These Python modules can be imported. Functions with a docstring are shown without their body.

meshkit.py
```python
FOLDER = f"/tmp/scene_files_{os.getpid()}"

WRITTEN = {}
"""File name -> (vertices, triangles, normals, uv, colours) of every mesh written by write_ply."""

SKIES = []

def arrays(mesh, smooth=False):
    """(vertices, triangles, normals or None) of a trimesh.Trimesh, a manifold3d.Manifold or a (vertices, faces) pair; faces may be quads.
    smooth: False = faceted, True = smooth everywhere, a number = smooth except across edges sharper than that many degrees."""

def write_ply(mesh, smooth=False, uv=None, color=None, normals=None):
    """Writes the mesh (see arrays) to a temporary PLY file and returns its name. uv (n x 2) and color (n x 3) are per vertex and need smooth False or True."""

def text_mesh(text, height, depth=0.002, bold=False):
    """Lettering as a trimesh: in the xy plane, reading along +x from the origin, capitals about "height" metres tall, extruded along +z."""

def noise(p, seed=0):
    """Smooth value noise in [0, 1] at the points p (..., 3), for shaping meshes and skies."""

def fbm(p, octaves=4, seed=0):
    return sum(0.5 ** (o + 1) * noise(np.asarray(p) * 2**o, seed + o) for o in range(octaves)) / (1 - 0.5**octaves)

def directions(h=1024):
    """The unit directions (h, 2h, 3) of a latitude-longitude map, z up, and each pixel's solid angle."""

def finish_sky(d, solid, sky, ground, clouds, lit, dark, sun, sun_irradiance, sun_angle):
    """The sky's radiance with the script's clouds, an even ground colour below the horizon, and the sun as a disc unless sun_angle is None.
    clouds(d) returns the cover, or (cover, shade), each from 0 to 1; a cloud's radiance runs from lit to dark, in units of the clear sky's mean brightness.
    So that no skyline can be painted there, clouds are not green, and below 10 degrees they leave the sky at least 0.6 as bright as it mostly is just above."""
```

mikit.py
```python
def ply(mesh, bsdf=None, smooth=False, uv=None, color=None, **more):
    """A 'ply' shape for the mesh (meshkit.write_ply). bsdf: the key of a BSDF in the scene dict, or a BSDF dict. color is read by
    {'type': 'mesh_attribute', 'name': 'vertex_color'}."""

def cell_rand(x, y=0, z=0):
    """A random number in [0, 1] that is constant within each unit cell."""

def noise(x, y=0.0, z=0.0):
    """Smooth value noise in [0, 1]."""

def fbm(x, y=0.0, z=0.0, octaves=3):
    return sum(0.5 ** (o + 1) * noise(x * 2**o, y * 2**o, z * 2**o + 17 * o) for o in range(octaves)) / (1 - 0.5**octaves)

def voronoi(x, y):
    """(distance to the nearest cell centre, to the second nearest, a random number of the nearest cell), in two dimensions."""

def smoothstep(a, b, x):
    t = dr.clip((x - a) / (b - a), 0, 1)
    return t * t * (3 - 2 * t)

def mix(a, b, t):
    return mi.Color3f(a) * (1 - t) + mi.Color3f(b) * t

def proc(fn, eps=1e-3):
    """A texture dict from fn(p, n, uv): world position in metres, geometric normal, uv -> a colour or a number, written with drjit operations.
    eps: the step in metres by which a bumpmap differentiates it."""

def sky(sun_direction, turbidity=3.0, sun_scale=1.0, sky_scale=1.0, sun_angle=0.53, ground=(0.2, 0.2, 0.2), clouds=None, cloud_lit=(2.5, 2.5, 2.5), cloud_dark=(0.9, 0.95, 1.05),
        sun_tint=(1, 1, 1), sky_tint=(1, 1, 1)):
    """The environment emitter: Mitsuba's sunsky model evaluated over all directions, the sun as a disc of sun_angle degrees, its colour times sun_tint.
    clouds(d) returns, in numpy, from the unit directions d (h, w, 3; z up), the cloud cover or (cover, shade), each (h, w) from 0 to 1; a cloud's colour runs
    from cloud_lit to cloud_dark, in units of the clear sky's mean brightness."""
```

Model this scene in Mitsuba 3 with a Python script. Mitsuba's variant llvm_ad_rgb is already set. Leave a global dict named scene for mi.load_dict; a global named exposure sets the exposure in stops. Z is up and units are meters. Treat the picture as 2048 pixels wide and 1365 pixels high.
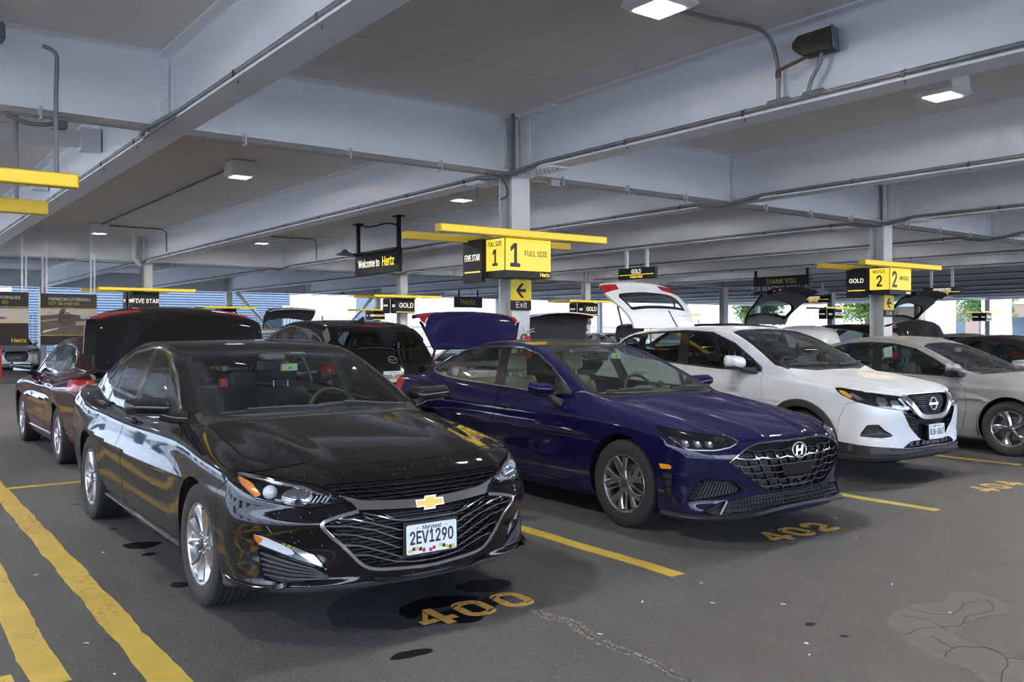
import math, random
import numpy as np, trimesh, mitsuba as mi, drjit as dr, mikit, meshkit
from shapely.geometry import Polygon, LineString, MultiPolygon
from shapely import affinity
T = mi.ScalarTransform4f
scene, labels = {'type': 'scene'}, {}
# ---------------------------------------------------------------- camera, sky, exposure
FPX, HOR, YAW, CAM_Z = 1765.0, 662.0, math.radians(36.6), 1.526
exposure = -0.12
FWD = np.array([math.sin(YAW), math.cos(YAW), 0.0]); RGT = np.array([math.cos(YAW), -math.sin(YAW), 0.0])
scene['camera'] = {'type': 'perspective', 'fov': math.degrees(2 * math.atan(1024 / FPX)), 'fov_axis': 'x', 'near_clip': 0.05, 'far_clip': 2000.0,
    'principal_point_offset_x': 0.0, 'principal_point_offset_y': (682.5 - HOR) / 1365.0,
    'to_world': T().look_at(origin=[0, 0, CAM_Z], target=[float(FWD[0]), float(FWD[1]), CAM_Z], up=[0, 0, 1])}
def overcast(d):
    n = meshkit.fbm(d * 3.0, 3, 5)
    return np.ones(d.shape[:2]), np.clip(n * 0.5, 0, 1)
scene['sky'] = dict(sampling_weight=12.0, **mikit.sky([-0.5, 0.2, 0.6], turbidity=4.0, sun_scale=0.0, sky_scale=26.0, ground=(0.25, 0.25, 0.25), clouds=overcast, cloud_lit=(2.05, 2.45, 3.15), cloud_dark=(1.7, 2.05, 2.6)))
# ---------------------------------------------------------------- helpers: sheets (V vertices, N normals, F triangles)
class Sheet:
    def __init__(s, V, N, F): s.V, s.N, s.F = np.asarray(V, float), np.asarray(N, float), np.asarray(F, int)
    def copy(s): return Sheet(s.V.copy(), s.N.copy(), s.F.copy())
def unit(v): return v / np.maximum(np.linalg.norm(v, axis=-1, keepdims=True), 1e-12)
def clip(S, s, level=0.0):
    """The part of the sheet where the per-vertex field s is below the level."""
    s = s - level; s = np.where(np.abs(s) < 1e-7, -1e-7, s)
    neg = s[S.F] < 0; k = neg.sum(1)
    full = S.F[k == 3]; mix = S.F[(k == 1) | (k == 2)]; mk = k[(k == 1) | (k == 2)]; mn = neg[(k == 1) | (k == 2)]
    if len(mix) == 0:
        return compact(Sheet(S.V, S.N, full))
    odd = np.where(mk == 1, mn.argmax(1), (~mn).argmax(1))
    r = np.arange(len(mix)); a, b, c = mix[r, odd], mix[r, (odd + 1) % 3], mix[r, (odd + 2) % 3]
    ed = np.sort(np.concatenate([np.stack([a, b], 1), np.stack([a, c], 1)]), 1)
    ue, inv = np.unique(ed, axis=0, return_inverse=True); inv = inv.ravel()
    t = (s[ue[:, 0]] / (s[ue[:, 0]] - s[ue[:, 1]]))[:, None]
    V = np.vstack([S.V, S.V[ue[:, 0]] * (1 - t) + S.V[ue[:, 1]] * t])
    N = np.vstack([S.N, unit(S.N[ue[:, 0]] * (1 - t) + S.N[ue[:, 1]] * t)])
    ab, ac = len(S.V) + inv[:len(mix)], len(S.V) + inv[len(mix):]
    o = mk == 1
    F = np.vstack([full, np.stack([a, ab, ac], 1)[o], np.stack([b, c, ab], 1)[~o], np.stack([c, ac, ab], 1)[~o]])
    return compact(Sheet(V, N, F))
def compact(S):
    if len(S.F) == 0: return Sheet(np.zeros((0, 3)), np.zeros((0, 3)), np.zeros((0, 3), int))
    u, inv = np.unique(S.F, return_inverse=True)
    return Sheet(S.V[u], S.N[u], inv.reshape(-1, 3))
def join(*sh):
    sh = [x for x in sh if x is not None and len(x.F)]
    if not sh: return Sheet(np.zeros((0, 3)), np.zeros((0, 3)), np.zeros((0, 3), int))
    off = np.cumsum([0] + [len(x.V) for x in sh[:-1]])
    return Sheet(np.vstack([x.V for x in sh]), np.vstack([x.N for x in sh]), np.vstack([x.F + o for x, o in zip(sh, off)]))
def poly_sdf(P2, ring):
    ring = np.asarray(ring, float); a, b = ring, np.roll(ring, -1, 0)
    lo, hi = ring.min(0) - 0.05, ring.max(0) + 0.05
    near = ((P2 > lo) & (P2 < hi)).all(1)
    out = np.full(len(P2), 0.05)
    p = P2[near]
    d2 = np.full(len(p), 1e9); ins = np.zeros(len(p), bool)
    for (ax, ay), (bx, by) in zip(a, b):
        ex, ey = bx - ax, by - ay; wx, wy = p[:, 0] - ax, p[:, 1] - ay
        t = np.clip((wx * ex + wy * ey) / max(ex * ex + ey * ey, 1e-12), 0, 1)
        d2 = np.minimum(d2, (wx - ex * t) ** 2 + (wy - ey * t) ** 2)
        if ay != by:
            c = ((ay > p[:, 1]) != (by > p[:, 1])) & (p[:, 0] < ex * (p[:, 1] - ay) / (by - ay) + ax); ins ^= c
    out[near] = np.where(ins, -1, 1) * np.sqrt(d2)
    return out
def rounded(pts, r=0.02):
    g = Polygon(pts).buffer(0)
    if r > 0: g = g.buffer(-r, 6).buffer(2 * r, 6).buffer(-r, 6)
    if g.geom_type != 'Polygon': g = max(g.geoms, key=lambda q: q.area)
    return np.array(g.exterior.coords)[:-1]
def offset(S, d): return Sheet(S.V - S.N * d, S.N, S.F)
def flip(S): return Sheet(S.V, -S.N, S.F[:, ::-1])
def border(S):
    e = np.vstack([S.F[:, [0, 1]], S.F[:, [1, 2]], S.F[:, [2, 0]]])
    se = np.sort(e, 1); _, first, cnt = np.unique(se, axis=0, return_index=True, return_counts=True)
    return e[first[cnt == 1]]
def rim(S, d):
    """The wall that hangs from the sheet's open edges, d deep."""
    e = border(S)
    if len(e) == 0: return None
    a, b = S.V[e[:, 0]], S.V[e[:, 1]]; a2, b2 = a - S.N[e[:, 0]] * d, b - S.N[e[:, 1]] * d
    n = unit(np.cross(a2 - a, b - a)); m = len(e); i = np.arange(m)
    return Sheet(np.vstack([a, b, a2, b2]), np.vstack([n] * 4), np.vstack([np.stack([i, i + 2 * m, i + m], 1), np.stack([i + m, i + 2 * m, i + 3 * m], 1)]))
def shell(S, d=0.012): return join(S, rim(S, d))
def mirror_y(S): return Sheet(S.V * [1, -1, 1], S.N * [1, -1, 1], S.F[:, ::-1])
def moved(S, M):
    M = np.asarray(M, float); return Sheet(S.V @ M[:3, :3].T + M[:3, 3], unit(S.N @ np.linalg.inv(M[:3, :3])), S.F)
def from_mesh(m, smooth=30):
    v, f, n = meshkit.arrays(m, smooth)
    if n is None:
        v2 = v[f].reshape(-1, 3); n = np.repeat(unit(np.cross(v[f[:, 1]] - v[f[:, 0]], v[f[:, 2]] - v[f[:, 0]])), 3, 0)
        return Sheet(v2, n, np.arange(len(v2)).reshape(-1, 3))
    return Sheet(v, n, f)
def rotm(axis, deg, at=(0, 0, 0)): return trimesh.transformations.rotation_matrix(math.radians(deg), axis, at)
def trans(x, y, z): return trimesh.transformations.translation_matrix([x, y, z])
def box(x0, x1, y0, y1, z0, z1, bevel=0.0):
    """A box, with its twelve edges chamfered when bevel is above 0."""
    lo, hi = np.array([x0, y0, z0], float), np.array([x1, y1, z1], float)
    c, h = (lo + hi) / 2, (hi - lo) / 2
    if bevel <= 0: return from_mesh(trimesh.creation.box(hi - lo, T_(c)), False)
    b = min(bevel, h.min() * 0.49); pts = []
    for sx in (-1, 1):
        for sy in (-1, 1):
            for sz in (-1, 1):
                s = np.array([sx, sy, sz])
                for k in range(3):
                    q = h - b; q[k] = h[k]; pts.append(c + s * q)
    return from_mesh(trimesh.convex.convex_hull(np.array(pts)), False)
def T_(c): return trimesh.transformations.translation_matrix(c)
def tube(pts, r, seg=8, closed=False, cap=True):
    pts = np.asarray(pts, float); n = len(pts)
    t = unit(np.gradient(pts, axis=0)) if not closed else unit(np.roll(pts, -1, 0) - np.roll(pts, 1, 0))
    u = np.zeros_like(pts); a = np.array([0, 0, 1.0]) if abs(t[0][2]) < 0.9 else np.array([1.0, 0, 0])
    u[0] = unit(a - t[0] * (a @ t[0]))
    for i in range(1, n): u[i] = unit(u[i - 1] - t[i] * (u[i - 1] @ t[i]))
    v = np.cross(t, u); r = np.broadcast_to(np.asarray(r, float), (n,)) if np.ndim(r) < 2 else r
    an = np.linspace(0, 2 * np.pi, seg, endpoint=False)
    ring = np.cos(an)[None, :, None] * u[:, None] + np.sin(an)[None, :, None] * v[:, None]
    V = (pts[:, None] + ring * r[:, None, None]).reshape(-1, 3); N = ring.reshape(-1, 3)
    F = []; m = n if closed else n - 1
    i, j = np.meshgrid(np.arange(m), np.arange(seg), indexing='ij'); i, j = i.ravel(), j.ravel()
    p = lambda a, b: (a % n) * seg + b % seg
    F = np.vstack([np.stack([p(i, j), p(i + 1, j), p(i + 1, j + 1)], 1), np.stack([p(i, j), p(i + 1, j + 1), p(i, j + 1)], 1)])
    F = F[:, ::-1] if np.dot(np.cross(V[F[0, 1]] - V[F[0, 0]], V[F[0, 2]] - V[F[0, 0]]), N[F[0]].sum(0)) < 0 else F
    S = Sheet(V, N, F)
    if cap and not closed:
        for k, sg in ((0, -1), (n - 1, 1)):
            q = V[k * seg:(k + 1) * seg]; c = np.vstack([pts[k:k + 1], q]); idx = np.arange(seg)
            f = np.stack([np.zeros(seg, int), 1 + idx, 1 + (idx + 1) % seg], 1)
            S = join(S, Sheet(c, np.repeat(t[k:k + 1] * sg, seg + 1, 0), f))
    return S
def bar(pts, nrm, w, h, closed=False, bevel=0.25):
    """A strip along pts lying on a surface with the normals nrm: w wide, h high, its top edges bevelled."""
    pts = np.asarray(pts, float); nrm = unit(np.asarray(nrm, float)); n = len(pts)
    t = unit(np.gradient(pts, axis=0)) if not closed else unit(np.roll(pts, -1, 0) - np.roll(pts, 1, 0))
    s = unit(np.cross(t, nrm)); w = np.broadcast_to(np.asarray(w, float), (n,))[:, None]
    prof = [(-.5, 0), (-.5, 1 - bevel), (-.5 + bevel * .5, 1), (.5 - bevel * .5, 1), (.5, 1 - bevel), (.5, 0)]
    V, N, F = [], [], []; m = n if closed else n - 1; base = 0
    for (a0, b0), (a1, b1) in zip(prof[:-1], prof[1:]):
        p0, p1 = pts + s * w * a0 + nrm * (h * b0), pts + s * w * a1 + nrm * (h * b1)
        nn = unit(np.cross(t, p1 - p0)); nn = np.where(((nn * (p0 + p1 - 2 * pts)).sum(1) < 0)[:, None], -nn, nn)
        i = np.arange(m); j = (i + 1) % n
        V += [p0, p1]; N += [nn, nn]
        F += [np.stack([base + i, base + n + i, base + j], 1), np.stack([base + j, base + n + i, base + n + j], 1)]; base += 2 * n
    return Sheet(np.vstack(V), np.vstack(N), np.vstack(F))
def lathe(prof, seg=48, axis='y', smooth=35):
    """Revolves (radius, height) pairs; the height runs along the axis."""
    m = trimesh.creation.revolve(np.asarray(prof, float), sections=seg)
    S = from_mesh(m, smooth)
    if axis == 'y': S = moved(S, rotm([1, 0, 0], -90))
    if axis == 'x': S = moved(S, rotm([0, 1, 0], 90))
    return S
def extrude(poly, h, z0=0.0):
    gs = poly.geoms if hasattr(poly, 'geoms') else [poly]
    return from_mesh(trimesh.util.concatenate([trimesh.creation.extrude_polygon(g, h, T_([0, 0, z0]), engine='earcut') for g in gs if g.area > 1e-9]), False)
def hullpts(p, smooth=False): return from_mesh(trimesh.convex.convex_hull(np.asarray(p, float)), smooth)
def blob(w, d, h, r, at=(0, 0, 0), M=None, k=2):
    """A rounded box: the hull of eight balls."""
    s = trimesh.creation.icosphere(k, r).vertices; P = []
    for a in (-1, 1):
        for b in (-1, 1):
            for c in (-1, 1): P.append(s + np.array([a * (w / 2 - r), b * (d / 2 - r), c * (h / 2 - r)]))
    S = hullpts(np.vstack(P), 40)
    if M is not None: S = moved(S, M)
    return moved(S, trans(*at))
def pod(pts, k=2):
    """The hull of balls given as (x, y, z, radius)."""
    b = trimesh.creation.icosphere(k, 1.0).vertices
    return hullpts(np.vstack([b * r + [x, y, z] for x, y, z, r in pts]), 40)
def text(s, height, depth=0.003, bold=False, center=True, narrow=1.0):
    m = meshkit.text_mesh(s, height, depth, bold); m.vertices[:, 0] *= narrow
    if center: m.vertices[:, 0] -= m.bounds[:, 0].mean()
    return from_mesh(m, False)
def frame_at(o, right, up):
    right, up = unit(np.array(right, float)), unit(np.array(up, float)); M = np.eye(4)
    M[:3, 0], M[:3, 1], M[:3, 2], M[:3, 3] = right, up, np.cross(right, up), o
    return M
# ---------------------------------------------------------------- helpers: scene entries
_used = {}
def key_for(name, parent=None):
    k = (parent + '__' if parent else '') + name
    n = _used.get(k, 0); _used[k] = n + 1
    return k if n == 0 else f'{k}_{n:03d}'
def thing(name, label, cat, group=None, kind=None):
    k = key_for(name); labels[k] = {'label': label, 'category': cat}
    if group: labels[k]['group'] = group
    if kind: labels[k]['kind'] = kind
    return k
def put(k, S, bsdf, label=None, kind=None, **more):
    path = meshkit.write_ply((S.V, S.F), False, normals=S.N)
    scene[k] = {'type': 'ply', 'filename': path, 'face_normals': False, 'bsdf': {'type': 'ref', 'id': bsdf}, **more}
    if label: labels.setdefault(k, {})['label'] = label
    if kind: labels.setdefault(k, {})['kind'] = kind
    return k
def part(parent, name, S, bsdf, label=None, kind=None, M=None, **more):
    if S is None or len(S.F) == 0: return None
    if M is not None: S = moved(S, M)
    return put(key_for(name, parent), S, bsdf, label, kind, **more)
def solo(name, S, bsdf, label, cat, group=None, kind=None, **more):
    k = thing(name, label, cat, group, kind); put(k, S, bsdf, **more); return k
def struct(name, S, bsdf, label=None, **more):
    k = key_for(name); put(k, S, bsdf, **more); labels[k] = {'kind': 'structure'}
    if label: labels[k]['label'] = label
    return k
def rgb(*c): return {'type': 'rgb', 'value': list(c)}
def mat(name, d, two=True):
    scene[name] = {'type': 'twosided', 'bsdf': d} if two else d
    return name
def paint(name, c, rough=0.5, metallic=0.0, coat=0.0, coat_gloss=1.0, spec=0.5, **k):
    return mat(name, {'type': 'principled', 'base_color': rgb(*c) if not isinstance(c, dict) else c, 'roughness': rough, 'metallic': metallic, 'clearcoat': coat, 'clearcoat_gloss': coat_gloss, 'specular': spec, **k})
# ---------------------------------------------------------------- the car body: a smooth implicit solid, sampled by rays from its core line
from scipy.interpolate import PchipInterpolator, CubicSpline
class Curve:
    """A one-dimensional profile through knots, tabulated; held constant outside."""
    def __init__(s, knots, smooth=0.0):
        k = np.array(sorted(knots), float); s.lo, s.hi = k[0, 0], k[-1, 0]
        s.x = np.linspace(s.lo, s.hi, 1500); s.y = PchipInterpolator(k[:, 0], k[:, 1])(s.x)
        if smooth > 0:
            from scipy.ndimage import gaussian_filter1d
            d = (s.hi - s.lo) / 1499; s.y = gaussian_filter1d(s.y, smooth / d, mode='nearest')
        s.g = np.gradient(s.y, s.x)
    def __call__(s, x): return np.interp(x, s.x, s.y)
    def slope(s, x): return np.interp(x, s.x, s.g)
def smax(a, b, k):
    h = np.maximum(k - np.abs(a - b), 0) / k
    return np.maximum(a, b) + h * h * k * 0.25
def smin(a, b, k): return -smax(-a, -b, k)
def bump(t): return np.clip(1 - np.abs(t), 0, 1) ** 2 * (1 + 2 * np.abs(np.clip(t, -1, 1)))
class Body:
    """d: the profiles. Local frame: x forward from the front axle, y to the car's left, z up from the ground."""
    def __init__(s, d, step=0.016, nth=180, nend=56):
        s.d = d
        s.top, s.roof, s.plan = Curve(d['top'], 0.03), Curve(d['roof'], d.get('roof_smooth', 0.05)), Curve(d['plan'], 0.05)
        s.side, s.front, s.rear = Curve(d['side'], 0.01), Curve(d['front'], 0.012), Curve(d['rear'], 0.012)
        s.belt, s.under = Curve(d['belt'], 0.03), Curve(d['under'], 0.03)
        s.wg = Curve(d['wg'], 0.08)
        s.build(step, nth, nend)
    def f(s, x, y, z):
        d = s.d; ay = np.abs(y); z = z / d.get('zs', 1.0)
        w = s.plan(x)
        zz = z - (s.belt(x) - d['belt0'])              # the side's section rides up and down with the belt
        B = ay - (w - s.side(zz) - d['flank'](x, zz, z))
        crown = d.get('crown', 0.05)
        A = (z - (s.top(x) - crown * (ay / w) ** 2.2 + d['hood'](x, ay))) / np.sqrt(1 + s.top.slope(x) ** 2)
        pf = d['pf']; C = x - (s.front(z) - pf[0] * ay ** 2 - pf[1] * ay ** pf[2] + d['nose'](ay, z))
        pr = d['pr']; D = -(x - (s.rear(z) + pr[0] * ay ** 2 + pr[1] * ay ** pr[2]))
        E = s.under(x) - z
        L = smax(smax(A, B, d.get('kab', 0.09)), C, d.get('kc', 0.07)); L = smax(L, D, d.get('kd', 0.08)); L = smax(L, E, 0.05)
        zb = s.belt(x)
        t = np.clip(z - zb, -0.3, 1)
        G1 = (ay - (s.wg(x) - d['tumble'] * t - d.get('tumble2', 0.25) * t * np.abs(t))) / math.sqrt(1 + d['tumble'] ** 2)
        cw = np.where(x > d['xmid'], d.get('cwf', 0.32), -d.get('cwr', 0.22)); cw = cw * np.minimum(np.abs(x - d['xmid']) / 0.35, 1)
        xe = x + cw * y * y
        G2 = (z + 3 * np.maximum(np.maximum(xe - s.roof.hi, s.roof.lo - xe), 0) - (s.roof(xe) - d.get('rcrown', 0.06) * y * y)) / np.sqrt(1 + s.roof.slope(xe) ** 2)
        G = np.maximum(smax(G1, G2, d.get('kg', 0.07)), zb - 0.3 - z)
        return smin(L, G, d.get('klg', 0.025))
    def build(s, step, nth, nend):
        d = s.d; z0 = d.get('z0', 0.56); xa, xb = s.rear.y.min() + 0.55, s.front.y.max() - 0.5
        ph = np.linspace(0, np.pi / 2, nend + 1)
        xs = np.arange(xa, xb, step)
        ox = np.concatenate([np.full(nend, xa), xs, np.full(nend + 1, xb)])
        an = np.concatenate([-ph[::-1][:-1], np.zeros(len(xs)), ph])
        th = np.linspace(-np.pi / 2, np.pi / 2, nth + 1)
        O, TH = np.meshgrid(ox, th, indexing='ij'); AN = np.broadcast_to(an[:, None], O.shape)
        dx, dy, dz = np.sin(AN), np.cos(AN) * np.cos(TH), np.cos(AN) * np.sin(TH)
        rs = np.linspace(0.04, 1.5, 74)
        F = np.stack([s.f(O + dx * r, dy * r, z0 + dz * r) for r in rs])
        cross = (F[:-1] < 0) & (F[1:] >= 0); i = cross.argmax(0)
        lo, hi = rs[i], rs[i + 1]
        for _ in range(18):
            m = (lo + hi) / 2; v = s.f(O + dx * m, dy * m, z0 + dz * m) < 0
            lo, hi = np.where(v, m, lo), np.where(v, hi, m)
        r = (lo + hi) / 2
        P = np.stack([O + dx * r, dy * r, z0 + dz * r], -1); P[..., 0, 1] = 0; P[..., -1, 1] = 0
        m, n = O.shape
        i, j = np.meshgrid(np.arange(m - 1), np.arange(n - 1), indexing='ij'); a = (i * n + j).ravel(); b, c, e = a + n, a + n + 1, a + 1
        V = P.reshape(-1, 3)
        d1, d2 = ((V[a] - V[c]) ** 2).sum(1), ((V[b] - V[e]) ** 2).sum(1); q = (d1 < d2)[:, None]
        Fh = np.vstack([np.where(q, np.stack([a, c, b], 1), np.stack([a, e, b], 1)), np.where(q, np.stack([a, e, c], 1), np.stack([b, e, c], 1))])
        ar = np.linalg.norm(np.cross(V[Fh[:, 1]] - V[Fh[:, 0]], V[Fh[:, 2]] - V[Fh[:, 0]]), axis=1)
        Fh = Fh[ar > 1e-9]
        N = s.normal(V)
        half = Sheet(V, N, Fh)
        k = np.einsum('ij,ij->i', np.cross(V[Fh[:, 1]] - V[Fh[:, 0]], V[Fh[:, 2]] - V[Fh[:, 0]]), N[Fh[:, 0]])
        half.F = np.where((k < 0)[:, None], Fh[:, ::-1], Fh)
        s.half = half                                   # y >= 0
        s.full = join(half, mirror_y(half))
        s.weld()
    def weld(s):
        V = s.full.V; key = np.round(V * [1, 1, 1], 6); _, idx, inv = np.unique(key, axis=0, return_index=True, return_inverse=True)
        F = inv.ravel()[s.full.F]; F = F[(F[:, 0] != F[:, 1]) & (F[:, 1] != F[:, 2]) & (F[:, 0] != F[:, 2])]
        N = s.normal(V[idx]); s.full = Sheet(V[idx], N, F)
    def normal(s, V, h=0.0025):
        x, y, z = V.T; y = np.where(np.abs(y) < 1e-6, 0, y)
        g = np.stack([s.f(x + h, y, z) - s.f(x - h, y, z), s.f(x, y + h, z) - s.f(x, y - h, z), s.f(x, y, z + h) - s.f(x, y, z - h)], 1)
        return unit(g)
    def hit(s, o, d, far=3.0, n=300):
        """The first point of the surface along each ray."""
        o, d = np.broadcast_arrays(np.atleast_2d(np.asarray(o, float)), unit(np.atleast_2d(np.asarray(d, float))))
        t = np.linspace(0, far, n)
        P = o[:, None] + d[:, None] * t[None, :, None]
        F = s.f(P[..., 0], P[..., 1], P[..., 2]); c = (F[:, :-1] > 0) & (F[:, 1:] <= 0); i = c.argmax(1)
        lo, hi = t[i], t[i + 1]
        for _ in range(22):
            m = (lo + hi) / 2; Q = o + d * m[:, None]; out = s.f(*Q.T) > 0
            lo, hi = np.where(out, m, lo), np.where(out, hi, m)
        Q = o + d * ((lo + hi) / 2)[:, None]
        return Q, s.normal(Q)
    def on_front(s, yz):
        yz = np.asarray(yz, float); return s.hit(np.column_stack([np.full(len(yz), 2.0), yz]), [-1, 0, 0])
    def on_rear(s, yz):
        yz = np.asarray(yz, float); return s.hit(np.column_stack([np.full(len(yz), -6.0), yz]), [1, 0, 0])
    def on_side(s, xz, sgn=-1):
        xz = np.asarray(xz, float); return s.hit(np.column_stack([xz[:, 0], np.full(len(xz), sgn * 1.6), xz[:, 1]]), [0, -sgn, 0])
    def on_top(s, xy):
        xy = np.asarray(xy, float); return s.hit(np.column_stack([xy, np.full(len(xy), 2.2)]), [0, 0, -1])
def spline(pts, n=60, closed=False):
    """A smooth curve through points."""
    p = np.asarray(pts, float)
    if closed: p = np.vstack([p, p[:1]])
    t = np.concatenate([[0], np.cumsum(np.maximum(np.linalg.norm(np.diff(p, axis=0), axis=1), 1e-6) ** 0.7)])
    c = CubicSpline(t, p, bc_type='periodic' if closed else 'natural')
    return c(np.linspace(0, t[-1], n + (1 if closed else 0)))[:n]
def dense(pts, d=0.03, closed=False):
    p = np.asarray(pts, float)
    if closed: p = np.vstack([p, p[:1]])
    o = []
    for a, b in zip(p[:-1], p[1:]):
        m = max(1, int(np.linalg.norm(b - a) / d)); o += [a + (b - a) * k / m for k in range(m)]
    if not closed: o.append(p[-1])
    return np.array(o)
# ---------------------------------------------------------------- wheels, seats and the assembly of a car from its body and outlines
def pl(v, base=0.3): return v
def tire_profile(R, r, w):
    h = w / 2; g = R - .007
    p = [(r + .004, -.84 * h), (r + .03, -.97 * h), (r + .06, -h), (R - .03, -.99 * h), (R - .010, -.90 * h), (R - .002, -.78 * h)]
    for c in (-.5, -.17, .17, .5): p += [(R, (c - .05) * h), (g, (c - .045) * h), (g, (c + .045) * h), (R, (c + .05) * h)]
    p += [(R - .002, .78 * h), (R - .010, .90 * h), (R - .03, .99 * h), (r + .06, h), (r + .03, .97 * h), (r + .012, .90 * h), (r + .004, .84 * h)]
    return p
def polar(r, a, h): return [r * math.cos(a), r * math.sin(a), h]
def spokes(style, r):
    out, dark = [], []
    up = lambda n: np.tile([0, 0, 1.0], (n, 1))
    def sp(path, w, th=.03, bevel=.45):
        q = spline([polar(*p) for p in path], 14); n = len(q)
        out.append(bar(q - [0, 0, th], up(n), np.interp(np.linspace(0, 1, n), np.linspace(0, 1, len(w)), w), th, bevel=bevel))
    for k in range(5):
        a = 2 * math.pi * k / 5 + math.pi / 2
        if style == 'petal':
            for s in (-1, 1):
                sp([(.028, a + s * .30, .062), (.09, a + s * .22, .070), (.15, a + s * .26, .078), (r - .004, a + s * .33, .086)], [.030, .034, .042, .050], .03, .8)
                sp([(.07, a + s * .16, .060), (.14, a + s * .13, .060), (r - .004, a + s * .14, .068)], [.010, .028, .046], .012, .2)
        elif style == 'ysplit':
            sp([(.025, a, .070), (.075, a, .074), (.105, a, .076)], [.056, .054, .060], .03, .3)
            for s in (-1, 1): sp([(.085, a + s * .03, .075), (.13, a + s * .14, .079), (r - .003, a + s * (.34 if s > 0 else .20), .086)], [.040, .044, .060], .03, .35)
            sp([(.03, a + .63, .066), (.09, a + .60, .066), (r - .01, a + .52, .07)], [.03, .016, .022], .02)
        elif style == 'turbine':
            sp([(.028, a, .066), (.09, a + .03, .072), (.15, a + .10, .078), (r - .003, a + .22, .086)], [.050, .050, .062, .085], .03, .7)
            sp([(.10, a + .12, .065), (r - .003, a + .52, .07)], [.012, .03], .014, .3)
        else:
            for s in (-1, 1): sp([(.03, a + s * .20, .064), (.12, a + s * .17, .074), (r - .003, a + s * .24, .084)], [.022, .028, .036], .028, .35)
    return join(*out)
_wheel_cache = {}
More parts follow.
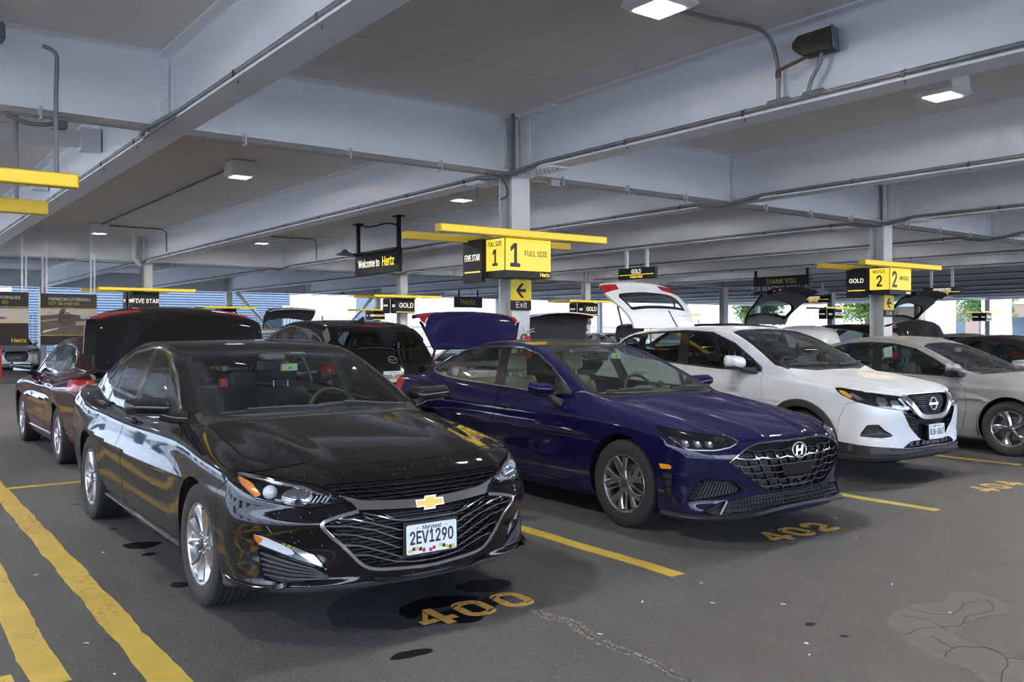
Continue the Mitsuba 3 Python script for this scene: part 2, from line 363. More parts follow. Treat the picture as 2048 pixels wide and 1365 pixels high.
def wheel_sheets(style, R, r, w):
    k = (style, R, r, w)
    if k in _wheel_cache: return _wheel_cache[k]
    h = w / 2
    tire = lathe(tire_profile(R, r, w), 72, 'z', 28)
    barrel = lathe([(r - .012, -.8 * h), (r - .022, -.3 * h), (r - .024, .3 * h), (r - .016, .70 * h), (r - .010, .84 * h), (r - .002, .90 * h), (r + .006, .91 * h), (r + .009, .87 * h), (r + .006, .80 * h)], 72, 'z', 25)
    face = join(spokes(style, r - .010), lathe([(.045, .02), (.045, .062), (.036, .072), (.0, .073)], 32, 'z', 30))
    face = moved(face, trans(0, 0, .90 * h - .086))
    cap = moved(lathe([(.027, .0), (.027, .008), (.022, .011), (0, .012)], 24, 'z', 30), trans(0, 0, .90 * h - .015))
    nuts = join(*[moved(lathe([(.009, 0), (.009, .012), (.005, .015), (0, .015)], 8, 'z', 20), trans(.057 * math.cos(t), .057 * math.sin(t), .9 * h - .022)) for t in np.arange(5) * 2 * math.pi / 5 + .3])
    disc = lathe([(.0, .012), (.145, .012), (.15, .008), (.15, -.008), (.145, -.012), (0, -.012)], 48, 'z', 20)
    back = lathe([(0, -.5 * h), (r - .02, -.5 * h), (r - .02, -.52 * h), (0, -.52 * h)], 32, 'z', 20)
    _wheel_cache[k] = dict(tire=tire, barrel=barrel, face=face, cap=cap, nuts=nuts, disc=disc, back=back)
    return _wheel_cache[k]
def wheels(car, M, wb, yo, style, R=.340, r=.222, w=.222, rim_mat='rim_silver', steer=0, only=None, dark='rim_dark', light=False):
    W = wheel_sheets(style, R, r, w)
    for i, (x, s) in enumerate([(0, -1), (0, 1), (-wb, -1), (-wb, 1)]):
        if only and i not in only: continue
        A = rotm([1, 0, 0], -90) if s > 0 else rotm([1, 0, 0], 90)       # the lathe axis z becomes +-y, the face outwards
        Q = M @ trans(x, s * (yo - w / 2), R) @ A @ rotm([0, 0, 1], 17 * i + 8)
        k = key_for('wheel', car)
        part(k, 'tire', W['tire'], 'tire_rubber', M=Q); part(k, 'rim', join(W['barrel'], W['face']), rim_mat, M=Q)
        part(k, 'hub_cap', W['cap'], dark, M=Q)
        if not light: part(k, 'lug_nuts', W['nuts'], 'chrome', M=Q)
        part(k, 'brake_disc', join(W['disc'], W['back']), 'disc_metal', M=Q)
def seat(tilt=14, w=.50, hw=.27, hr=True):
    parts = {'cushion': join(blob(.50, w, .16, .06, (0, 0, .30)), blob(.48, .10, .19, .045, (0, w / 2 - .05, .31)), blob(.48, .10, .19, .045, (0, -w / 2 + .05, .31)))}
    Mb = trans(-.24, 0, .36) @ rotm([0, 1, 0], -tilt)
    parts['backrest'] = moved(join(blob(.13, w - .06, .60, .06, (0, 0, .30), k=2), blob(.16, .10, .52, .045, (.02, w / 2 - .06, .27)), blob(.16, .10, .52, .045, (.02, -w / 2 + .06, .27))), Mb)
    if hr: parts['headrest'] = moved(blob(.10, hw, .19, .048, (.02, 0, .745)), Mb)
    if hr: parts['headrest_post'] = moved(join(tube([[0, -.06, .55], [.01, -.06, .70]], .007, 8), tube([[0, .06, .55], [.01, .06, .70]], .007, 8)), Mb)
    return parts
def put_seats(car, M, xs, z, mat_, ys=(.37, -.37), rear_x=None, post='chrome', fabric2=None):
    P = seat()
    for y in ys:
        k = key_for('seat', car)
        for n in P: part(k, n, P[n], post if n == 'headrest_post' else mat_, M=M @ trans(xs, y, z))
    if rear_x is not None:
        k = key_for('rear_bench', car); rp = seat(20, .56, .25)
        part(k, 'cushion', blob(.5, 1.28, .18, .06, (0, 0, .30)), mat_, M=M @ trans(rear_x, 0, z))
        part(k, 'backrest', moved(blob(.14, 1.26, .58, .06, (0, 0, .28)), trans(-.24, 0, .36) @ rotm([0, 1, 0], -22)), mat_, M=M @ trans(rear_x, 0, z))
        for y in (-.40, .40):
            part(k, 'headrest', moved(blob(.10, .26, .15, .045, (.0, 0, .63)), trans(-.24, y, .36) @ rotm([0, 1, 0], -22)), mat_, M=M @ trans(rear_x, 0, z))
def steering(car, M, x, y, z, m='dark_trim', tilt=24):
    a = np.linspace(0, 2 * np.pi, 40, endpoint=False)
    ring = tube(np.stack([np.zeros(40), .185 * np.cos(a), .185 * np.sin(a)], 1), .015, 10, closed=True)
    hub = blob(.05, .17, .13, .024, (.0, 0, 0)); sp = join(*[tube([[.0, .06 * math.cos(t), .06 * math.sin(t)], [0, .18 * math.cos(t), .18 * math.sin(t)]], .013, 8) for t in (0, math.pi, -math.pi / 2)])
    part(car, 'steering_wheel', moved(join(ring, hub, sp, tube([[0, 0, 0], [.3, 0, -.02]], .03, 10)), trans(x, y, z) @ rotm([0, 1, 0], -tilt)), m, M=M)
class Car:
    """Cuts a body sheet into parts. P: projections, side 'side' (x, z), 'corner' (|y| - x, z), 'tail' (|y| + x, z), 'top' (x, |y|)."""
    def __init__(s, key, body, M, arch, skin, inner='black_plastic', liner='headliner', belt_split=1.0):
        s.k, s.b, s.M, s.skin = key, body, M, skin
        s.S = body.full; s.inner_cut = []; s.dep = {}
        s.inner, s.liner, s.split = inner, liner, belt_split
        for (x, z, r) in arch:
            f = np.maximum(np.hypot(s.S.V[:, 0] - x, s.S.V[:, 2] - z) - r, .42 - np.abs(s.S.V[:, 1]))
            s.arch_rim = None
            s.S = clip(s.S, -f)
        s.arch = arch
    def field(s, S, poly, proj, cond=None):
        x, y, z = S.V.T; a = np.abs(y)
        Q, c = {'side': ((x, z), .30 - a), 'corner': ((a - x, z), .15 - x), 'tail': ((a + x, z), x + 2.0), 'top': ((x, a), .6 - 3 * (S.N[:, 2] + .1)),
                'front': ((a, z), .1 - x), 'rear': ((a, z), x + 2.0)}[proj]
        f = np.maximum(poly_sdf(np.stack(Q, 1), poly), c)
        return f if cond is None else np.maximum(f, cond(S))
    def cut(s, poly, proj, gap=.004, cond=None, r=.012):
        """Takes the region out of the skin: returns it, with a gap left around it."""
        poly = rounded(poly, r) if r else np.asarray(poly, float)
        f = s.field(s.S, poly, proj, cond); reg = clip(s.S, f, -gap / 2); s.S = clip(s.S, -f, -gap / 2)
        return reg
    def part(s, name, S, m, label=None, rim_=.014, sub=None, **kw):
        if S is None or len(S.F) == 0: return None
        return part(sub or s.k, name, shell(S, rim_) if rim_ else S, m, label, M=s.M, **kw)
    def lr(s, S): return clip(S, S.V[:, 1]), clip(S, -S.V[:, 1])       # right (y < 0), left (y > 0)
    def glass(s, name, poly, proj, m='glass_clear', frit=.03, r=.04, cond=None, fritmat='frit', trim=None, sides=False):
        poly = rounded(poly, r)
        reg = s.cut(poly, proj, gap=.002, cond=cond, r=0)
        s.inner_cut.append((poly, proj, cond))
        out = []
        for side in (s.lr(reg) if sides else (reg,)):
            k = key_for(name, s.k)
            if frit:
                f = s.field(side, poly, proj, cond)
                part(k, 'pane', offset(clip(side, f, -frit), .003), m, M=s.M)
                part(k, 'frit' if not sides else 'seal', offset(clip(side, -f, frit), .002), fritmat, M=s.M)
            else: put(k, moved(offset(side, .003), s.M), m)
    def ring(s, poly, proj, w, h, m, name, r=.03, lift=0.0, both=True, dens=.025, parent=None, side_sel=None):
        """A moulding along an outline in a projection, laid on the skin."""
        p = rounded(poly, r) if r else np.asarray(poly, float)
        return s.mould(dense(p, dens, True), proj, w, h, m, name, True, lift, both, parent)
    def lay(s, p, proj, sgn=-1):
        p = np.asarray(p, float)
        if proj == 'side': return s.b.on_side(p, sgn)
        if proj == 'front': return s.b.on_front(np.stack([sgn * p[:, 0], p[:, 1]], 1))
        if proj == 'rear': return s.b.on_rear(np.stack([sgn * p[:, 0], p[:, 1]], 1))
        if proj == 'top': return s.b.on_top(np.stack([p[:, 0], sgn * p[:, 1]], 1))
        if proj == 'corner':      # the point where |y| - x = a at the height z: along the diagonal from outside
            o = np.stack([2 - p[:, 0] / 2 * 1.0 + 0 * p[:, 0], sgn * (2 + p[:, 0] / 2), p[:, 1]], 1)
            return s.b.hit(o, np.tile([-1.0, -sgn, 0], (len(p), 1)), 4.5, 450)
    def mould(s, p, proj, w, h, m, name, closed=False, lift=0.0, both=True, parent=None, label=None):
        out = []; p = np.asarray(p, float)
        for sgn in ((-1, 1) if both else (-1,)):
            Q, N = s.lay(p, proj, sgn)
            out.append(bar(Q + N * lift, N, w, h, closed))
        if proj == 'corner' and p[:, 0].min() < -1.0: out = [join(*out)]      # it crosses the middle: one piece
        for o in out: part(parent or s.k, name, o, m, label, M=s.M)
    def finish(s, lamp_depth=.0):
        """The inner shell behind the gaps, the lining of the cabin, and what is left of the skin."""
        base = s.b.full
        for (x, z, r) in s.arch:
            f = np.maximum(np.hypot(base.V[:, 0] - x, base.V[:, 2] - z) - r - .004, .42 - np.abs(base.V[:, 1])); base = clip(base, -f)
        for poly, proj, cond in s.inner_cut:
            base = clip(base, -s.field(base, poly, proj, cond), -.003)
        for f in getattr(s, 'extra_cut', []): base = clip(base, -f(base))
        inn = offset(base, .018)
        part(s.k, 'lining', clip(inn, s.split - inn.V[:, 2]), s.liner, M=s.M); part(s.k, 'inner_shell', clip(inn, inn.V[:, 2] - s.split), s.inner, M=s.M)
        s.part('body', s.S, s.skin, rim_=.016)
        for i, (x, z, r) in enumerate(s.arch):                           # wheel wells
            a = np.linspace(-.35, np.pi + .35, 28)
            for sg in (-1, 1):
                A = np.stack([x + (r + .012) * np.cos(a), np.full(28, sg * .885), z + (r + .012) * np.sin(a)], 1); Bq = A * [1, 0, 1] + [0, sg * .50, 0]
                n = np.stack([-np.cos(a), 0 * a, -np.sin(a)], 1); i0 = np.arange(27)
                well = Sheet(np.vstack([A, Bq]), np.vstack([n, n]), np.vstack([np.stack([i0, i0 + 1, i0 + 28], 1), np.stack([i0 + 1, i0 + 29, i0 + 28], 1)]))
                c = np.vstack([[[x, sg * .5, z]], Bq]); fan = Sheet(c, np.tile([0, sg, 0.0], (29, 1)), np.stack([np.zeros(27, int), 1 + i0, 2 + i0], 1))
                part(s.k, 'wheel_well', join(well, fan), 'black_plastic', M=s.M)
def bowl(c, parent, name, reg, depth, m):
    for sd in c.lr(reg) if reg.V[:, 1].min() < -.3 and np.abs(reg.V[:, 1]).min() > .05 else (reg,): part(parent, name, join(offset(sd, depth), rim(sd, depth)), m, M=c.M)
def lamp_lens(c, reg, depth, lens='lamp_glass', house='lamp_black', name='headlight', inside=None, chrome=None):
    """A lamp for each side: a clear lens, a dark bowl behind it and what sits in the bowl."""
    for side, sg in zip(c.lr(reg), (-1, 1)):
        if len(side.F) == 0: continue
        k = key_for(name, c.k)
        part(k, 'lens', side, lens, M=c.M)
        part(k, 'housing', join(offset(side, depth), rim(side, depth)), house, M=c.M)
        for nm, S, m in (inside(sg) if inside else []): part(k, nm, S, m, M=c.M)
def plate(parent, M, text_rows, m='plate_white', size=(.305, .152)):
    """A licence plate in its own xy plane, facing +z. text_rows: (string, height, x, y, material, narrow)."""
    w, h = size; base = Polygon([(-w/2, -h/2), (w/2, -h/2), (w/2, h/2), (-w/2, h/2)]).buffer(-.012).buffer(.012, 6)
    k = key_for('license_plate', parent)
    part(k, 'plate', extrude(base, .003), m, M=M)
    for t in text_rows:
        st, ht, x, y, tm, nar = t[:6]
        part(k, t[6] if len(t) > 6 else 'lettering', moved(text(st, ht, .0012, bold=ht > .05, narrow=nar), trans(x, y, .003)), tm, M=M)
    return k
def car_M(cx, ay, face=-1, yaw=0.0):
    """Local to world; face -1: the nose points to -Y, +1: to +Y."""
    M = np.eye(4); M[:3, :3] = np.array([[0, 1, 0], [-1, 0, 0], [0, 0, 1]]) if face < 0 else np.array([[0, -1, 0], [1, 0, 0], [0, 0, 1]])
    M = trans(cx, ay, 0) @ rotm([0, 0, 1], yaw) @ M
    return M
def car_materials():
    mat('glass_dark', {'type': 'thindielectric', 'int_ior': 1.5, 'specular_transmittance': rgb(.07, .08, .085)}, False)
    paint('chrome', (.78, .78, .79), .08, 1.0); paint('chrome_dark', (.30, .30, .31), .16, 1.0); paint('rim_silver', (.62, .63, .65), .28, 1.0); paint('rim_grey', (.50, .51, .52), .33, 1.0); paint('rim_dark', (.03, .03, .032), .35)
    paint('disc_metal', (.18, .17, .17), .45, .8); paint('tire_rubber', (.022, .022, .023), .75, spec=.3); paint('black_plastic', (.014, .014, .015), .6); paint('gloss_black', (.006, .006, .007), .12, coat=.6)
    paint('grey_plastic', (.045, .046, .05), .55); paint('frit', (.006, .006, .006), .25); paint('headliner', (.20, .22, .21), .9); paint('dark_trim', (.03, .034, .034), .7); paint('seat_dark', (.040, .050, .052), .85)
    paint('seat_tan', (.36, .30, .20), .7); paint('trim_tan', (.22, .20, .15), .75); paint('seat_grey', (.16, .17, .16), .85); paint('seat_black', (.02, .02, .022), .8)
    mat('glass_clear', {'type': 'thindielectric', 'int_ior': 1.5, 'specular_transmittance': rgb(.62, .72, .68)}, False)
    mat('glass_tint', {'type': 'thindielectric', 'int_ior': 1.5, 'specular_transmittance': rgb(.30, .33, .32)}, False)
    mat('lamp_glass', {'type': 'thindielectric', 'int_ior': 1.5, 'specular_transmittance': rgb(.96, .97, .98)}, False)
    paint('lamp_black', (.015, .015, .017), .25); paint('lamp_silver', (.75, .76, .78), .18, 1.0); paint('amber', (.75, .20, .02), .2, coat=.5); paint('amber_bright', (.95, .33, .02), .25); paint('red_lens', (.28, .008, .012), .12, coat=1.0)
    paint('lamp_white', (.75, .78, .80), .2, coat=.5); paint('plate_white', (.80, .80, .80), .4); paint('ink_black', (.01, .01, .012), .5); paint('ink_red', (.45, .01, .05), .5); paint('ink_yellow', (.75, .50, .02), .5); paint('ink_navy', (.03, .04, .10), .5)
    paint('gold', (.62, .40, .09), .38, .7); paint('chrome_satin', (.85, .85, .86), .2, 1.0); paint('white_plastic', (.7, .75, .72), .5); paint('green_print', (.02, .45, .12), .5); paint('lime_print', (.75, .80, .02), .5)
    paint('mirror_silver', (.30, .31, .32), .05, 1.0)
# ---------------------------------------------------------------- shared steps of building a car
def doors(c, items, hm='gloss_black', handles=True, hw=.21):
    for nm, p, hx, hz in items:
        d = c.cut(p, 'side', gap=.005, r=.012)
        for side, sg in zip(c.lr(d), (-1, 1)):
            dk = key_for(nm, c.k); put(dk, moved(shell(side), c.M), c.skin)
            if not handles: continue
            (Q,), (N,) = c.b.on_side([[hx, hz]], sg)
            part(dk, 'handle', join(blob(hw, .022, .034, .010, Q + N * .030), blob(.03, .03, .03, .01, Q + N * .016 + [.09, 0, 0]), blob(.03, .03, .03, .01, Q + N * .016 + [-.09, 0, 0])), hm, M=c.M)
            part(dk, 'handle_cup', moved(from_mesh(trimesh.creation.icosphere(2, .05), True), trans(*(Q - N * .012)) @ np.diag([1.5, .36, .72, 1])), hm, M=c.M)
def side_windows(c, dlo, cuts, names, pillars, m='glass_clear', pm='gloss_black', mould=('chrome', .016), r=.015):
    D = Polygon(rounded(dlo, r)); U = cuts[0]
    for q in cuts[1:]: U = U.union(q)
    for nm, g_ in zip(names, sorted(D.difference(U).geoms, key=lambda q: q.centroid.x)):
        c.glass(nm, list(g_.exterior.coords)[:-1], 'side', m=m, frit=.012, r=.005, sides=True)
    for q in pillars:
        pc = c.cut(list(D.intersection(q).exterior.coords)[:-1], 'side', r=0, gap=0)
        for sd in c.lr(pc): c.part('pillar_trim', sd, pm)
    if mould: c.ring(dlo, 'side', mould[1], .006, mould[0], 'window_moulding', r=r)
def boot_lid(c, lamp_p, lid_p, xh, zh, ang, xcond, wlid, lamp_cond=-3.5, hole=None, lining='black_plastic', arms=True, taper=None):
    tl = c.cut(lamp_p, 'rear', cond=lambda S: S.V[:, 0] - lamp_cond, r=.01)
    tl_lid = clip(tl, np.abs(tl.V[:, 1]) - wlid); tl_body = clip(tl, wlid + .01 - np.abs(tl.V[:, 1]))
    lc = (lambda S: S.V[:, 0] - xcond) if not taper else (lambda S: np.maximum(S.V[:, 0] - xcond, np.abs(S.V[:, 1]) - taper[0] - taper[1] * np.maximum(xcond - S.V[:, 0], 0)))
    lid = c.cut(lid_p, 'rear', cond=lc, r=.02)
    R = rotm([0, 1, 0], ang, (xh, 0, zh)); lk = key_for('trunk_lid', c.k); put(lk, moved(shell(lid, .02), c.M @ R), c.skin)
    inner = offset(lid, .024); part(lk, 'lining', inner, lining, M=c.M @ R)
    for sd in c.lr(tl_lid): part(lk, 'tail_lamp', shell(sd, .02), 'red_lens', M=c.M @ R)
    for sd in c.lr(tl_body): part(c.k, 'tail_lamp', shell(sd, .01), 'red_lens', M=c.M)
    if arms:
        for y in (-.58, .58): part(lk, 'hinge_arm', tube(spline([[xh + .02, y, zh - .14], [xh - .10, y, zh - .05], [xh - .11, y, zh + .06], [xh - .05, y, zh + .20]], 14), .013, 8), 'black_plastic', M=c.M)
    c.extra_cut = [lambda S: np.maximum(np.maximum(S.V[:, 0] - xcond + .04, (hole or .90) - S.V[:, 2]), np.abs(S.V[:, 1]) - .66)]
    return lk, R
def mirrors(c, x, z, skin, y=1.0, foot=None, size=(.17, .25, .15), lower='black_plastic', sides=(-1, 1)):
    for sg in sides:
        mk = key_for('side_mirror', c.k); W = trans(x, sg * y, z); sh = np.array([[1, sg * .28, 0, 0], [0, 1, 0, 0], [0, sg * .06, 1, 0], [0, 0, 0, 1.0]])
        q = size[2] / .15; P = lambda L: pod([(x * size[0] / .17, y * sg * size[1] / .25, z * q, r * q) for x, y, z, r in L])
        put(mk, moved(moved(P([(-.055, -.085, .015, .045), (-.055, .10, .018, .036), (-.055, -.085, -.012, .045), (-.055, .10, -.005, .036), (.02, -.07, .0, .05), (.0, .075, .004, .04)]), sh), c.M @ W), skin)
        part(mk, 'lower_shell', moved(P([(-.06, -.085, -.04, .026), (-.06, .085, -.030, .022), (.02, -.07, -.034, .026), (.0, .06, -.026, .022)]), sh), lower, M=c.M @ W)
        part(mk, 'glass', moved(blob(.006, size[1] * .8, size[2] * .75, .003, (-size[0] * .51, 0, 0)), sh), 'mirror_silver', M=c.M @ W)
        part(mk, 'foot', tube(foot and [[p[0], sg * p[1], p[2]] for p in foot] or [[x - .02, sg * (y - .07), z - .04], [x, sg * .87, z - .08], [x + .03, sg * .80, z - .10]], [.03, .032, .04], 10), lower, M=c.M)
def wipers(c, sets):
    for pts in sets:
        Q, N = c.b.on_top(spline(pts, 16)); wk = key_for('wiper', c.k)
        part(wk, 'blade', bar(Q + N * .012, N, .022, .016), 'black_plastic', M=c.M); part(wk, 'arm', tube((Q + N * .034)[4:], .009, 8), 'dark_trim', M=c.M)
def cabin(c, dash, wheel, seats, mats=('seat_dark', 'dark_trim', 'dark_trim'), mir=None, tag=None, rear=True, floor=(-2.9, -.4)):
    sx, sz = seats; put_seats(c.k, c.M, sx, sz, mats[0], rear_x=sx - .92 if rear else None)
    steering(c.k, c.M, *wheel)
    part(c.k, 'dashboard', join(blob(.55, 1.34, .20, .07, (dash[0], 0, dash[1])), blob(.20, .36, .09, .04, (dash[0] - .16, .37, dash[1] + .10))), mats[1], M=c.M)
    part(c.k, 'cabin_floor', box(floor[0], floor[1], -.75, .75, .30, .33), mats[2], M=c.M)
    if mir:
        k = key_for('rear_view_mirror', c.k); part(k, 'mirror', moved(blob(.03, .24, .07, .014), trans(mir[0], 0, mir[1])), 'dark_trim', M=c.M); part(k, 'stalk', join(blob(.16, .15, .05, .02, (mir[0] + .02, -.02, mir[1] + .06)), tube([[mir[0] + .02, 0, mir[1] + .05], [mir[0], 0, mir[1]]], .012)), 'dark_trim', M=c.M)
    if tag:
        tk = key_for('toll_tag', c.k); TM = c.M @ trans(*tag)
        part(tk, 'box', box(-.02, .02, -.06, .06, -.026, .026, .004), 'white_plastic', M=TM); part(tk, 'label', join(box(-.018, .0205, -.03, .028, .010, .0268), box(.0185, .0208, -.045, -.02, -.02, -.003)), 'lime_print', M=TM); part(tk, 'stamp', box(.0185, .0209, -.01, .02, -.014, .004), 'green_print', M=TM)
# ---------------------------------------------------------------- the garage: ground, deck, steel
XC, BAY, YR = 7.43, 4.66, (9.95, 29.6, 49.2)       # a column line, the beam spacing, the rows of columns
ZB, ZD = 3.70, 4.52                                 # undersides of the beams and of the deck
SM, MX = mikit.smoothstep, mikit.mix
def asphalt(p, n, uv):
    g = mikit.noise(p.x * 160, p.y * 160); g2 = mikit.noise(p.x * 420, p.y * 420); big = mikit.fbm(p.x * .7, p.y * .7, 0, 4); mid = mikit.fbm(p.x * 5, p.y * 2.2, 3, 3)
    v = .056 + .030 * (g - .5) + .028 * (g2 - .5) + .020 * (big - .5) + .014 * (mid - .5)
    chip = SM(.935, .97, mikit.noise(p.x * 95 + 7, p.y * 95)) * .10
    v = v + chip * mikit.noise(p.x * 9, p.y * 9)
    lane = SM(3.2, 1.8, p.y - .12 * p.x)                                # the lane in front of the bays is paler
    v = v + .014 * lane
    return MX((1, .985, .97), (1.06, .99, .95), lane) * v
mat('asphalt', {'type': 'principled', 'base_color': mikit.proc(asphalt), 'roughness': mikit.proc(lambda p, n, uv: .62 + .2 * mikit.noise(p.x * 30, p.y * 30)), 'specular': .45})
def worn(c, c2, amt, sx=60):
    def f(p, n, uv):
        w = SM(.62 - amt, .80 - amt * .5, mikit.fbm(p.x * sx, p.y * sx, p.z * sx, 3)) * SM(.45, .75, mikit.fbm(p.x * 2.1, p.y * 2.1, 5, 3)) * .75
        return MX(c, c2, w) * (.86 + .28 * mikit.fbm(p.x * 6, p.y * 6, 1, 3))
    return mikit.proc(f)
paint('line_paint', worn((.50, .305, .035), (.10, .085, .06), .04), .6)
paint('number_paint', worn((.56, .30, .065), (.08, .07, .055), .06), .65)
def steel_f(p, n, uv):
    m = mikit.fbm(p.x * .8, p.y * .8, p.z * 1.5, 3); s = mikit.noise(p.x * 260, p.y * 260, p.z * 260)
    return MX((.66, .68, .71), (.72, .735, .76), m) * (.97 + .06 * s)
paint('beam_paint', mikit.proc(steel_f), .45, spec=.4)
def deck_f(p, n, uv):
    m = mikit.fbm(p.x * .5, p.y * .5, 2, 4); s = mikit.noise(p.x * 60, p.y * 60, p.z * 60)
    return MX((.55, .53, .51), (.60, .58, .555), m) * (.94 + .12 * s)
paint('deck_paint', mikit.proc(deck_f), .8, spec=.3)
paint('conduit_metal', (.20, .21, .215), .45, .55); paint('conduit_light', (.42, .43, .43), .4, .5); paint('rust_iron', (.055, .028, .02), .7); paint('clamp_metal', (.10, .095, .09), .55, .3); paint('box_metal', (.12, .13, .14), .6, .2)
paint('white_paint', (.68, .69, .69), .5); paint('black_sign', (.007, .007, .009), .5, spec=.2); paint('dark_frame', (.012, .010, .010), .5, spec=.25); paint('sign_yellow', (.72, .50, .01), .45); paint('warm_black', (.016, .012, .011), .55, spec=.2)
def emit(k, *c, w=.03): paint(k, (.02, .02, .02), .5); return {'emitter': {'type': 'area', 'radiance': rgb(*c), 'sampling_weight': w}}
struct('floor', box(-60, 110, -40, 110, -.2, 0), 'asphalt')
# paint on the ground, 2 mm thick
def slab(pts, h=.002, z=0.0): return extrude(Polygon(pts).buffer(0), h, z)
def rough_strip(x0, x1, y0, y1, seed, amp=.006, d=.10):
    r = np.random.default_rng(seed); ys = np.arange(y0, y1 + 1e-6, d) if y1 - y0 > x1 - x0 else None
    if ys is not None:
        l = [(x0 + r.normal(0, amp * .5) + amp * math.sin(y * 7 + seed), y) for y in ys]; q = [(x1 + r.normal(0, amp * .5) + amp * math.sin(y * 6 + seed * 2), y) for y in ys]
    else:
        xs = np.arange(x0, x1 + 1e-6, d); l = [(x, y0 + r.normal(0, amp * .5)) for x in xs]; q = [(x, y1 + r.normal(0, amp * .5)) for x in xs]
    return slab(l + q[::-1])
solo('parking_line', rough_strip(1.02, 1.17, -1.5, 26, 1), 'line_paint', 'long worn yellow line on the ground left of the black sedan in bay 400', 'painted line')
for i, (x, y0) in enumerate([(4.12, 3.80), (7.36, 3.86), (10.60, 4.60), (13.84, 4.6), (17.1, 4.6)]):
    solo('parking_line', rough_strip(x - .06, x + .06, y0, 9.7, 10 + i), 'line_paint', ['short yellow bay line between the black sedan and the blue sedan', 'short yellow bay line between the blue sedan and the white hatchback', 'yellow bay line between the white hatchback and the silver sedan', 'yellow bay line beyond the silver sedan', 'yellow bay line at the far end of the front row'][i], 'painted line')
solo('parking_line', rough_strip(1.17, 26, 9.70, 9.80, 20), 'line_paint', 'yellow line on the ground behind the rear bumpers of the front row', 'painted line')
for i, x in enumerate([4.12, 7.36, 10.6, 13.84]):
    solo('parking_line', rough_strip(x - .06, x + .06, 9.8, 15.4, 30 + i), 'line_paint', ['yellow bay line between the maroon sedan and the black hatchback behind it', 'yellow bay line between the black hatchback and the white sedan with its lid up', 'yellow bay line left of the black hatchback with raised tailgate', 'yellow bay line right of the black hatchback with raised tailgate'][i], 'painted line')
cw = thing('crosswalk', 'yellow ladder shaped walkway marking in the lower left corner', 'painted marking')
part(cw, 'rail', rough_strip(.60, .75, 4.24, 21, 41), 'line_paint'); part(cw, 'rail', rough_strip(-1.30, -1.15, 4.24, 21, 42), 'line_paint')
for y0, y1 in ((4.24, 4.47), (4.91, 5.07), (17.2, 17.4), (18.6, 18.8)): part(cw, 'bar', rough_strip(-1.15, .60, y0, y1, 43), 'line_paint')
def digit(c, h=.27, w=.20, s=.055):
    if c == '0':
        g = Polygon([(0, 0), (w, 0), (w, h), (0, h)]).buffer(-.085).buffer(.085, 10); g = g.difference(g.buffer(-s))
        return g.difference(Polygon([(-.01, h * .70), (.07, h * .86), (.055, h * .90), (-.02, h * .74)])).difference(Polygon([(w - .07, h * .12), (w + .02, h * .27), (w + .02, h * .31), (w - .08, h * .17)]))
    if c == '4':
        g = Polygon([(.0, h * .26), (.115, h), (.165, h), (.165, 0), (.11, 0), (.11, h * .26)]).union(Polygon([(0, h * .22), (w + .015, h * .22), (w + .015, h * .42), (0, h * .42)]))
        g = g.difference(Polygon([(.058, h * .42), (.11, h * .42), (.11, h * .74)]))
        return g.difference(Polygon([(.100, -.01), (.109, -.01), (.109, h * 1.1), (.100, h * 1.1)]))
    a = np.linspace(math.pi * .95, -.55, 14); r1, r0 = w * .52, w * .52 - s; c0 = np.array([w * .5, h - w * .52])
    o = [tuple(c0 + r1 * np.array([math.cos(t), math.sin(t)])) for t in a]; i = [tuple(c0 + r0 * np.array([math.cos(t), math.sin(t)])) for t in a[::-1]]
    g = Polygon(o + [(.075, s), (.0, s * .9), (.0, s)] + i).buffer(.004).union(Polygon([(0, 0), (w, 0), (w, s), (0, s)]))
    return g.difference(Polygon([(.0, s), (w, s), (w, s + .008), (.0, s + .008)]))
for num, x, y, sc, lab in [('400', 2.36, 3.885, 1.0, 'in front of the black sedan, stained by oil'), ('402', 5.36, 3.955, 1.03, 'in front of the blue sedan'), ('404', 8.60, 3.98, 1.03, 'in front of the white hatchback, cut by the right edge')]:
    k = thing('bay_number', f'ochre stencilled number {num} ' + lab, 'painted number')
    for j, c in enumerate(num): part(k, 'digit', moved(extrude(affinity.scale(digit(c), sc, sc, origin=(0, 0)), .002), trans(x + j * .262 * sc, y, 0)), 'number_paint')
# oil, patches and cracks
def blotch(pts, seed, amp=.02):
    p = spline(pts, 90, True); n = (meshkit.fbm(np.column_stack([p * 9, np.full(len(p), seed)]), 3) - .5) * amp * 2; c = p.mean(0)
    return p + unit(p - c) * n[:, None]
paint('wet_tar', (.008, .008, .010), .16, spec=.7); paint('damp_asphalt', mikit.proc(lambda p, n, uv: MX((.026, .027, .031), (.046, .047, .052), mikit.noise(p.x * 120, p.y * 120))), .45)
paint('repair_asphalt', mikit.proc(lambda p, n, uv: MX((.098, .088, .082), (.125, .112, .103), mikit.fbm(p.x * 14, p.y * 14, 0, 3)) * (.93 + .14 * mikit.noise(p.x * 300, p.y * 300))), .75)
paint('crumbled_asphalt', mikit.proc(lambda p, n, uv: MX((.05, .048, .045), (.20, .19, .17), SM(.45, .75, mikit.noise(p.x * 130, p.y * 130)))), .85); paint('crack_dark', (.025, .022, .021), .9)
solo('oil_stain', extrude(Polygon(blotch([(2.0, 4.35), (2.4, 4.72), (2.9, 4.72), (3.2, 4.62), (3.27, 4.42), (3.1, 4.2), (2.8, 3.98), (2.55, 3.86), (2.3, 3.92), (2.05, 4.1)], 3, .05)).buffer(0), .0006), 'damp_asphalt', 'dull damp patch on the asphalt under the nose of the black sedan', 'stain')
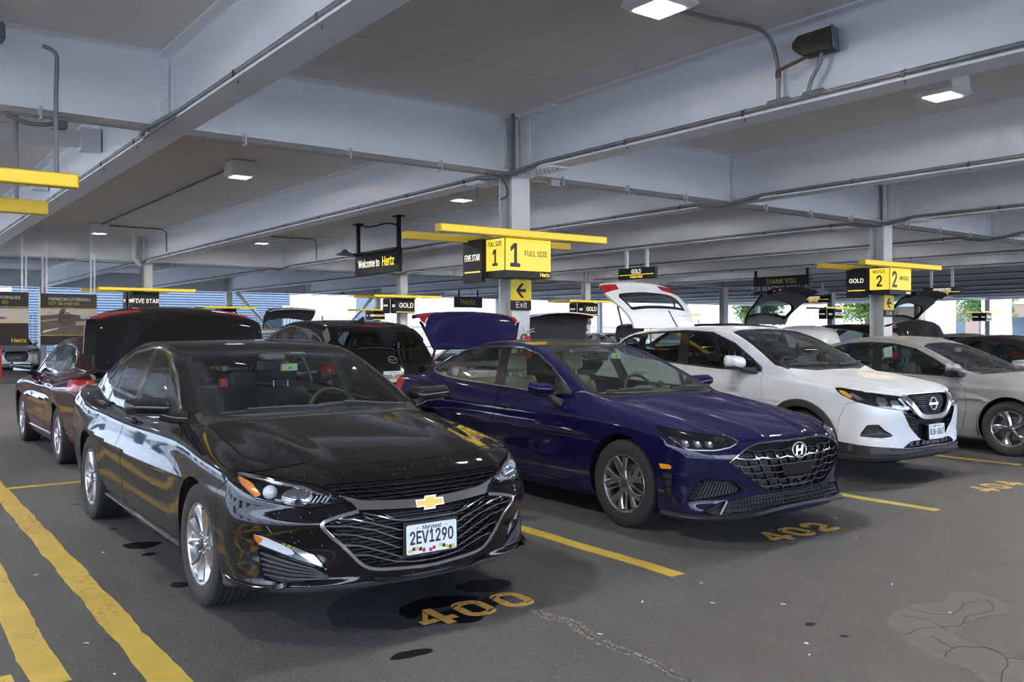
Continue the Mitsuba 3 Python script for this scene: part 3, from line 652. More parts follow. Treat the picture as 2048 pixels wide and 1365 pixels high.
for i, p in enumerate([[(2.34, 4.06), (2.36, 4.22), (2.55, 4.34), (2.76, 4.28), (2.86, 4.16), (2.70, 4.10), (2.52, 4.14)], [(2.34, 3.98), (2.5, 4.06), (2.7, 4.08), (2.98, 4.13), (2.93, 4.04), (2.78, 3.93), (2.6, 3.82), (2.46, 3.90)], [(2.84, 4.36), (2.96, 4.46), (3.14, 4.42), (3.17, 4.30), (3.08, 4.20), (2.92, 4.24)]]):
    solo('oil_stain', extrude(Polygon(blotch(p, 11 + i, .03)).buffer(0), .0011), 'wet_tar', ['black wet stain above the 4 of number 400', 'black wet stain around the middle of number 400', 'black wet stain above the last 0 of number 400'][i], 'stain')
for i, p in enumerate([[(1.52, 6.68), (1.62, 6.72), (1.77, 6.61), (1.70, 6.54), (1.60, 6.50)], [(1.555, 6.30), (1.60, 6.35), (1.65, 6.31), (1.60, 6.28)], [(1.52, 5.44), (1.55, 5.50), (1.60, 5.44), (1.56, 5.38)], [(1.56, 7.27), (1.60, 7.30), (1.63, 7.26)], [(1.49, 8.52), (1.53, 8.56), (1.57, 8.47)], [(3.95, 2.75), (3.99, 2.78), (4.01, 2.74)], [(3.93, 2.55), (3.97, 2.57), (3.99, 2.53)], [(2.0, 3.62), (2.12, 3.67), (2.2, 3.60)]]):
    solo('oil_stain', extrude(Polygon(blotch(p, 21 + i, .025)).buffer(0), .0008), 'wet_tar', ['long black wet mark beside the sill of the black sedan', 'small wet mark just in front of the long mark by the sill', 'small black wet mark beside the front tyre of the black sedan', 'tiny wet mark beside the rear door of the black sedan', 'small wet mark at the rear tyre of the black sedan', 'small black spot out on the lane, nearer the bay line', 'small black spot on the lane, nearer the viewer', 'faint wet mark in front of the left front tyre'][i], 'stain')
rp = thing('road_patch', 'pale cracked repair patch in the asphalt at the lower right', 'road patch')
PP = [(4.363, 2.54), (4.72, 2.612), (4.943, 2.546), (5.10, 2.597), (5.209, 2.496), (5.184, 2.347), (5.10, 2.255), (4.88, 2.264), (4.752, 2.287), (4.476, 2.251), (4.401, 2.178), (4.339, 2.013), (4.34, 1.90), (4.40, 1.70), (4.30, 1.5), (4.0, 1.6), (3.93, 1.853), (4.0, 1.964), (4.007, 2.064), (4.067, 2.215), (4.144, 2.338), (4.241, 2.459)]
part(rp, 'surface', extrude(Polygon(blotch(PP, 5, .03)).buffer(0), .0012), 'repair_asphalt')
for i, c in enumerate([[(4.22, 2.38), (4.42, 2.36), (4.60, 2.28), (4.74, 2.33), (4.95, 2.30), (5.15, 2.42)], [(4.62, 2.60), (4.66, 2.45), (4.78, 2.40), (5.0, 2.45), (5.12, 2.36)], [(4.08, 2.10), (4.22, 2.14), (4.36, 2.05), (4.30, 1.93), (4.12, 1.86), (3.97, 1.80)], [(4.30, 1.93), (4.37, 1.84)], [(4.45, 2.28), (4.52, 2.42), (4.50, 2.55)], [(4.22, 2.14), (4.30, 2.28)]]):
    q = spline(c, 24); q = q + (meshkit.fbm(np.column_stack([q * 25, np.full(24, i)]), 2)[:, None] - .5) * .03
    part(rp, 'crack', bar(np.column_stack([q, np.full(24, .0012)]), np.tile([0, 0, 1.0], (24, 1)), .005, .0008), 'crack_dark')
r_ = np.random.default_rng(3)
ck = np.array([(2.90, 3.93), (2.97, 3.82), (2.96, 3.65), (3.0, 3.56), (2.97, 3.40), (2.93, 3.2), (2.93, 3.07), (2.94, 2.88), (2.92, 2.77), (2.91, 2.6), (2.93, 2.3)])
cr = thing('road_crack', 'crumbling crack running from number 400 towards the bottom of the picture', 'crack')
q = spline(ck, 70); wv = .035 * np.interp(np.arange(70), [0, 12, 30, 69], [.5, 1.2, 1, .45]) * (.6 + .8 * r_.random(70))
part(cr, 'rubble', extrude(Polygon(np.vstack([q + [[1, 0]] * wv[:, None], (q - [[1, 0]] * wv[:, None])[::-1]])).buffer(0), .001), 'crumbled_asphalt')
part(cr, 'gap', bar(np.column_stack([q + r_.normal(0, .006, (70, 2)), np.full(70, .001)]), np.tile([0, 0, 1.0], (70, 1)), .004 + .008 * r_.random(70), .0008), 'crack_dark')
lit = thing('litter', 'tiny white scraps scattered over the asphalt', 'litter', kind='stuff')
sc_ = []
for (x, y) in [(1.36, 6.55), (.90, 6.2), (.92, 4.2), (.90, 4.7), (3.55, 3.55), (3.0, 3.3), (4.1, 3.6), (5.9, 3.7), (4.15, 3.05), (3.6, 2.5), (3.72, 2.6), (5.0, 2.9), (4.75, 2.42), (6.4, 4.2), (3.85, 3.3)]:
    sc_.append(moved(box(-.012, .012, -.006, .006, 0, .002), trans(x, y, 0) @ rotm([0, 0, 1], r_.uniform(0, 180)) @ np.diag([r_.uniform(.4, 1.3), r_.uniform(.4, 1), 1, 1])))
put(lit, join(*sc_), 'white_paint')
# deck panels between the beams
NX0, NX1 = -3, 12
for i in range(NX0, NX1):
    x0, x1 = XC + BAY * i, XC + BAY * (i + 1)
    ys = [5.5 + 2.63 * j for j in range(-6, 17)]
    ys = [y for y in ys if y < 48] + [49.4] if i < 5 else [-10.3, 9.95, 29.6, 49.4]
    for a, b in zip(ys[:-1], ys[1:]): struct('ceiling__panel', box(x0, x1, a + .005, b - .005, ZD, ZD + .2), 'deck_paint')
struct('ceiling__slab', box(XC + BAY * NX0 - .4, XC + BAY * NX1 + .4, -10.5, 49.6, ZD + .21, ZD + .6), 'deck_paint')
labels['ceiling__slab'] = {'kind': 'structure', 'label': 'concrete slab above the deck panels'}
# steel: I-sections
def ibeam(L, d=.80, w=.31, tf=.024, tw=.018):
    """Along +x from 0 to L, the underside of the lower flange at z = 0."""
    p = Polygon([(-w/2, 0), (w/2, 0), (w/2, tf), (tw/2 + .02, tf), (tw/2, tf + .02), (tw/2, d - tf - .02), (tw/2 + .02, d - tf), (w/2, d - tf), (w/2, d), (-w/2, d), (-w/2, d - tf), (-tw/2 - .02, d - tf), (-tw/2, d - tf - .02), (-tw/2, tf + .02), (-tw/2 - .02, tf), (-w/2, tf)])
    return moved(extrude(p, L), np.array([[0, 0, 1, 0], [1, 0, 0, 0], [0, 1, 0, 0], [0, 0, 0, 1.0]]))
BOLT = lathe([(.017, 0), (.017, .010), (.012, .016), (0, .018)], 8, 'z', 20)
def bolts(P, nrm):
    M = frame_at([0, 0, 0], np.cross(nrm, [.3, .2, .9]), np.cross(nrm, np.cross(nrm, [.3, .2, .9]))); M[:3, 2] = nrm
    return join(*[moved(BOLT, trans(*p) @ M) for p in P])
H = ZD - ZB
def along_y(x, y0, y1, z=ZB, d=None): return moved(ibeam(y1 - y0, d or H), trans(x, y0, z) @ rotm([0, 0, 1], 90))
def along_x(y, x0, x1, z=ZB, d=None): return moved(ibeam(x1 - x0, d or H), trans(x0, y, z))
WHERE = {-3: 'along the far left edge', -2: 'at the upper left edge', -1: 'the big one crossing the upper left corner', 0: 'over the column with the sign 1', 1: 'behind the column with the sign 1, meeting the cross beam left of sign 2', 2: 'over the column with the sign 2'}
beam_key = {}
for i in range(NX0, NX1 + 1):
    x = XC + BAY * i
    k = thing('roof_beam', ('grey painted steel roof beam running away to the left, ' + WHERE[i]) if i in WHERE else 'distant grey steel roof beam, one of the stripes receding on the right', 'beam', None if i in WHERE else 'receding roof beams on the right')
    beam_key[i] = k; put(k, along_y(x, -10.3, 49.3), 'beam_paint')
for j, y in enumerate(YR):
    for i in range(NX0, NX1):
        x0, x1 = XC + BAY * i + .02, XC + BAY * (i + 1) - .02
        lab = {(0, -2): 'grey steel cross beam at the top left with a bolted end', (0, -1): 'grey steel cross beam between the upper left beam and the sign 1 column', (0, 0): 'grey steel cross beam just right of the sign 1 column', (0, 1): 'grey steel cross beam meeting the sign 2 column from the left', (0, 2): 'grey steel cross beam just right of the sign 2 column'}.get((j, i))
        k = thing('cross_beam', lab or ['grey steel cross beam of the nearest row of columns', 'grey steel cross beam of the second row of columns', 'grey steel cross beam along the far edge of the deck'][j], 'beam', None if lab else ['further cross beams of the nearest row', 'cross beams of the second row', 'cross beams of the far edge'][j])
        put(k, along_x(y, x0, x1, ZB + (.02 if j < 2 else 0)), 'beam_paint')
        if j < 2 and i <= 4:
            for xs, nm in ((x0 + .11, 0), (x1 - .11, 1)):
                two = (i + nm) % 2 == 0                              # at a column: two rows of bolts
                pl_ = box(xs - .085, xs + .085, y - .030, y - .009, ZB + .10, ZD - .10, .004)
                part(k, 'end_plate', pl_, 'beam_paint')
                P = [(xs + dx, y - .030, z) for dx in ((-.045, .045) if two else (.0,)) for z in np.arange(ZB + .15, ZD - .13, .065 if two else .07)]
                part(k, 'bolts', bolts(P, [0, -1, 0]), 'beam_paint', kind='stuff')
for i in (-1, 0, 1, 2, 3, 4):                                       # angles at the crossings, on the beams' near sides
    for y in YR[:2]:
        x = XC + BAY * i
        if i % 2:
            part(beam_key[i], 'angle', box(x - .032, x - .009, y - .12, y - .01, ZB + .10, ZD - .10, .003), 'beam_paint')
            part(beam_key[i], 'bolts', bolts([(x - .032, y - .085, z) for z in np.arange(ZB + .15, ZD - .13, .07)], [-1, 0, 0]), 'beam_paint', kind='stuff')
        else:
            for s in (-1, 1):                                       # splice plates with bolts at the columns
                ya, yb = (y - .17, y - 1.0) if s < 0 else (y + .17, y + 1.0); y0, y1 = min(ya, yb), max(ya, yb)
                part(beam_key[i], 'splice_plate', box(x - .15, x + .15, y0, y1, ZB - .028, ZB, .004), 'beam_paint')
                P = [(x + dx, yy, ZB - .028) for dx in (-.11, -.05, .05, .11) for yy in np.arange(y0 + .06, y1 - .03, .085)]
                part(beam_key[i], 'bolts', bolts(P, [0, 0, -1]), 'beam_paint', kind='stuff')
                part(beam_key[i], 'web_plate', box(x - .030, x - .009, y0 if s > 0 else y1 - .22, y0 + .22 if s > 0 else y1, ZB + .08, ZD - .08, .004), 'beam_paint')
                yw = (y0 + .11) if s > 0 else (y1 - .11)
                part(beam_key[i], 'bolts', bolts([(x - .030, yw + dy, z) for dy in (-.055, .055) for z in np.arange(ZB + .14, ZD - .12, .065)], [-1, 0, 0]), 'beam_paint', kind='stuff')
                part(beam_key[i], 'top_plate', box(x - .15, x + .15, y0, y1, ZD - .052, ZD - .024, .004), 'beam_paint')
                part(beam_key[i], 'bolts', bolts([(x + dx, yy, ZD - .052) for dx in (-.11, -.05) for yy in np.arange(y0 + .06, y1 - .03, .085)], [0, 0, -1]), 'beam_paint', kind='stuff')
def column(x, y, label, group=None, s=.31, zt=ZD):
    k = thing('column', label, 'column', group)
    t, w = .026, .018; h = s / 2
    p = Polygon([(-h, -h), (h, -h), (h, -h + t), (w, -h + t), (w, h - t), (h, h - t), (h, h), (-h, h), (-h, h - t), (-w, h - t), (-w, -h + t), (-h, -h + t)])
    put(k, moved(extrude(p, zt - .02), trans(x, y, 0)), 'column_paint')
    part(k, 'base_plate', box(x - .24, x + .24, y - .24, y + .24, 0, .03, .005), 'beam_paint')
    return k
def column_f(p, n, uv): return MX((.62, .625, .63), (.69, .69, .685), mikit.fbm(p.x * 3, p.y * 3, p.z * 1.2, 3)) * (.97 + .06 * mikit.noise(p.x * 200, p.y * 200, p.z * 200))
paint('column_paint', mikit.proc(column_f), .42)
for i in (-2, 0, 2, 4, 6, 8, 10, 12):
    for j, y in enumerate(YR):
        lab = {(0, 0): 'grey steel column with the yellow sign 1 between the blue sedan and the white hatchback', (2, 0): 'grey steel column with the yellow sign 2 behind the silver sedan', (0, 1): 'grey steel column of the second row, behind the FIVE STAR sign at the left', (2, 1): 'grey steel column of the second row behind the GOLD sign in the middle'}.get((i, j))
        column(XC + BAY * i, y, lab or 'plain grey steel column far back in the garage', None if lab else 'far columns')
car_materials()
def drops(base, drop=(.5, .5, .52)):
    """A dark clear-coated paint with dried water spots."""
    def f(p, n, uv):
        a, b, r = mikit.voronoi(p.x * 55 + p.z * 31, p.y * 55 - p.z * 23)
        w = mikit.smoothstep(.10, .03, a) * mikit.smoothstep(.80, .84, r) * mikit.smoothstep(.45, .6, mikit.noise(p.x * 2.0, p.y * 2.0, p.z * 2.0))
        return mikit.mix(base, drop, w)
    return mikit.proc(f)
scene['car_black'] = {'type': 'twosided', 'bsdf': {'type': 'principled', 'base_color': drops((.0045, .0042, .0048)), 'roughness': .035, 'specular': .55}}
def flakes(a, b):
    return mikit.proc(lambda p, n, uv: MX(a, b, mikit.noise(p.x * 900, p.y * 900, p.z * 900)))
paint('car_blue', flakes((.0038, .0034, .021), (.0068, .0058, .037)), .05, .0, spec=.55)
paint('car_white', (.84, .84, .83), .07); paint('car_silver', flakes((.33, .33, .34), (.40, .40, .41)), .30, .5, coat=1.0); paint('car_maroon', flakes((.022, .005, .008), (.038, .008, .012)), .05, spec=.6); paint('car_black_plain', (.006, .006, .007), .04); paint('car_beige', (.52, .48, .42), .3, coat=1.0); paint('car_grey', (.10, .105, .11), .25, .4, coat=1.0)
# ---------------------------------------------------------------- conduits, lamps, signs
def clamp_at(p, along, r=.024):
    """A beam clamp: a block with a screw below."""
    M = trans(*p) @ (rotm([0, 0, 1], 90) if along == 'y' else np.eye(4))
    return moved(join(box(-.018, .018, -.030, .030, -.030, .034, .006), tube([[0, -.02, -.075], [0, -.02, .055]], .007, 8), box(-.012, .012, -.05, -.028, -.045, .015, .003)), M)
CNAME = {-1: 'pair of grey conduits clamped along the big upper left beam', 0: 'pair of grey conduits clamped along the beam over the sign 1 column', 1: 'pair of grey conduits along the beam behind the sign 1 column', 2: 'pair of grey conduits along the beam over the sign 2 column'}
for i in range(-2, 11):
    x = XC + BAY * i - .135
    k = thing('conduit', CNAME.get(i, 'thin conduit line along a distant roof beam'), 'conduit', None if i in CNAME else 'conduits on the distant beams')
    pts = []
    segs = [(-9.5, 9.2), (10.6, 28.9), (30.2, 48.6)]
    for a, b in segs:
        part(k, 'pipe', tube([[x, a, ZB + .066], [x, b, ZB + .066]], .023, 8), 'conduit_metal')
        if i < 4: part(k, 'pipe', tube([[x - .005, a, ZB + .030], [x - .005, b - .3, ZB + .030]], .015, 8), 'conduit_metal')
    if i < 4:
        for a, b in zip(segs[:-1], segs[1:]):                        # a bow around the crossing
            s = np.linspace(0, 1, 18); yy = a[1] + (b[0] - a[1]) * s; bow = np.sin(np.pi * s)
            part(k, 'bend', tube(np.stack([x - .17 * bow, yy, ZB + .066 - .10 * bow], 1), .023, 8), 'conduit_metal')
            part(k, 'bend', tube(np.stack([x - .13 * bow, yy, ZB + .030 - .10 * bow], 1), .015, 8), 'conduit_metal')
    for n_, y in enumerate(np.arange(-6.2, 48, 1.72)):
        if 8.9 < y < 10.9 or 28.6 < y < 30.4 or (i >= 4 and n_ % 2): continue
        part(k, 'clamp', clamp_at((x, y, ZB + .05), 'y'), 'rust_iron' if (i + n_) % 3 else 'clamp_metal')
for j, y in enumerate(YR):
    for i in range(-2, 6 if j < 2 else 4):
        x0, x1 = XC + BAY * i + .25, XC + BAY * (i + 1) - .25; z = ZB - .01
        lab = {(0, -1): 'thin conduits under the cross beam left of the sign 1 column', (0, 0): 'thin conduits under the cross beam right of the sign 1 column', (0, 1): 'bundle of conduits under the cross beam left of the sign 2 column'}.get((j, i))
        k = thing('conduit', lab or 'thin conduit strung under a cross beam', 'conduit', None if lab else 'conduits under the cross beams')
        n = 4 if (j, i) in ((0, 1), (0, 2)) else 2
        for m_ in range(n): part(k, 'pipe', tube([[x0, y - .17 + .03 * m_, z - .05 + .012 * (m_ % 2)], [x1, y - .17 + .03 * m_, z - .05 + .012 * (m_ % 2)]], .011, 7), 'conduit_light' if m_ % 2 else 'conduit_metal')
        for x in np.arange(x0 + .5, x1 - .2, 1.3): part(k, 'clamp', box(x - .012, x + .012, y - .19, y - .10, z - .075, z + .06, .004), 'conduit_light')
jb = solo('junction_box', join(box(7.9, 8.06, 9.70, 9.82, 3.58, 3.68, .008), tube([[7.6, 9.74, 3.63], [7.9, 9.76, 3.63]], .014)), 'conduit_light', 'small grey junction box under the cross beam right of the sign 1 column', 'junction box')
def lamp(x, y, label, group=None, on=True, s=.22, glow=(26, 25, 24)):
    k = thing('ceiling_lamp', label, 'lamp', group); z1 = ZD - .015; z0 = ZD - .29
    body = hullpts([(x + a * s * (1 if z < z1 else .92), y + b * s * (1 if z < z1 else .92), z) for a in (-1, 1) for b in (-1, 1) for z in (z0 + .05, z1)])
    put(k, body, 'white_paint')
    part(k, 'bezel', hullpts([(x + a * s * q, y + b * s * q, z) for a in (-1, 1) for b in (-1, 1) for q, z in ((1.06, z0 + .055), (1.06, z0 + .04), (.86, z0 + .004))]), 'white_paint')
    part(k, 'diffuser', box(x - s * .70, x + s * .70, y - s * .70, y + s * .70, z0 - .006, z0 + .004), 'lamp_face', **LAMP)
LAMP = emit('lamp_face', 820, 765, 700, w=1.0)
names = {(0, 0): 'square ceiling lamp above the number 402 at the top edge of the picture', (0, 1): 'square lit ceiling lamp left of the middle, beyond the big cross beam', (0, 2): 'square lit ceiling lamp far left, where two thin pipes meet', (1, 0): 'square lit ceiling lamp at the right behind the conduit drop', (1, 1): 'square lit ceiling lamp just left of the sign 1 column', (1, 2): 'square lit ceiling lamp left of the welcome sign'}
for i in range(-2, 6):
    for j, y in enumerate((5.23, 15.35, 26.6)):
        if (i, j) in ((5, 0),): continue
        lamp(XC + BAY * i - 2.0, y, names.get((i, j)) or 'square ceiling lamp, ' + ['nearest', 'second', 'farthest'][j] + ' of three ' + {-2: 'along the left edge of the garage', -1: 'left of the big upper left beam', 2: 'between the second and third beam right of sign 1', 3: 'just right of the sign 2 column', 4: 'in the second bay right of sign 2', 5: 'in the third bay right of sign 2'}[i])
for p, lab in [([[5.43, 15.5, ZD - .05], [5.43, 26.3, ZD - .05]], 'thin pipe on the deck joining the two ceiling lamps at the left'), ([[5.5, 26.55, ZD - .05], [7.10, 26.55, ZD - .05], [7.22, 26.55, ZD - .14], [7.22, 26.55, ZB + .12]], 'thin pipe turning down the beam at the far left lamp'), ([[10.2, 26.6, ZD - .05], [11.75, 26.6, ZD - .05], [11.9, 26.6, ZD - .14], [11.9, 26.6, ZB + .12]], 'thin pipe turning down the beam left of the welcome sign')]:
    solo('lamp_pipe', tube(p, .018, 8), 'clamp_metal', lab, 'pipe')
def drop(name, pts, m='conduit_metal', r=.020): return tube(spline(pts, 40), r, 10)
X0 = XC - .135
paint('brown_iron', (.028, .022, .019), .7)
for y, lab in ((13.4, 'pale steel channel meeting the big upper left beam, the nearer one'), (17.6, 'pale steel channel meeting the big upper left beam, the farther one')):
    kk = thing('steel_channel', lab, 'beam'); put(kk, box(-1.6, 2.60, y - .05, y + .05, 4.07, 4.29, .006), 'white_paint'); part(kk, 'end_bracket', box(2.48, 2.74, y - .09, y + .09, 4.02, 4.34, .004), 'beam_paint')
k = thing('conduit_drop', 'grey conduit bending from the deck to a fitting on the upper right beam', 'conduit')
part(k, 'pipe', drop('', [(X0 - 1.3, 5.62, ZD - .04), (X0 - .5, 5.52, ZD - .04), (X0 - .12, 5.45, ZD - .10), (X0 - .02, 5.43, ZD - .30), (X0, 5.42, 4.1), (X0, 5.42, ZB + .11)]), 'conduit_metal')
part(k, 'coupling', tube([[X0, 5.42, 4.02], [X0, 5.42, 4.08]], .028), 'rust_iron'); part(k, 'fitting', blob(.06, .26, .06, .025, (X0, 5.42, ZB + .085)), 'box_metal')
k = thing('floodlight', 'dark brown boxy floodlight on a bent pipe fixed to the beam at the upper right', 'floodlight')
FM = trans(X0 - .02, 4.98, 4.24) @ rotm([0, 0, 1], 18) @ rotm([1, 0, 0], -6)
part(k, 'housing', moved(hullpts([(a * .085, b, z) for a in (-1, 1) for b, z in ((.20, -.02), (.20, .03), (.14, .09), (-.16, .10), (-.16, -.10), (.10, -.10))]), FM), 'brown_iron'); part(k, 'plate', moved(box(-.09, .09, -.19, -.165, -.11, .11, .01), FM), 'box_metal'); part(k, 'arm', moved(tube([[0, .05, -.09], [0, .40, -.16]], .018), FM), 'rust_iron')
part(k, 'pipe', drop('', [(X0 - .01, 4.93, 4.14), (X0 - .01, 4.95, 4.05), (X0, 5.05, 3.90), (X0, 5.08, 3.78)]), 'conduit_metal'); part(k, 'fitting', blob(.06, .24, .06, .025, (X0, 5.02, ZB + .085)), 'box_metal')
k = thing('floodlight', 'grey floodlight box at the top left corner of the picture', 'floodlight')
FM = trans(1.02, 9.55, 4.42)
part(k, 'housing', moved(join(box(-.16, .10, -.10, .10, -.17, .0, .02), box(-.15, .09, -.12, -.10, -.15, -.02, .004)), FM), 'box_metal'); part(k, 'pipe', moved(drop('', [(-.02, 0, -.02), (-.05, -.02, .06), (-.2, -.08, .085), (-.5, -.2, .09)]), FM), 'conduit_metal')
k = thing('junction_box', 'small grey junction box under the cross beam at the upper left', 'junction box'); put(k, box(1.60, 1.74, 9.98, 10.12, 3.60, 3.69, .01), 'box_metal'); part(k, 'pipe', drop('', [(1.2, 10.05, 3.68), (1.4, 10.05, 3.62), (1.6, 10.05, 3.64)]), 'conduit_metal')
# column 1's own pipes
k = thing('conduit_drop', 'dark conduit in the corner of the sign 1 column, rising to the deck', 'conduit'); part(k, 'pipe', tube([[7.27, 9.76, ZB + .02], [7.27, 9.76, ZD]], .028), 'box_metal')
part(k, 'cable', drop('', [(6.9, 9.72, ZB - .05), (7.05, 9.72, ZB - .10), (7.20, 9.80, ZB - .28), (7.27, 10.05, ZB - .32)], r=.013), 'clamp_metal'); part(k, 'cable', drop('', [(6.8, 9.75, ZB - .04), (7.0, 9.74, ZB - .06), (7.28, 9.77, ZB - .03), (7.4, 9.5, ZB + .05)], r=.013), 'conduit_metal')
# --- signs
YEL = emit('sign_glow', 1.25, .86, .06, w=.3); BARL = emit('bar_glow', 1.05, .72, .012, w=.3); TXT = emit('text_glow', 1.3, 1.15, .95); TXY = emit('text_yellow', 1.5, 1.0, .05)
paint('bar_side', (.70, .47, .008), .4)
def faceM(p, nrm):
    right = {'-y': [1, 0, 0], '-x': [0, -1, 0], '+y': [-1, 0, 0]}[nrm]; return frame_at(p, right, [0, 0, 1])
def word(par, s, h, p, nrm, m, name='lettering', narrow=1.0, bold=False, em=None, depth=.004, center=True):
    part(par, name, text(s, h, depth, bold, center, narrow), m, M=faceM(p, nrm), **(em or {}))
def lightbar(par, x0, x1, y, z0, z1, d=.13, glow=True):
    k = key_for('light_bar', par)
    part(k, 'case', box(x0, x1, y, y + d, z0, z1, .004), 'bar_side')
    part(k, 'front', box(x0 + .02, x1 - .015, y - .003, y + .004, z0 + .012, z1 - .012), 'bar_glow' if glow else 'bar_side', **(BARL if glow else {}))
def cluster(cx, cy, label, num, cls, side, small=None, detail=True):
    k = thing('bay_sign', label, 'sign'); dx, dy = cx - 7.43, cy - 9.95
    lightbar(k, 5.80 + dx, 8.60 + dx, 9.30 + dy, 2.765, 2.865); lightbar(k, 5.86 + dx, 8.72 + dx, 10.24 + dy, 2.755, 2.855, glow=False)
    x0, x1, yf, yb = 6.90 + dx, 7.69 + dx, 9.45 + dy, 9.90 + dy
    part(k, 'box', box(x0 + .004, x1 - .004, yf + .004, yb, 2.245, 2.775), 'dark_frame')
    part(k, 'front_panel', box(x0 + .012, x1 - .008, yf, yf + .006, 2.335, 2.762), 'sign_glow', **YEL); part(k, 'side_panel', box(x0, x0 + .006, yf + .012, yb - .02, 2.335, 2.762), 'sign_glow', **YEL)
    word(k, num, .30, (x0 + .17, yf - .001, 2.39), '-y', 'ink_black', bold=True, narrow=.8); word(k, cls, .072, (x0 + .525, yf - .001, 2.535), '-y', 'ink_black', narrow=.80)
    word(k, num, .21, (x0 - .001, yf + .22, 2.405), '-x', 'ink_black', bold=True, narrow=.8); word(k, cls, .062, (x0 - .001, yf + .225, 2.665), '-x', 'ink_black', narrow=.74)
    word(k, 'Hertz', .05, (x1 - .105, yf + .003, 2.265), '-y', 'text_yellow', bold=True, em=TXY)
    part(k, 'side_box', box(x0 - .06, x0, yb, yb + .46, 2.19, 2.78), 'black_sign'); part(k, 'side_stripe', box(x0 - .063, x0 - .058, yb + .04, yb + .42, 2.325, 2.345), 'text_yellow', **TXY)
    word(k, side, .085, (x0 - .062, yb + .23, 2.49), '-x', 'text_glow', em=TXT, narrow=.62 if len(side) > 5 else 1.0, bold=True)
    return k
cluster(7.43, 9.95, 'yellow lit sign 1 FULL SIZE with long light bars on the middle column', '1', 'FULL SIZE', 'FIVE STAR')
cluster(7.43 + 2 * BAY, 9.95, 'yellow lit sign 2 MIDSIZE with light bars on the right column', '2', 'MIDSIZE', 'GOLD')
k = thing('bay_sign', 'two yellow light bars of a sign cut off by the left edge of the picture', 'sign')
lightbar(k, -1.2, 1.70, 9.20, 2.885, 3.015); lightbar(k, -1.2, 1.60, 10.24, 2.735, 2.875, glow=False); part(k, 'box', box(-2.4, -1.6, 9.45, 9.9, 2.4, 2.88), 'dark_frame')
for y, xx, zt in ((9.27, 1.52, 3.02), (10.3, 1.32, 2.88)): part(k, 'hanger', tube(spline([(xx - .12, y, ZB + .50), (xx - .02, y, ZB + .46), (xx, y, ZB + .3), (xx, y, zt)], 20), .02, 8), 'conduit_metal')
def exit_sign(x, y, label):
    k = thing('exit_sign', label, 'sign'); part(k, 'arrow_panel', box(x - .175, x + .175, y - .02, y, 1.945, 2.235), 'sign_yellow'); part(k, 'word_panel', box(x - .175, x + .175, y - .02, y, 1.81, 1.945), 'warm_black')
    a = Polygon([(-.095, 0), (-.005, .10), (.045, .10), (-.03, .022), (.075, .022), (.075, -.022), (-.03, -.022), (.045, -.10), (-.005, -.10)])
    part(k, 'arrow', extrude(a, .003), 'warm_black', M=faceM((x, y - .02, 2.085), '-y')); word(k, 'Exit', .085, (x, y - .02, 1.845), '-y', 'plate_white')
exit_sign(7.43 - .01, 9.79, 'yellow Exit sign with a left arrow on the middle column above the fire extinguisher'); exit_sign(7.43 + 2 * BAY - .0, 9.79, 'yellow Exit sign with a left arrow on the column behind the silver sedan')
def gold_cluster(cx, cy, label, word_, ext=True, z=0.0, w=2.9, x_off=-1.55):
    k = thing('bay_sign', label, 'sign')
    lightbar(k, cx + x_off, cx + x_off + w, cy - .70, 2.765 + z, 2.865 + z); lightbar(k, cx + x_off - .3, cx + x_off + w * .8, cy + .25, 2.755 + z, 2.855 + z, glow=False)
    x0, x1 = cx - .53, cx + .26
    part(k, 'box', box(x0, x1, cy - .5, cy - .05, 2.19 + z, 2.75 + z), 'dark_frame'); word(k, word_, .17 if len(word_) < 6 else .13, ((x0 + x1) / 2 + (.03 if len(word_) < 6 else 0), cy - .502, 2.40 + z), '-y', 'text_glow', em=TXT, bold=True, narrow=.95 if len(word_) < 6 else .85)
    part(k, 'stripe', box(x0, x1, cy - .503, cy - .50, 2.215 + z, 2.245 + z), 'text_yellow', **TXY); word(k, word_, .10, (x0 - .002, cy - .3, 2.42 + z), '-x', 'text_glow', em=TXT, bold=True, narrow=.6); part(k, 'side_box', box(x0 - .08, x0 - .01, cy - .05, cy + .40, 2.19 + z, 2.75 + z), 'dark_frame')
    word(k, 'FIVE STAR' if len(word_) < 6 else 'GOLD', .07, (x0 - .082, cy + .18, 2.45 + z), '-x', 'text_glow', em=TXT, narrow=.7, bold=True)
gold_cluster(16.75, 29.6, 'GOLD sign with a yellow light bar on the second row column in the middle', 'GOLD'); gold_cluster(7.43, 29.6, 'FIVE STAR sign with a yellow light bar behind the open maroon boot', 'FIVE STAR'); gold_cluster(26.07, 29.6, 'GOLD sign with a yellow light bar right of the Exit column', 'GOLD')
# ---------------------------------------------------------------- hanging signs, boards, pendant lamps, what lies outside
def hang_sign(name, label, x, y0, y1, z0, z1, d=.10):
    """A dark box sign in the yz plane that faces -x; its reading direction runs from y1 (far) to y0 (near)."""
    k = thing(name, label, 'sign'); part(k, 'panel', box(x, x + d, y0, y1, z0, z1, .006), 'black_sign'); return k
k = hang_sign('hanging_sign', 'black Welcome to Hertz sign hung from the deck by two black posts', 11.25, 20.05, 22.55, 3.07, 3.62)
word(k, 'Welcome to', .20, (11.246, 21.72, 3.27), '-x', 'text_glow', em=TXT, narrow=.80, bold=True); word(k, 'Hertz', .24, (11.246, 20.62, 3.26), '-x', 'text_yellow', bold=True, em=TXY, narrow=.8)
for y in (20.15, 22.45): part(k, 'post', box(11.26, 11.34, y - .05, y + .05, 3.55, ZD), 'black_sign'); part(k, 'post_cap', box(11.2, 11.4, y - .16, y + .16, ZD - .03, ZD), 'black_sign')
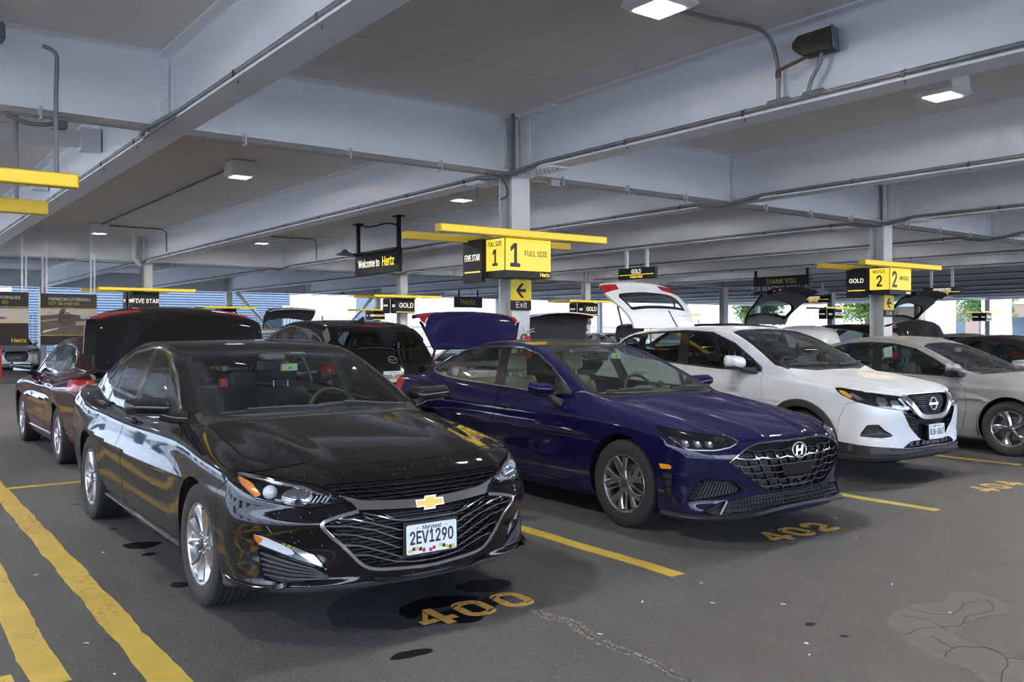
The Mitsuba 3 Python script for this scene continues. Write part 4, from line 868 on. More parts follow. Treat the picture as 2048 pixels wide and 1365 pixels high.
part(k, 'hood', box(11.10, 11.30, 20.0, 22.6, 3.62, 3.68), 'black_sign'); part(k, 'cable', tube(spline([(11.3, 22.4, ZD - .02), (11.25, 21.6, ZD - .16), (11.3, 20.8, ZD - .14), (11.3, 20.2, ZD - .25)], 24), .02, 6), 'black_sign')
k = hang_sign('hanging_sign', 'black THANK YOU FOR RENTING WITH US sign hung between the roof beams', 26.85, 18.68, 21.05, 2.84, 3.50)
word(k, 'THANK YOU', .17, (26.846, 19.85, 3.24), '-x', 'gold_text', narrow=.95); word(k, 'FOR RENTING WITH US.', .17, (26.846, 19.87, 2.98), '-x', 'text_grey', narrow=.92)
for y in (18.75, 20.98): part(k, 'post', box(26.86, 26.93, y - .04, y + .04, 3.45, ZD), 'black_sign')
paint('text_white', (.75, .72, .68), .5); paint('gold_text', (.55, .40, .04), .5); paint('text_grey', (.62, .63, .65), .5)
def slim(label, x, y0, y1, z0, z1, top, bot, post=True):
    k = hang_sign('hanging_sign', label, x, y0, y1, z0, z1); h = z1 - z0; yc = (y0 + y1) / 2
    word(k, top, h * .36, (x - .004, yc, z0 + h * .50), '-x', 'text_glow', em=TXT, bold=True, narrow=.9); part(k, 'stripe', box(x - .004, x, y0 + .06, y1 - .04, z0 + h * .36, z0 + h * .42), 'text_yellow', **TXY); word(k, bot, h * .18, (x - .004, yc, z0 + h * .10), '-x', 'text_yellow', em=TXY, bold=True, narrow=.95)
    for y in (y0 + (y1 - y0) * .25, y0 + (y1 - y0) * .8): part(k, 'post', box(x + .02, x + .09, y - .04, y + .04, z1, ZB + .02), 'white_paint')
    return k
slim('slim black GOLD STARTS HERE sign on two white posts right of sign 1', 16.72, 16.25, 17.64, 2.91, 3.21, 'GOLD', 'STARTS HERE')
slim('slim black RESERVED sign right of the number 2 sign', 30.72, 15.25, 16.62, 2.78, 3.06, 'RESERVED', 'STARTS HERE')
slim('slim black RESERVED sign below the thank you sign', 35.38, 23.5, 25.23, 2.83, 3.15, 'RESERVED', 'STARTS HERE')
k = thing('hanging_sign', 'small dark Hertz sign hanging far back left of the Exit column', 'sign'); part(k, 'panel', box(27.3, 29.2, 42.2, 42.3, 2.86, 3.48), 'navy_board'); word(k, 'Hertz', .30, (28.2, 42.196, 3.04), '-y', 'gold_text', bold=True)
for x in (27.6, 28.9): part(k, 'post', box(x - .03, x + .03, 42.22, 42.28, 3.48, ZD), 'black_sign')
paint('navy_board', (.02, .03, .045), .5)
def board(label, x0, x1, y, z0, z1, kind):
    k = thing('advert_board', label, 'sign'); part(k, 'panel', box(x0, x1, y, y + .05, z0, z1), 'warm_black'); w, h = x1 - x0, z1 - z0; f = y - .003; cx = (x0 + x1) / 2
    part(k, 'edge', box(x0 - .05, x0, y - .01, y + .06, z0 - .02, z1 + .02), 'conduit_light')
    word(k, 'PREMIUM UPGRADES', .085, (cx + .02, f, z1 - .20), '-y', 'text_grey', narrow=.92); word(k, 'GET IN AND GO', .085, (cx - .13, f, z1 - .33), '-y', 'gold_text', narrow=.92)
    P = lambda nm, pts, m, d=.0: part(k, nm, moved(extrude(Polygon(pts).buffer(0), .003 + d), faceM((x0, f, z0), '-y')), m)
    part(k, 'stripe', box(x0, x1, y - .004, y, z1 - .43, z1 - .415), 'gold_text'); part(k, 'stripe', box(x0, x1, y - .004, y, z0 + (.27 if kind else .62), z0 + (.285 if kind else .635)), 'gold_text')
    if kind:
        P('print', [(0, .29), (w, .29), (w, 1.04), (0, 1.04)], 'print_dark'); P('print', [(0, .84), (w * .45, .90), (w, .80), (w, 1.04), (0, 1.04)], 'print_sand', .001); P('print', [(w * .28, .80), (w * .36, 1.04), (w * .44, 1.04), (w * .38, .78)], 'print_dark', .002)
        P('print', [(.02, .33), (.42, .45), (.50, .50), (.10, .42)], 'print_sand', .001); P('print', [(w * .62, .56), (w * .88, .58), (w * .86, .70), (w * .62, .68)], 'print_tan', .001); P('print', [(w * .70, .76), (w * .84, .75), (w * .84, .86), (w * .70, .87)], 'print_grey', .001)
        P('print', [(.0, .66), (w * .3, .72), (w * .3, .76), (0, .70)], 'print_tan', .001); P('print', [(w * .11, .86), (w * .22, .86), (w * .22, .97), (w * .11, .97)], 'print_grey', .002)
        a = np.linspace(0, 2 * np.pi, 40, endpoint=False); part(k, 'print', tube(np.stack([x0 + w * .43 + .16 * np.cos(a), np.full(40, f), z0 + .77 + .17 * np.sin(a)], 1), .014, 6, closed=True), 'ink_black'); P('print', [(w * .34, .74), (w * .52, .74), (w * .50, .82), (w * .36, .82)], 'ink_black', .002)
    else:
        P('print', [(0, .63), (w, .63), (w, 1.04), (0, 1.04)], 'print_sand'); P('print', [(0, .86), (w, .96), (w, 1.04), (0, 1.04)], 'print_grey', .001); P('print', [(0, .72), (w * .62, .74), (w * .66, .78), (w * .45, .82), (w * .3, .89), (0, .91)], 'ink_navy', .001)
        word(k, 'Hertz', .11, (x1 - .24, f, z0 + .08), '-y', 'gold_text', bold=True)
    for x in (x0 + .06, x0 + .16, x1 - .16, x1 - .06): part(k, 'post', box(x - .022, x + .022, y, y + .05, z1, ZD if x in (x0 + .16, x1 - .16) else ZB + .1), 'white_paint')
for nm, c_ in (('print_dark', (.035, .028, .024)), ('print_sand', (.40, .33, .26)), ('print_tan', (.22, .14, .10)), ('print_grey', (.30, .31, .32))): paint(nm, c_, .5)
board('dark PREMIUM UPGRADES board with a picture of a car cockpit, hanging far left', 4.22, 5.71, 28.3, 1.12, 2.60, True); board('dark PREMIUM UPGRADES board cut off by the left picture edge', 2.35, 3.92, 28.3, 1.12, 2.62, False)
def pendant(x, y, z, label):
    k = thing('pendant_lamp', label, 'lamp'); put(k, moved(lathe([(.03, .16), (.06, .13), (.10, .08), (.24, .03), (.245, .0), (.235, .0), (.09, .07), (.03, .12)], 28, 'z'), trans(x, y, z)), 'conduit_metal')
    part(k, 'glow', moved(lathe([(0, .03), (.10, .028), (.20, .012), (.20, .008), (0, .008)], 24, 'z'), trans(x, y, z)), 'warm_glow', **WARM); part(k, 'rod', tube([[x, y, z + .14], [x, y, ZD]], .013, 6), 'white_paint')
WARM = emit('warm_glow', 60, 40, 20, w=.3)
pendant(10.85, 22.35, 3.62, 'round pendant lamp with a warm glow beside the welcome sign'); pendant(21.9, 45.4, 3.55, 'round pendant lamp far back above the black hatchback'); pendant(31.4, 21.9, 3.62, 'round pendant lamp right of the thank you sign')
gold_cluster(26.07, 49.2, "black PRESIDENT'S CIRCLE sign with a yellow bar, far back left of the GOLD sign", "PRESIDENT'S"); gold_cluster(16.75, 49.2, 'far yellow light bar above the dark fence at the left', 'GOLD'); gold_cluster(53.9, 49.2, 'far yellow light bar beyond the open white tailgate', 'FIVE STAR'); gold_cluster(44.71, 29.6, 'far yellow light bar beyond the silver sedan', 'GOLD'); gold_cluster(62.5, 29.6, 'far yellow light bar at the right edge of the garage', 'GOLD')
exit_sign(26.07, 29.44, 'small yellow Exit sign under the GOLD sign right of the middle column')
fe = thing('fire_extinguisher', 'red fire extinguisher hung on the middle column under the Exit sign', 'extinguisher'); FX, FY = 7.47, 9.70
part(fe, 'body', moved(lathe([(0, .0), (.055, .0), (.062, .02), (.062, .30), (.045, .35), (.022, .375), (0, .375)], 28, 'z'), trans(FX, FY, 1.08)), 'extinguisher_red'); part(fe, 'valve', join(tube([[FX, FY, 1.450], [FX, FY, 1.490]], .016), tube([[FX - .01, FY, 1.495], [FX + .11, FY - .02, 1.520]], .009), tube([[FX - .01, FY, 1.515], [FX + .10, FY - .02, 1.560]], .008), tube([[FX - .05, FY, 1.520], [FX - .09, FY, 1.580]], .006)), 'conduit_light'); part(fe, 'hose', tube(spline([(FX - .02, FY, 1.470), (FX - .10, FY - .01, 1.460), (FX - .11, FY - .01, 1.340), (FX - .085, FY, 1.160)], 24), .010, 8), 'black_plastic'); part(fe, 'gauge', moved(lathe([(.018, 0), (.018, .01), (0, .012)], 14, 'z'), trans(FX, FY - .02, 1.470) @ rotm([1, 0, 0], 90)), 'white_paint'); part(fe, 'bracket', box(FX - .04, FX + .04, FY + .05, FY + .095, 1.140, 1.410), 'conduit_metal')
paint('extinguisher_red', (.45, .015, .02), .2, coat=1.0)
solo('bollard', moved(lathe([(.09, 0), (.09, .92), (.07, .99), (0, 1.02)], 20, 'z'), trans(3.62, 32.2, 0)), 'extinguisher_red', 'red post at the left picture edge below the advert board', 'bollard')
# the pipe at the second row column and the braces of the far edge
k = thing('drain_pipe', 'pale drain pipe with a rusty elbow on the second row column at the left', 'pipe'); part(k, 'pipe', tube(spline([(7.0, 29.35, ZD), (7.0, 29.35, 4.1), (7.0, 29.35, 3.85), (7.12, 29.33, 3.68), (7.22, 29.33, 3.6)], 30), .085, 12), 'white_paint'); part(k, 'tail', tube([[7.22, 29.33, 3.62], [7.24, 29.33, 0]], .05, 10), 'box_metal')
for x0, x1, lab in ((17.1, 20.6, 'grey diagonal brace leaning right at the far edge, left of the black hatchback'), (25.75, 22.2, 'grey diagonal brace leaning left at the far edge, above the black hatchback')):
    solo('brace', moved(tube([[x0, 49.0, ZB + .02], [x1, 49.0, .03]], .11, 4), np.eye(4)), 'column_paint', lab, 'brace')
# outside: paving, fence, buildings
paint('paving', mikit.proc(lambda p, n, uv: MX((.34, .34, .33), (.44, .43, .42), mikit.fbm(p.x * .4, p.y * .4, 0, 4))), .8); paint('wall_white', mikit.proc(lambda p, n, uv: MX((.62, .64, .66), (.78, .79, .80), mikit.fbm(p.x * .35, p.z * .6, p.y * .35, 4))), .7)
paint('corrugated', (.13, .17, .23), .5); paint('dark_opening', (.10, .12, .16), .5); paint('fence_metal', (.06, .075, .09), .5); paint('stair_metal', (.45, .47, .50), .5); paint('window_glass', (.05, .07, .09), .1)
struct('floor__paving', join(box(-60, -7.6, -40, 110, 0, .012), box(-7.6, 110, 50.2, 110, 0, .012), box(63.8, 110, -40, 50.2, 0, .012), box(-7.6, 63.8, -40, -11.2, 0, .012)), 'paving'); labels['floor__paving'] = {'kind': 'structure', 'label': 'pale paving outside the garage'}
b = thing('building', 'white building with blue grey corrugated cladding behind the far edge, left of the middle', 'building')
part(b, 'wall', box(-30, 34, 60, 61, 0, 9), 'wall_white'); part(b, 'door_opening', box(26.97, 29.44, 59.9, 60.05, .2, 2.8), 'dark_opening'); part(b, 'wall_step', join(box(24.8, 29.9, 59.75, 60, 3.27, 9), box(24.2, 29.9, 59.75, 60, 0, 3.27)), 'wall_white')
for i in range(34):
    z = .12 + i * .165
    if z < 5.5: part(b, 'cladding_rib', hullpts([(x, y, zz) for x in (7.4, 24.75 if z > 3.2 else 24.2) for y, zz in ((59.94, z), (59.94, z + .14), (59.84, z + .05), (59.84, z + .09))]), 'corrugated')
part(b, 'dark_panel', box(29.9, 31.6, 59.7, 60, 0, 5), 'dark_opening')
for i in range(10): part(b, 'window', box(-28 + i * 3.4, -26.4 + i * 3.4, 59.9, 60.05, 1.2, 3.4), 'window_glass')
st = thing('staircase', 'pale outdoor steel staircase behind the far edge, left of the Exit column', 'stairs')
for i in range(14): part(st, 'tread', box(34.0 + i * .28, 34.34 + i * .28, 55, 56.6, .2 + i * .19, .26 + i * .19), 'stair_metal')
part(st, 'stringer', join(*[moved(box(-2.6, 2.6, -.03, .03, -.16, .16), trans(35.9, y, 1.55) @ rotm([0, 1, 0], -34)) for y in (55, 56.6)]), 'wall_white'); part(st, 'handrail', join(tube([[33.8, 54.95, 1.2], [37.9, 54.95, 3.95]], .03), tube([[31.5, 54.95, 3.6], [33.8, 54.95, 1.2]], .03), *[tube([[34 + i * .8, 54.95, .3 + i * .54], [34 + i * .8, 54.95, 1.3 + i * .54]], .02, 6) for i in range(5)]), 'fence_metal')
fn = thing('fence', 'dark metal palisade fence with curved tops along the far edge behind the parked cars', 'fence')
for z in (.35, 1.75): part(fn, 'rail', box(-12, 62, 54.0, 54.05, z, z + .06), 'fence_metal')
pal = [tube([[x, 54, 0], [x, 54, 2.05], [x, 53.93, 2.3], [x, 53.75, 2.5]], .018, 5) for x in np.arange(-12, 62, .22)]
for p in pal[:300]: part(fn, 'pale', p, 'fence_metal')
part(fn, 'pales', join(*pal[300:]), 'fence_metal', kind='stuff')
for x in np.arange(-12, 62, 6.1): part(fn, 'post', box(x - .05, x + .05, 54.02, 54.12, 0, 2.5), 'fence_metal')
fl = thing('fence', 'dark metal fence left of the garage, mirrored in the car doors', 'fence')
for z in (.3, 1.6): part(fl, 'rail', box(-9.9, -9.85, -30, 50, z, z + .06), 'fence_metal')
part(fl, 'pales', join(*[tube([[-9.9, y, 0], [-9.9, y, 1.9]], .018, 4) for y in np.arange(-30, 50, .28)]), 'fence_metal', kind='stuff')
b = thing('building', 'long white building left of the garage, seen only as reflections in the cars', 'building')
part(b, 'wall', box(-27, -26, -40, 56, 0, 7.5), 'wall_white')
for i in range(14): part(b, 'window', box(-26.02, -25.95, -34 + i * 6, -31.6 + i * 6, 1.6, 3.4), 'window_glass')
for x, y, lab in ((84.5, 44.0, 'wide pale concrete viaduct pier outside at the right, left one'), (89.4, 41.0, 'wide pale concrete viaduct pier outside at the right, nearer the edge'), (58.5, 62, 'pale concrete pier beyond the far edge, behind the GOLD sign')):
    solo('viaduct_pier', join(moved(lathe([(1.35, 0), (1.3, 5.5), (1.9, 8.5), (1.9, 9.4), (0, 9.4)], 28, 'z'), trans(x, y, 0)), box(x - 1.9, x + 1.9, y - 1.0, y + 1.0, 9.3, 10.4)), 'wall_white', lab, 'pier')
b = thing('building', 'low brown brick building across the street at the far right', 'building'); part(b, 'wall', box(101, 102, 20, 60, 0, 5.2), 'print_tan'); part(b, 'band', box(100.9, 101, 20, 60, 4.4, 5.2), 'wall_white')
for i in range(12): part(b, 'window', box(100.95, 101.02, 21 + i * 3.2, 22.6 + i * 3.2, 1.0, 3.0), 'window_glass')
rt = np.random.default_rng(8)
mat('leaf', {'type': 'principledthin', 'base_color': rgb(.11, .17, .06), 'roughness': .5, 'diff_trans': .8}, False); paint('bark', (.12, .09, .06), .9)
def tree(x, y, h, r, label):
    k = thing('tree', label, 'tree'); part(k, 'trunk', tube([[x, y, 0], [x + .1, y, h * .35], [x, y + .1, h * .7]], [.22, .17, .08], 8), 'bark')
    n = 5200; d = unit(rt.normal(size=(n, 3))); c = np.array([x, y, h * .68]); lob = 1 + .35 * np.sin(d[:, 0] * 5 + x) * np.cos(d[:, 1] * 4) + .2 * np.sin(d[:, 2] * 7)
    p = c + d * (r * lob * rt.random(n) ** .4)[:, None] * [1, 1, .85]; u = unit(rt.normal(size=(n, 3))); v = unit(np.cross(u, rt.normal(size=(n, 3)))); s = .17
    V = np.stack([p - u * s, p + v * s * .5, p + u * s, p - v * s * .5], 1).reshape(-1, 3); q = np.arange(n) * 4; N = np.repeat(unit(np.cross(u, v)), 4, 0)
    part(k, 'crown', Sheet(V, N, np.vstack([np.stack([q, q + 1, q + 2], 1), np.stack([q, q + 2, q + 3], 1)])), 'leaf', kind='stuff')
tree(76, 46.5, 6.5, 2.6, 'green street tree outside behind the number 2 column'); tree(94, 44, 7, 2.8, 'green street tree between the two concrete piers'); tree(72, 56, 6, 2.4, 'green tree outside just beyond the corner of the garage'); 
sp = thing('traffic_signal', 'pole with a yellow traffic signal across the street at the right edge', 'traffic signal'); part(sp, 'pole', tube([[92, 35.5, 0], [92, 35.5, 6.5]], .12, 10), 'stair_metal'); part(sp, 'mast_arm', tube([[92, 35.5, 5.4], [88, 39.5, 5.6]], .07, 8), 'stair_metal'); part(sp, 'signal', box(89.2, 89.6, 37.6, 38.0, 4.3, 5.4, .04), 'sign_yellow'); part(sp, 'lens', join(*[moved(from_mesh(trimesh.creation.icosphere(1, .12), True), trans(89.15, 37.7, z)) for z in (4.5, 4.85, 5.2)]), 'rust_iron')
def crease(z, z0, a, wd=0.10):
    """A ridge of height a at z0 that falls off on both sides."""
    return -a * bump((z - z0) / wd)
MALIBU = dict(
    top=[(1.2, .60), (.98, .64), (.90, .735), (.82, .80), (.6, .865), (.3, .925), (0, .97), (-.3, 1.005), (-.6, 1.02), (-1.5, 1.0), (-2.6, 1.04), (-3.1, 1.085), (-3.6, 1.10), (-3.85, 1.085), (-4.0, 1.05)],
    roof=[(.35, .70), (-.1, .88), (-.35, .99), (-.8, 1.205), (-1.2, 1.372), (-1.5, 1.436), (-1.95, 1.463), (-2.3, 1.445), (-2.65, 1.375), (-2.95, 1.275), (-3.2, 1.17), (-3.45, 1.05), (-3.8, .9)],
    plan=[(1.0, .87), (.7, .90), (.2, .915), (-.4, .90), (-1.4, .905), (-2.4, .905), (-2.9, .915), (-3.4, .89), (-3.9, .83)],
    side=[(.15, .10), (.22, .055), (.35, .03), (.48, .012), (.60, .002), (.70, .0), (.79, .012), (.86, .028), (.93, .055), (.985, .085), (1.05, .14)],
    belt=[(1.0, .84), (.3, .92), (-.4, .985), (-1.4, .99), (-2.4, 1.02), (-3.2, 1.06), (-3.9, 1.05)], belt0=.985,
    front=[(.10, .84), (.17, .94), (.25, .99), (.33, 1.0), (.45, 1.01), (.56, 1.01), (.66, .995), (.74, .95), (.80, .88), (.9, .7)],
    rear=[(.2, -3.7), (.3, -3.84), (.5, -3.91), (.7, -3.92), (.9, -3.87), (1.05, -3.80), (1.12, -3.76)],
    under=[(1.0, .215), (.6, .225), (.3, .17), (-3.0, .17), (-3.5, .2), (-3.95, .3)],
    wg=[(.2, .74), (-.42, .81), (-1.2, .835), (-2.2, .83), (-2.9, .79), (-3.4, .72)],
    pf=(.2, .5, 6), pr=(.10, .2, 6), tumble=.32, tumble2=.22, cwf=.10, rcrown=.035, kg=.05, xmid=-1.9, crown=.055, kab=.10, kc=.06,
    flank=lambda x, zz, z: -.010 * bump((z - .83 + .02 * np.clip(x, -3, 0)) / .13) - .008 * bump((z - .40) / .22) - .012 * bump(x / .6) * bump((z - .6) / .4) - .012 * bump((x + 2.83) / .6) * bump((z - .62) / .4),
    hood=lambda x, ay: .014 * bump((ay - (.50 + .10 * np.clip(.5 - x, 0, 1))) / .16) * np.clip((x + .5) / .3, 0, 1) - .0 * x,
    nose=lambda ay, z: .022 * bump((z - .572) / .085) * np.clip((ay - .36) / .2, 0, 1) - .022 * bump((z - .44) / .10) * np.clip((ay - .45) / .15, 0, 1) + .022 * bump((z - .262) / .045) * np.clip((ay - .3) / .25, 0, 1))
def ring_pts(pts, n=40): return spline(pts, n)
def half_poly(top, bot): return top + bot[::-1]
def build_malibu():
    K = thing('car', 'black sedan with raindrops, open boot and a Maryland plate, parked in bay 400', 'car', 'rental cars parked in the front row')
    M = car_M(2.41, 4.97); B = Body(MALIBU)
    c = Car(K, B, M, [(0, .345, .372), (-2.83, .345, .372)], 'car_black')
    V = lambda S: S.V
    # lamps and grilles, outlines in (|y| - x, z)
    hl_p = [(.366, .814), (.263, .805), (.042, .793), (-.258, .757), (-.41, .712), (-.50, .672), (-.45, .664), (-.27, .650), (-.045, .674), (.128, .690), (.301, .760)]
    up_p = [(-.27, .755), (-.522, .747), (-.827, .742), (-1.06, .741), (-1.06, .652), (-.913, .652), (-.757, .660), (-.583, .676), (-.43, .716)]
    lo_p = [(-.364, .574), (-.571, .620), (-.769, .612), (-.956, .604), (-1.06, .603), (-1.06, .300), (-.974, .301), (-.77, .313), (-.609, .346), (-.521, .425), (-.427, .499)]
    bar_p = [(-.27, .750), (-.41, .708), (-.583, .668), (-.757, .655), (-.913, .648), (-1.06, .647), (-1.06, .606), (-.956, .607), (-.769, .615), (-.571, .627), (-.52, .665), (-.42, .702)]
    fog_p = [(.173, .529), (-.055, .506), (-.21, .450), (-.299, .425), (-.412, .329), (-.297, .372), (-.139, .408), (.112, .456)]
    fin_p = [(.105, .448), (-.139, .400), (-.297, .364), (-.42, .300), (-.10, .285), (.055, .300)]
    slot_p = [(-.545, .296), (-.767, .270), (-.9, .250), (-1.06, .245), (-1.06, .224), (-.9, .229), (-.70, .243)]
    hl = c.cut(hl_p, 'corner', r=.006); up = c.cut(up_p, 'corner', r=.006); lo = c.cut(lo_p, 'corner', r=.012); cb = c.cut(bar_p, 'corner', gap=.0, r=0)
    fog = c.cut(fog_p, 'corner', r=.006); fin = c.cut(fin_p, 'corner', r=.008); slot = c.cut(slot_p, 'corner', r=.005)
    for p in (up_p, lo_p): c.inner_cut.append((np.array(p), 'corner', None))
    for p in (hl_p, fog_p, fin_p): c.inner_cut.append((np.array(p), 'corner', None))
    def hl_in(sg):
        s = clip(hl, hl.V[:, 1] * -sg)
        am = clip(offset(s, .018), c.field(s, np.array([(.345, .80), (.20, .772), (.10, .715), (.14, .698), (.29, .755)]), 'corner'))
        sil = clip(offset(s, .010), c.field(s, np.array([(.352, .808), (.10, .792), (-.20, .756), (-.46, .682), (-.47, .676), (-.2, .744), (.1, .780), (.335, .797)]), 'corner'))
        low = clip(offset(s, .012), c.field(s, np.array([(.0, .700), (-.42, .676), (-.42, .669), (.0, .688)]), 'corner'))
        Q, N = c.lay([(.055, .738)], 'corner', sg); q = Q[0] - N[0] * .045
        proj = moved(from_mesh(trimesh.creation.icosphere(3, .036), True), trans(*q) @ np.diag([1, 1, 1, 1]))
        Q2, N2 = c.lay([(-.17, .712)], 'corner', sg); q2 = Q2[0] - N2[0] * .05
        bowl = moved(moved(lathe([(.012, -.03), (.03, -.02), (.045, .0), (.052, .025), (.049, .025), (.040, .0), (.02, -.02)], 28, 'z'), np.diag([1.5, .9, 1, 1])), frame_at(q2, np.cross([0, 0, 1], N2[0]), np.cross(N2[0], np.cross([0, 0, 1], N2[0]))))
        ribs = [tube([c.lay([(a, .715)], 'corner', sg)[0][0] - N2[0] * .03, c.lay([(a + .02, .682)], 'corner', sg)[0][0] - N2[0] * .02], .004, 6) for a in np.linspace(-.27, -.38, 5)]
        return [('amber_reflector', am, 'amber'), ('trim_strip', shell(sil, .01), 'lamp_silver'), ('trim_strip', shell(low, .01), 'lamp_silver'), ('projector', proj, 'lamp_white'), ('reflector', bowl, 'lamp_silver'), *[('light_guide', r, 'lamp_white') for r in ribs]]
    lamp_lens(c, hl, .085, inside=hl_in)
    def fog_in(sg):
        s = clip(fog, fog.V[:, 1] * -sg)
        wh = clip(offset(s, .012), c.field(s, np.array([(.155, .518), (.04, .500), (-.12, .455), (-.17, .425), (-.12, .418), (.11, .465)]), 'corner'))
        drl = clip(offset(s, .008), c.field(s, np.array([(-.02, .50), (-.20, .448), (-.295, .418), (-.40, .335), (-.30, .378), (-.18, .430), (-.06, .474)]), 'corner'))
        am = clip(offset(s, .009), c.field(s, np.array([(.150, .512), (.07, .498), (.07, .476), (.118, .468)]), 'corner'))
        return [('reflector', wh, 'lamp_white'), ('light_strip', drl, 'lamp_silver'), ('amber_reflector', am, 'amber')]
    lamp_lens(c, fog, .03, name='daytime_light', inside=fog_in)
    bowl(c, K, 'lower_vent', fin, .03, 'black_plastic')
    for i in range(5):
        t = (i + .6) / 5.2
        c.mould([(np.interp(t, [0, 1], [.098, .062]), np.interp(t, [0, 1], [.440, .305])), (-.139, np.interp(t, [0, 1], [.396, .292])), (-.29, np.interp(t, [0, 1], [.362, .294])), (-.40, np.interp(t, [0, 1], [.312, .298]))], 'corner', .012, .022, 'grey_plastic', 'vent_fin', lift=-.028)
    part(K, 'lower_slot', join(offset(slot, .04), rim(slot, .04)), 'black_plastic', M=M)
    # grille: black bowl, chrome bar, fine dark ribs, kinked bright ribs
    g = key_for('lower_grille', K); part(g, 'bowl', join(offset(lo, .07), rim(lo, .07)), 'black_plastic', M=M)
    rows = [[(-.60, .612), (-.70, .590), (-.80, .560), (-.86, .552), (-1.06, .552)], [(-.46, .596), (-.55, .588), (-.70, .545), (-.83, .505), (-1.06, .502)], [(-.37, .566), (-.52, .556), (-.68, .520), (-.82, .462), (-1.06, .455)],
            [(-.40, .520), (-.55, .508), (-.70, .466), (-.82, .415), (-1.06, .408)], [(-.45, .466), (-.58, .452), (-.72, .408), (-.84, .362), (-1.06, .354)], [(-.52, .410), (-.64, .396), (-.80, .345), (-.90, .330), (-1.06, .326)]]
    for r in rows:
        c.mould(dense(r, .02), 'corner', .008, .016, 'chrome', 'rib', lift=-.020, parent=g)
    for z in np.linspace(.33, .60, 15):
        lo_a = -.40 - .22 * max(0, (.55 - z) / .25)
        c.mould(dense([(lo_a - .02, z), (-1.06, z - .005)], .05), 'corner', .006, .02, 'black_plastic', 'slat', lift=-.05, parent=g)
    for a0, z0, a1, z1 in [(-.44, .59, -.74, .46), (-.40, .54, -.80, .37), (-.47, .46, -.74, .335), (-.60, .60, -.84, .50), (-.72, .60, -.86, .54)]:
        c.mould(dense([(a0, z0), (a1, z1)], .03), 'corner', .007, .022, 'gloss_black', 'brace', lift=-.032, parent=g)
    c.ring([(a, z) for a, z in lo_p if a > -1.05][::-1] if False else lo_p, 'corner', .016, .010, 'chrome', 'chrome_frame', parent=g, both=True, r=.014) if False else None
    rp = [p for p in lo_p if p[0] > -1.0]; i0 = rp.index((-.974, .301)); path = rp[i0:] + rp[:i0]
    c.mould(spline([(-1.06, .300)] + path[:1] + path[1:4] + path[4:5], 40).tolist() + spline([path[4], (-.385, .545), path[5], (-.40, .592), path[6]], 24)[1:].tolist(), 'corner', .020, .012, 'chrome_satin', 'chrome_frame', parent=g, lift=-.002)
    u = key_for('upper_grille', K); part(u, 'bowl', join(offset(up, .06), rim(up, .06)), 'black_plastic', M=M)
    for z0, z1 in [(.733, .725), (.718, .704), (.700, .684), (.682, .668)]:
        c.mould(dense([(-.34 - (.745 - z0) * 2.2, z0), (-.6, z1 + .003), (-1.06, z1)], .04), 'corner', .006, .018, 'chrome_dark', 'rib', lift=-.024, parent=u)
    for a in (-.42, -.52, -.62): c.mould(dense([(a, .744), (a - .24, .668)], .03), 'corner', .005, .018, 'gloss_black', 'brace', lift=-.026, parent=u)
    c.part('chrome_bar', cb, 'chrome_satin', rim_=.02)
    # the emblem, a gold cross with a chrome edge, and the plate
    Q, N = B.on_front([[0, .628]]); E = frame_at(Q[0] + [.012, 0, 0], [0, 1, 0], [-.10, 0, 1.0])
    bt = affinity.scale(Polygon([(-.085, -.016), (-.03, -.016), (-.036, -.034), (.030, -.034), (.036, -.016), (.091, -.016), (.085, .016), (.03, .016), (.036, .034), (-.030, .034), (-.036, .016), (-.091, .016)]), .88, .88, origin=(0, 0))
    e = key_for('emblem', K); part(e, 'edge', extrude(bt.buffer(.006, join_style=2), .008), 'chrome', M=M @ E); part(e, 'face', extrude(bt.buffer(-.001, join_style=2), .0095), 'gold', M=M @ E)
    Q, N = B.on_front([[0, .45]]); PM = M @ frame_at(Q[0] + [.012, .0, 0], [0, 1, 0], [-.02, 0, 1])
    pk = plate(K, PM, [('2EV1290', .064, 0, -.024, 'ink_black', .68), ('Maryland', .021, 0, .047, 'ink_black', .9)])
    rng = random.Random(4)
    for i in range(14):
        m_ = ['ink_yellow', 'ink_black'][(i + (i // 7)) % 2] if i not in (4, 5, 6, 7, 8) else ['ink_red', 'plate_white'][(i * 2) % 3 == 1]
        x = -.14 + i * .0202
        part(pk, 'flag_patch', moved(extrude(Polygon([(0, 0), (.019, 0), (.017, .018), (.002, .016)]), .0013), trans(x, -.064 + .009 * math.sin(i * .9), .003)), m_, M=PM)
    [part(pk, 'screw', moved(lathe([(.006, 0), (.006, .003), (0, .004)], 10, 'z'), trans(x, .058, .003)), 'rim_grey', M=PM) for x in (-.09, .09)]
    part(K, 'plate_holder', blob(.012, .33, .18, .006), 'black_plastic', M=M @ trans(Q[0][0] + .001, 0, .45))
    # glass
    c.glass('windshield', [(-.25, 0), (-.30, .45), (-.42, .66), (-.50, .72), (-.56, .715), (-1.235, .605), (-1.27, .40), (-1.285, 0), (-1.285, -.05), (-.25, -.05)], 'top', frit=.045, r=.03)
    c.glass('rear_window', [(-2.50, -.05), (-2.50, .3), (-2.47, .52), (-2.55, .58), (-3.17, .60), (-3.25, .5), (-3.27, -.05)], 'top', m='glass_tint', frit=.05, r=.03)
    dlo = [(-2.70, 1.112), (-2.46, 1.262), (-2.14, 1.366), (-1.745, 1.405), (-1.5, 1.402), (-1.29, 1.360), (-.99, 1.240), (-.79, 1.137), (-.53, .985), (-.60, .978), (-1.2, 1.012), (-1.76, 1.045), (-2.3, 1.078), (-2.60, 1.100)]
    D = Polygon(rounded(dlo, .015))
    strips = [LineString([(-1.60, .95), (-1.69, 1.5)]).buffer(.05), LineString([(-2.28, 1.0), (-2.31, 1.4)]).buffer(.014)]
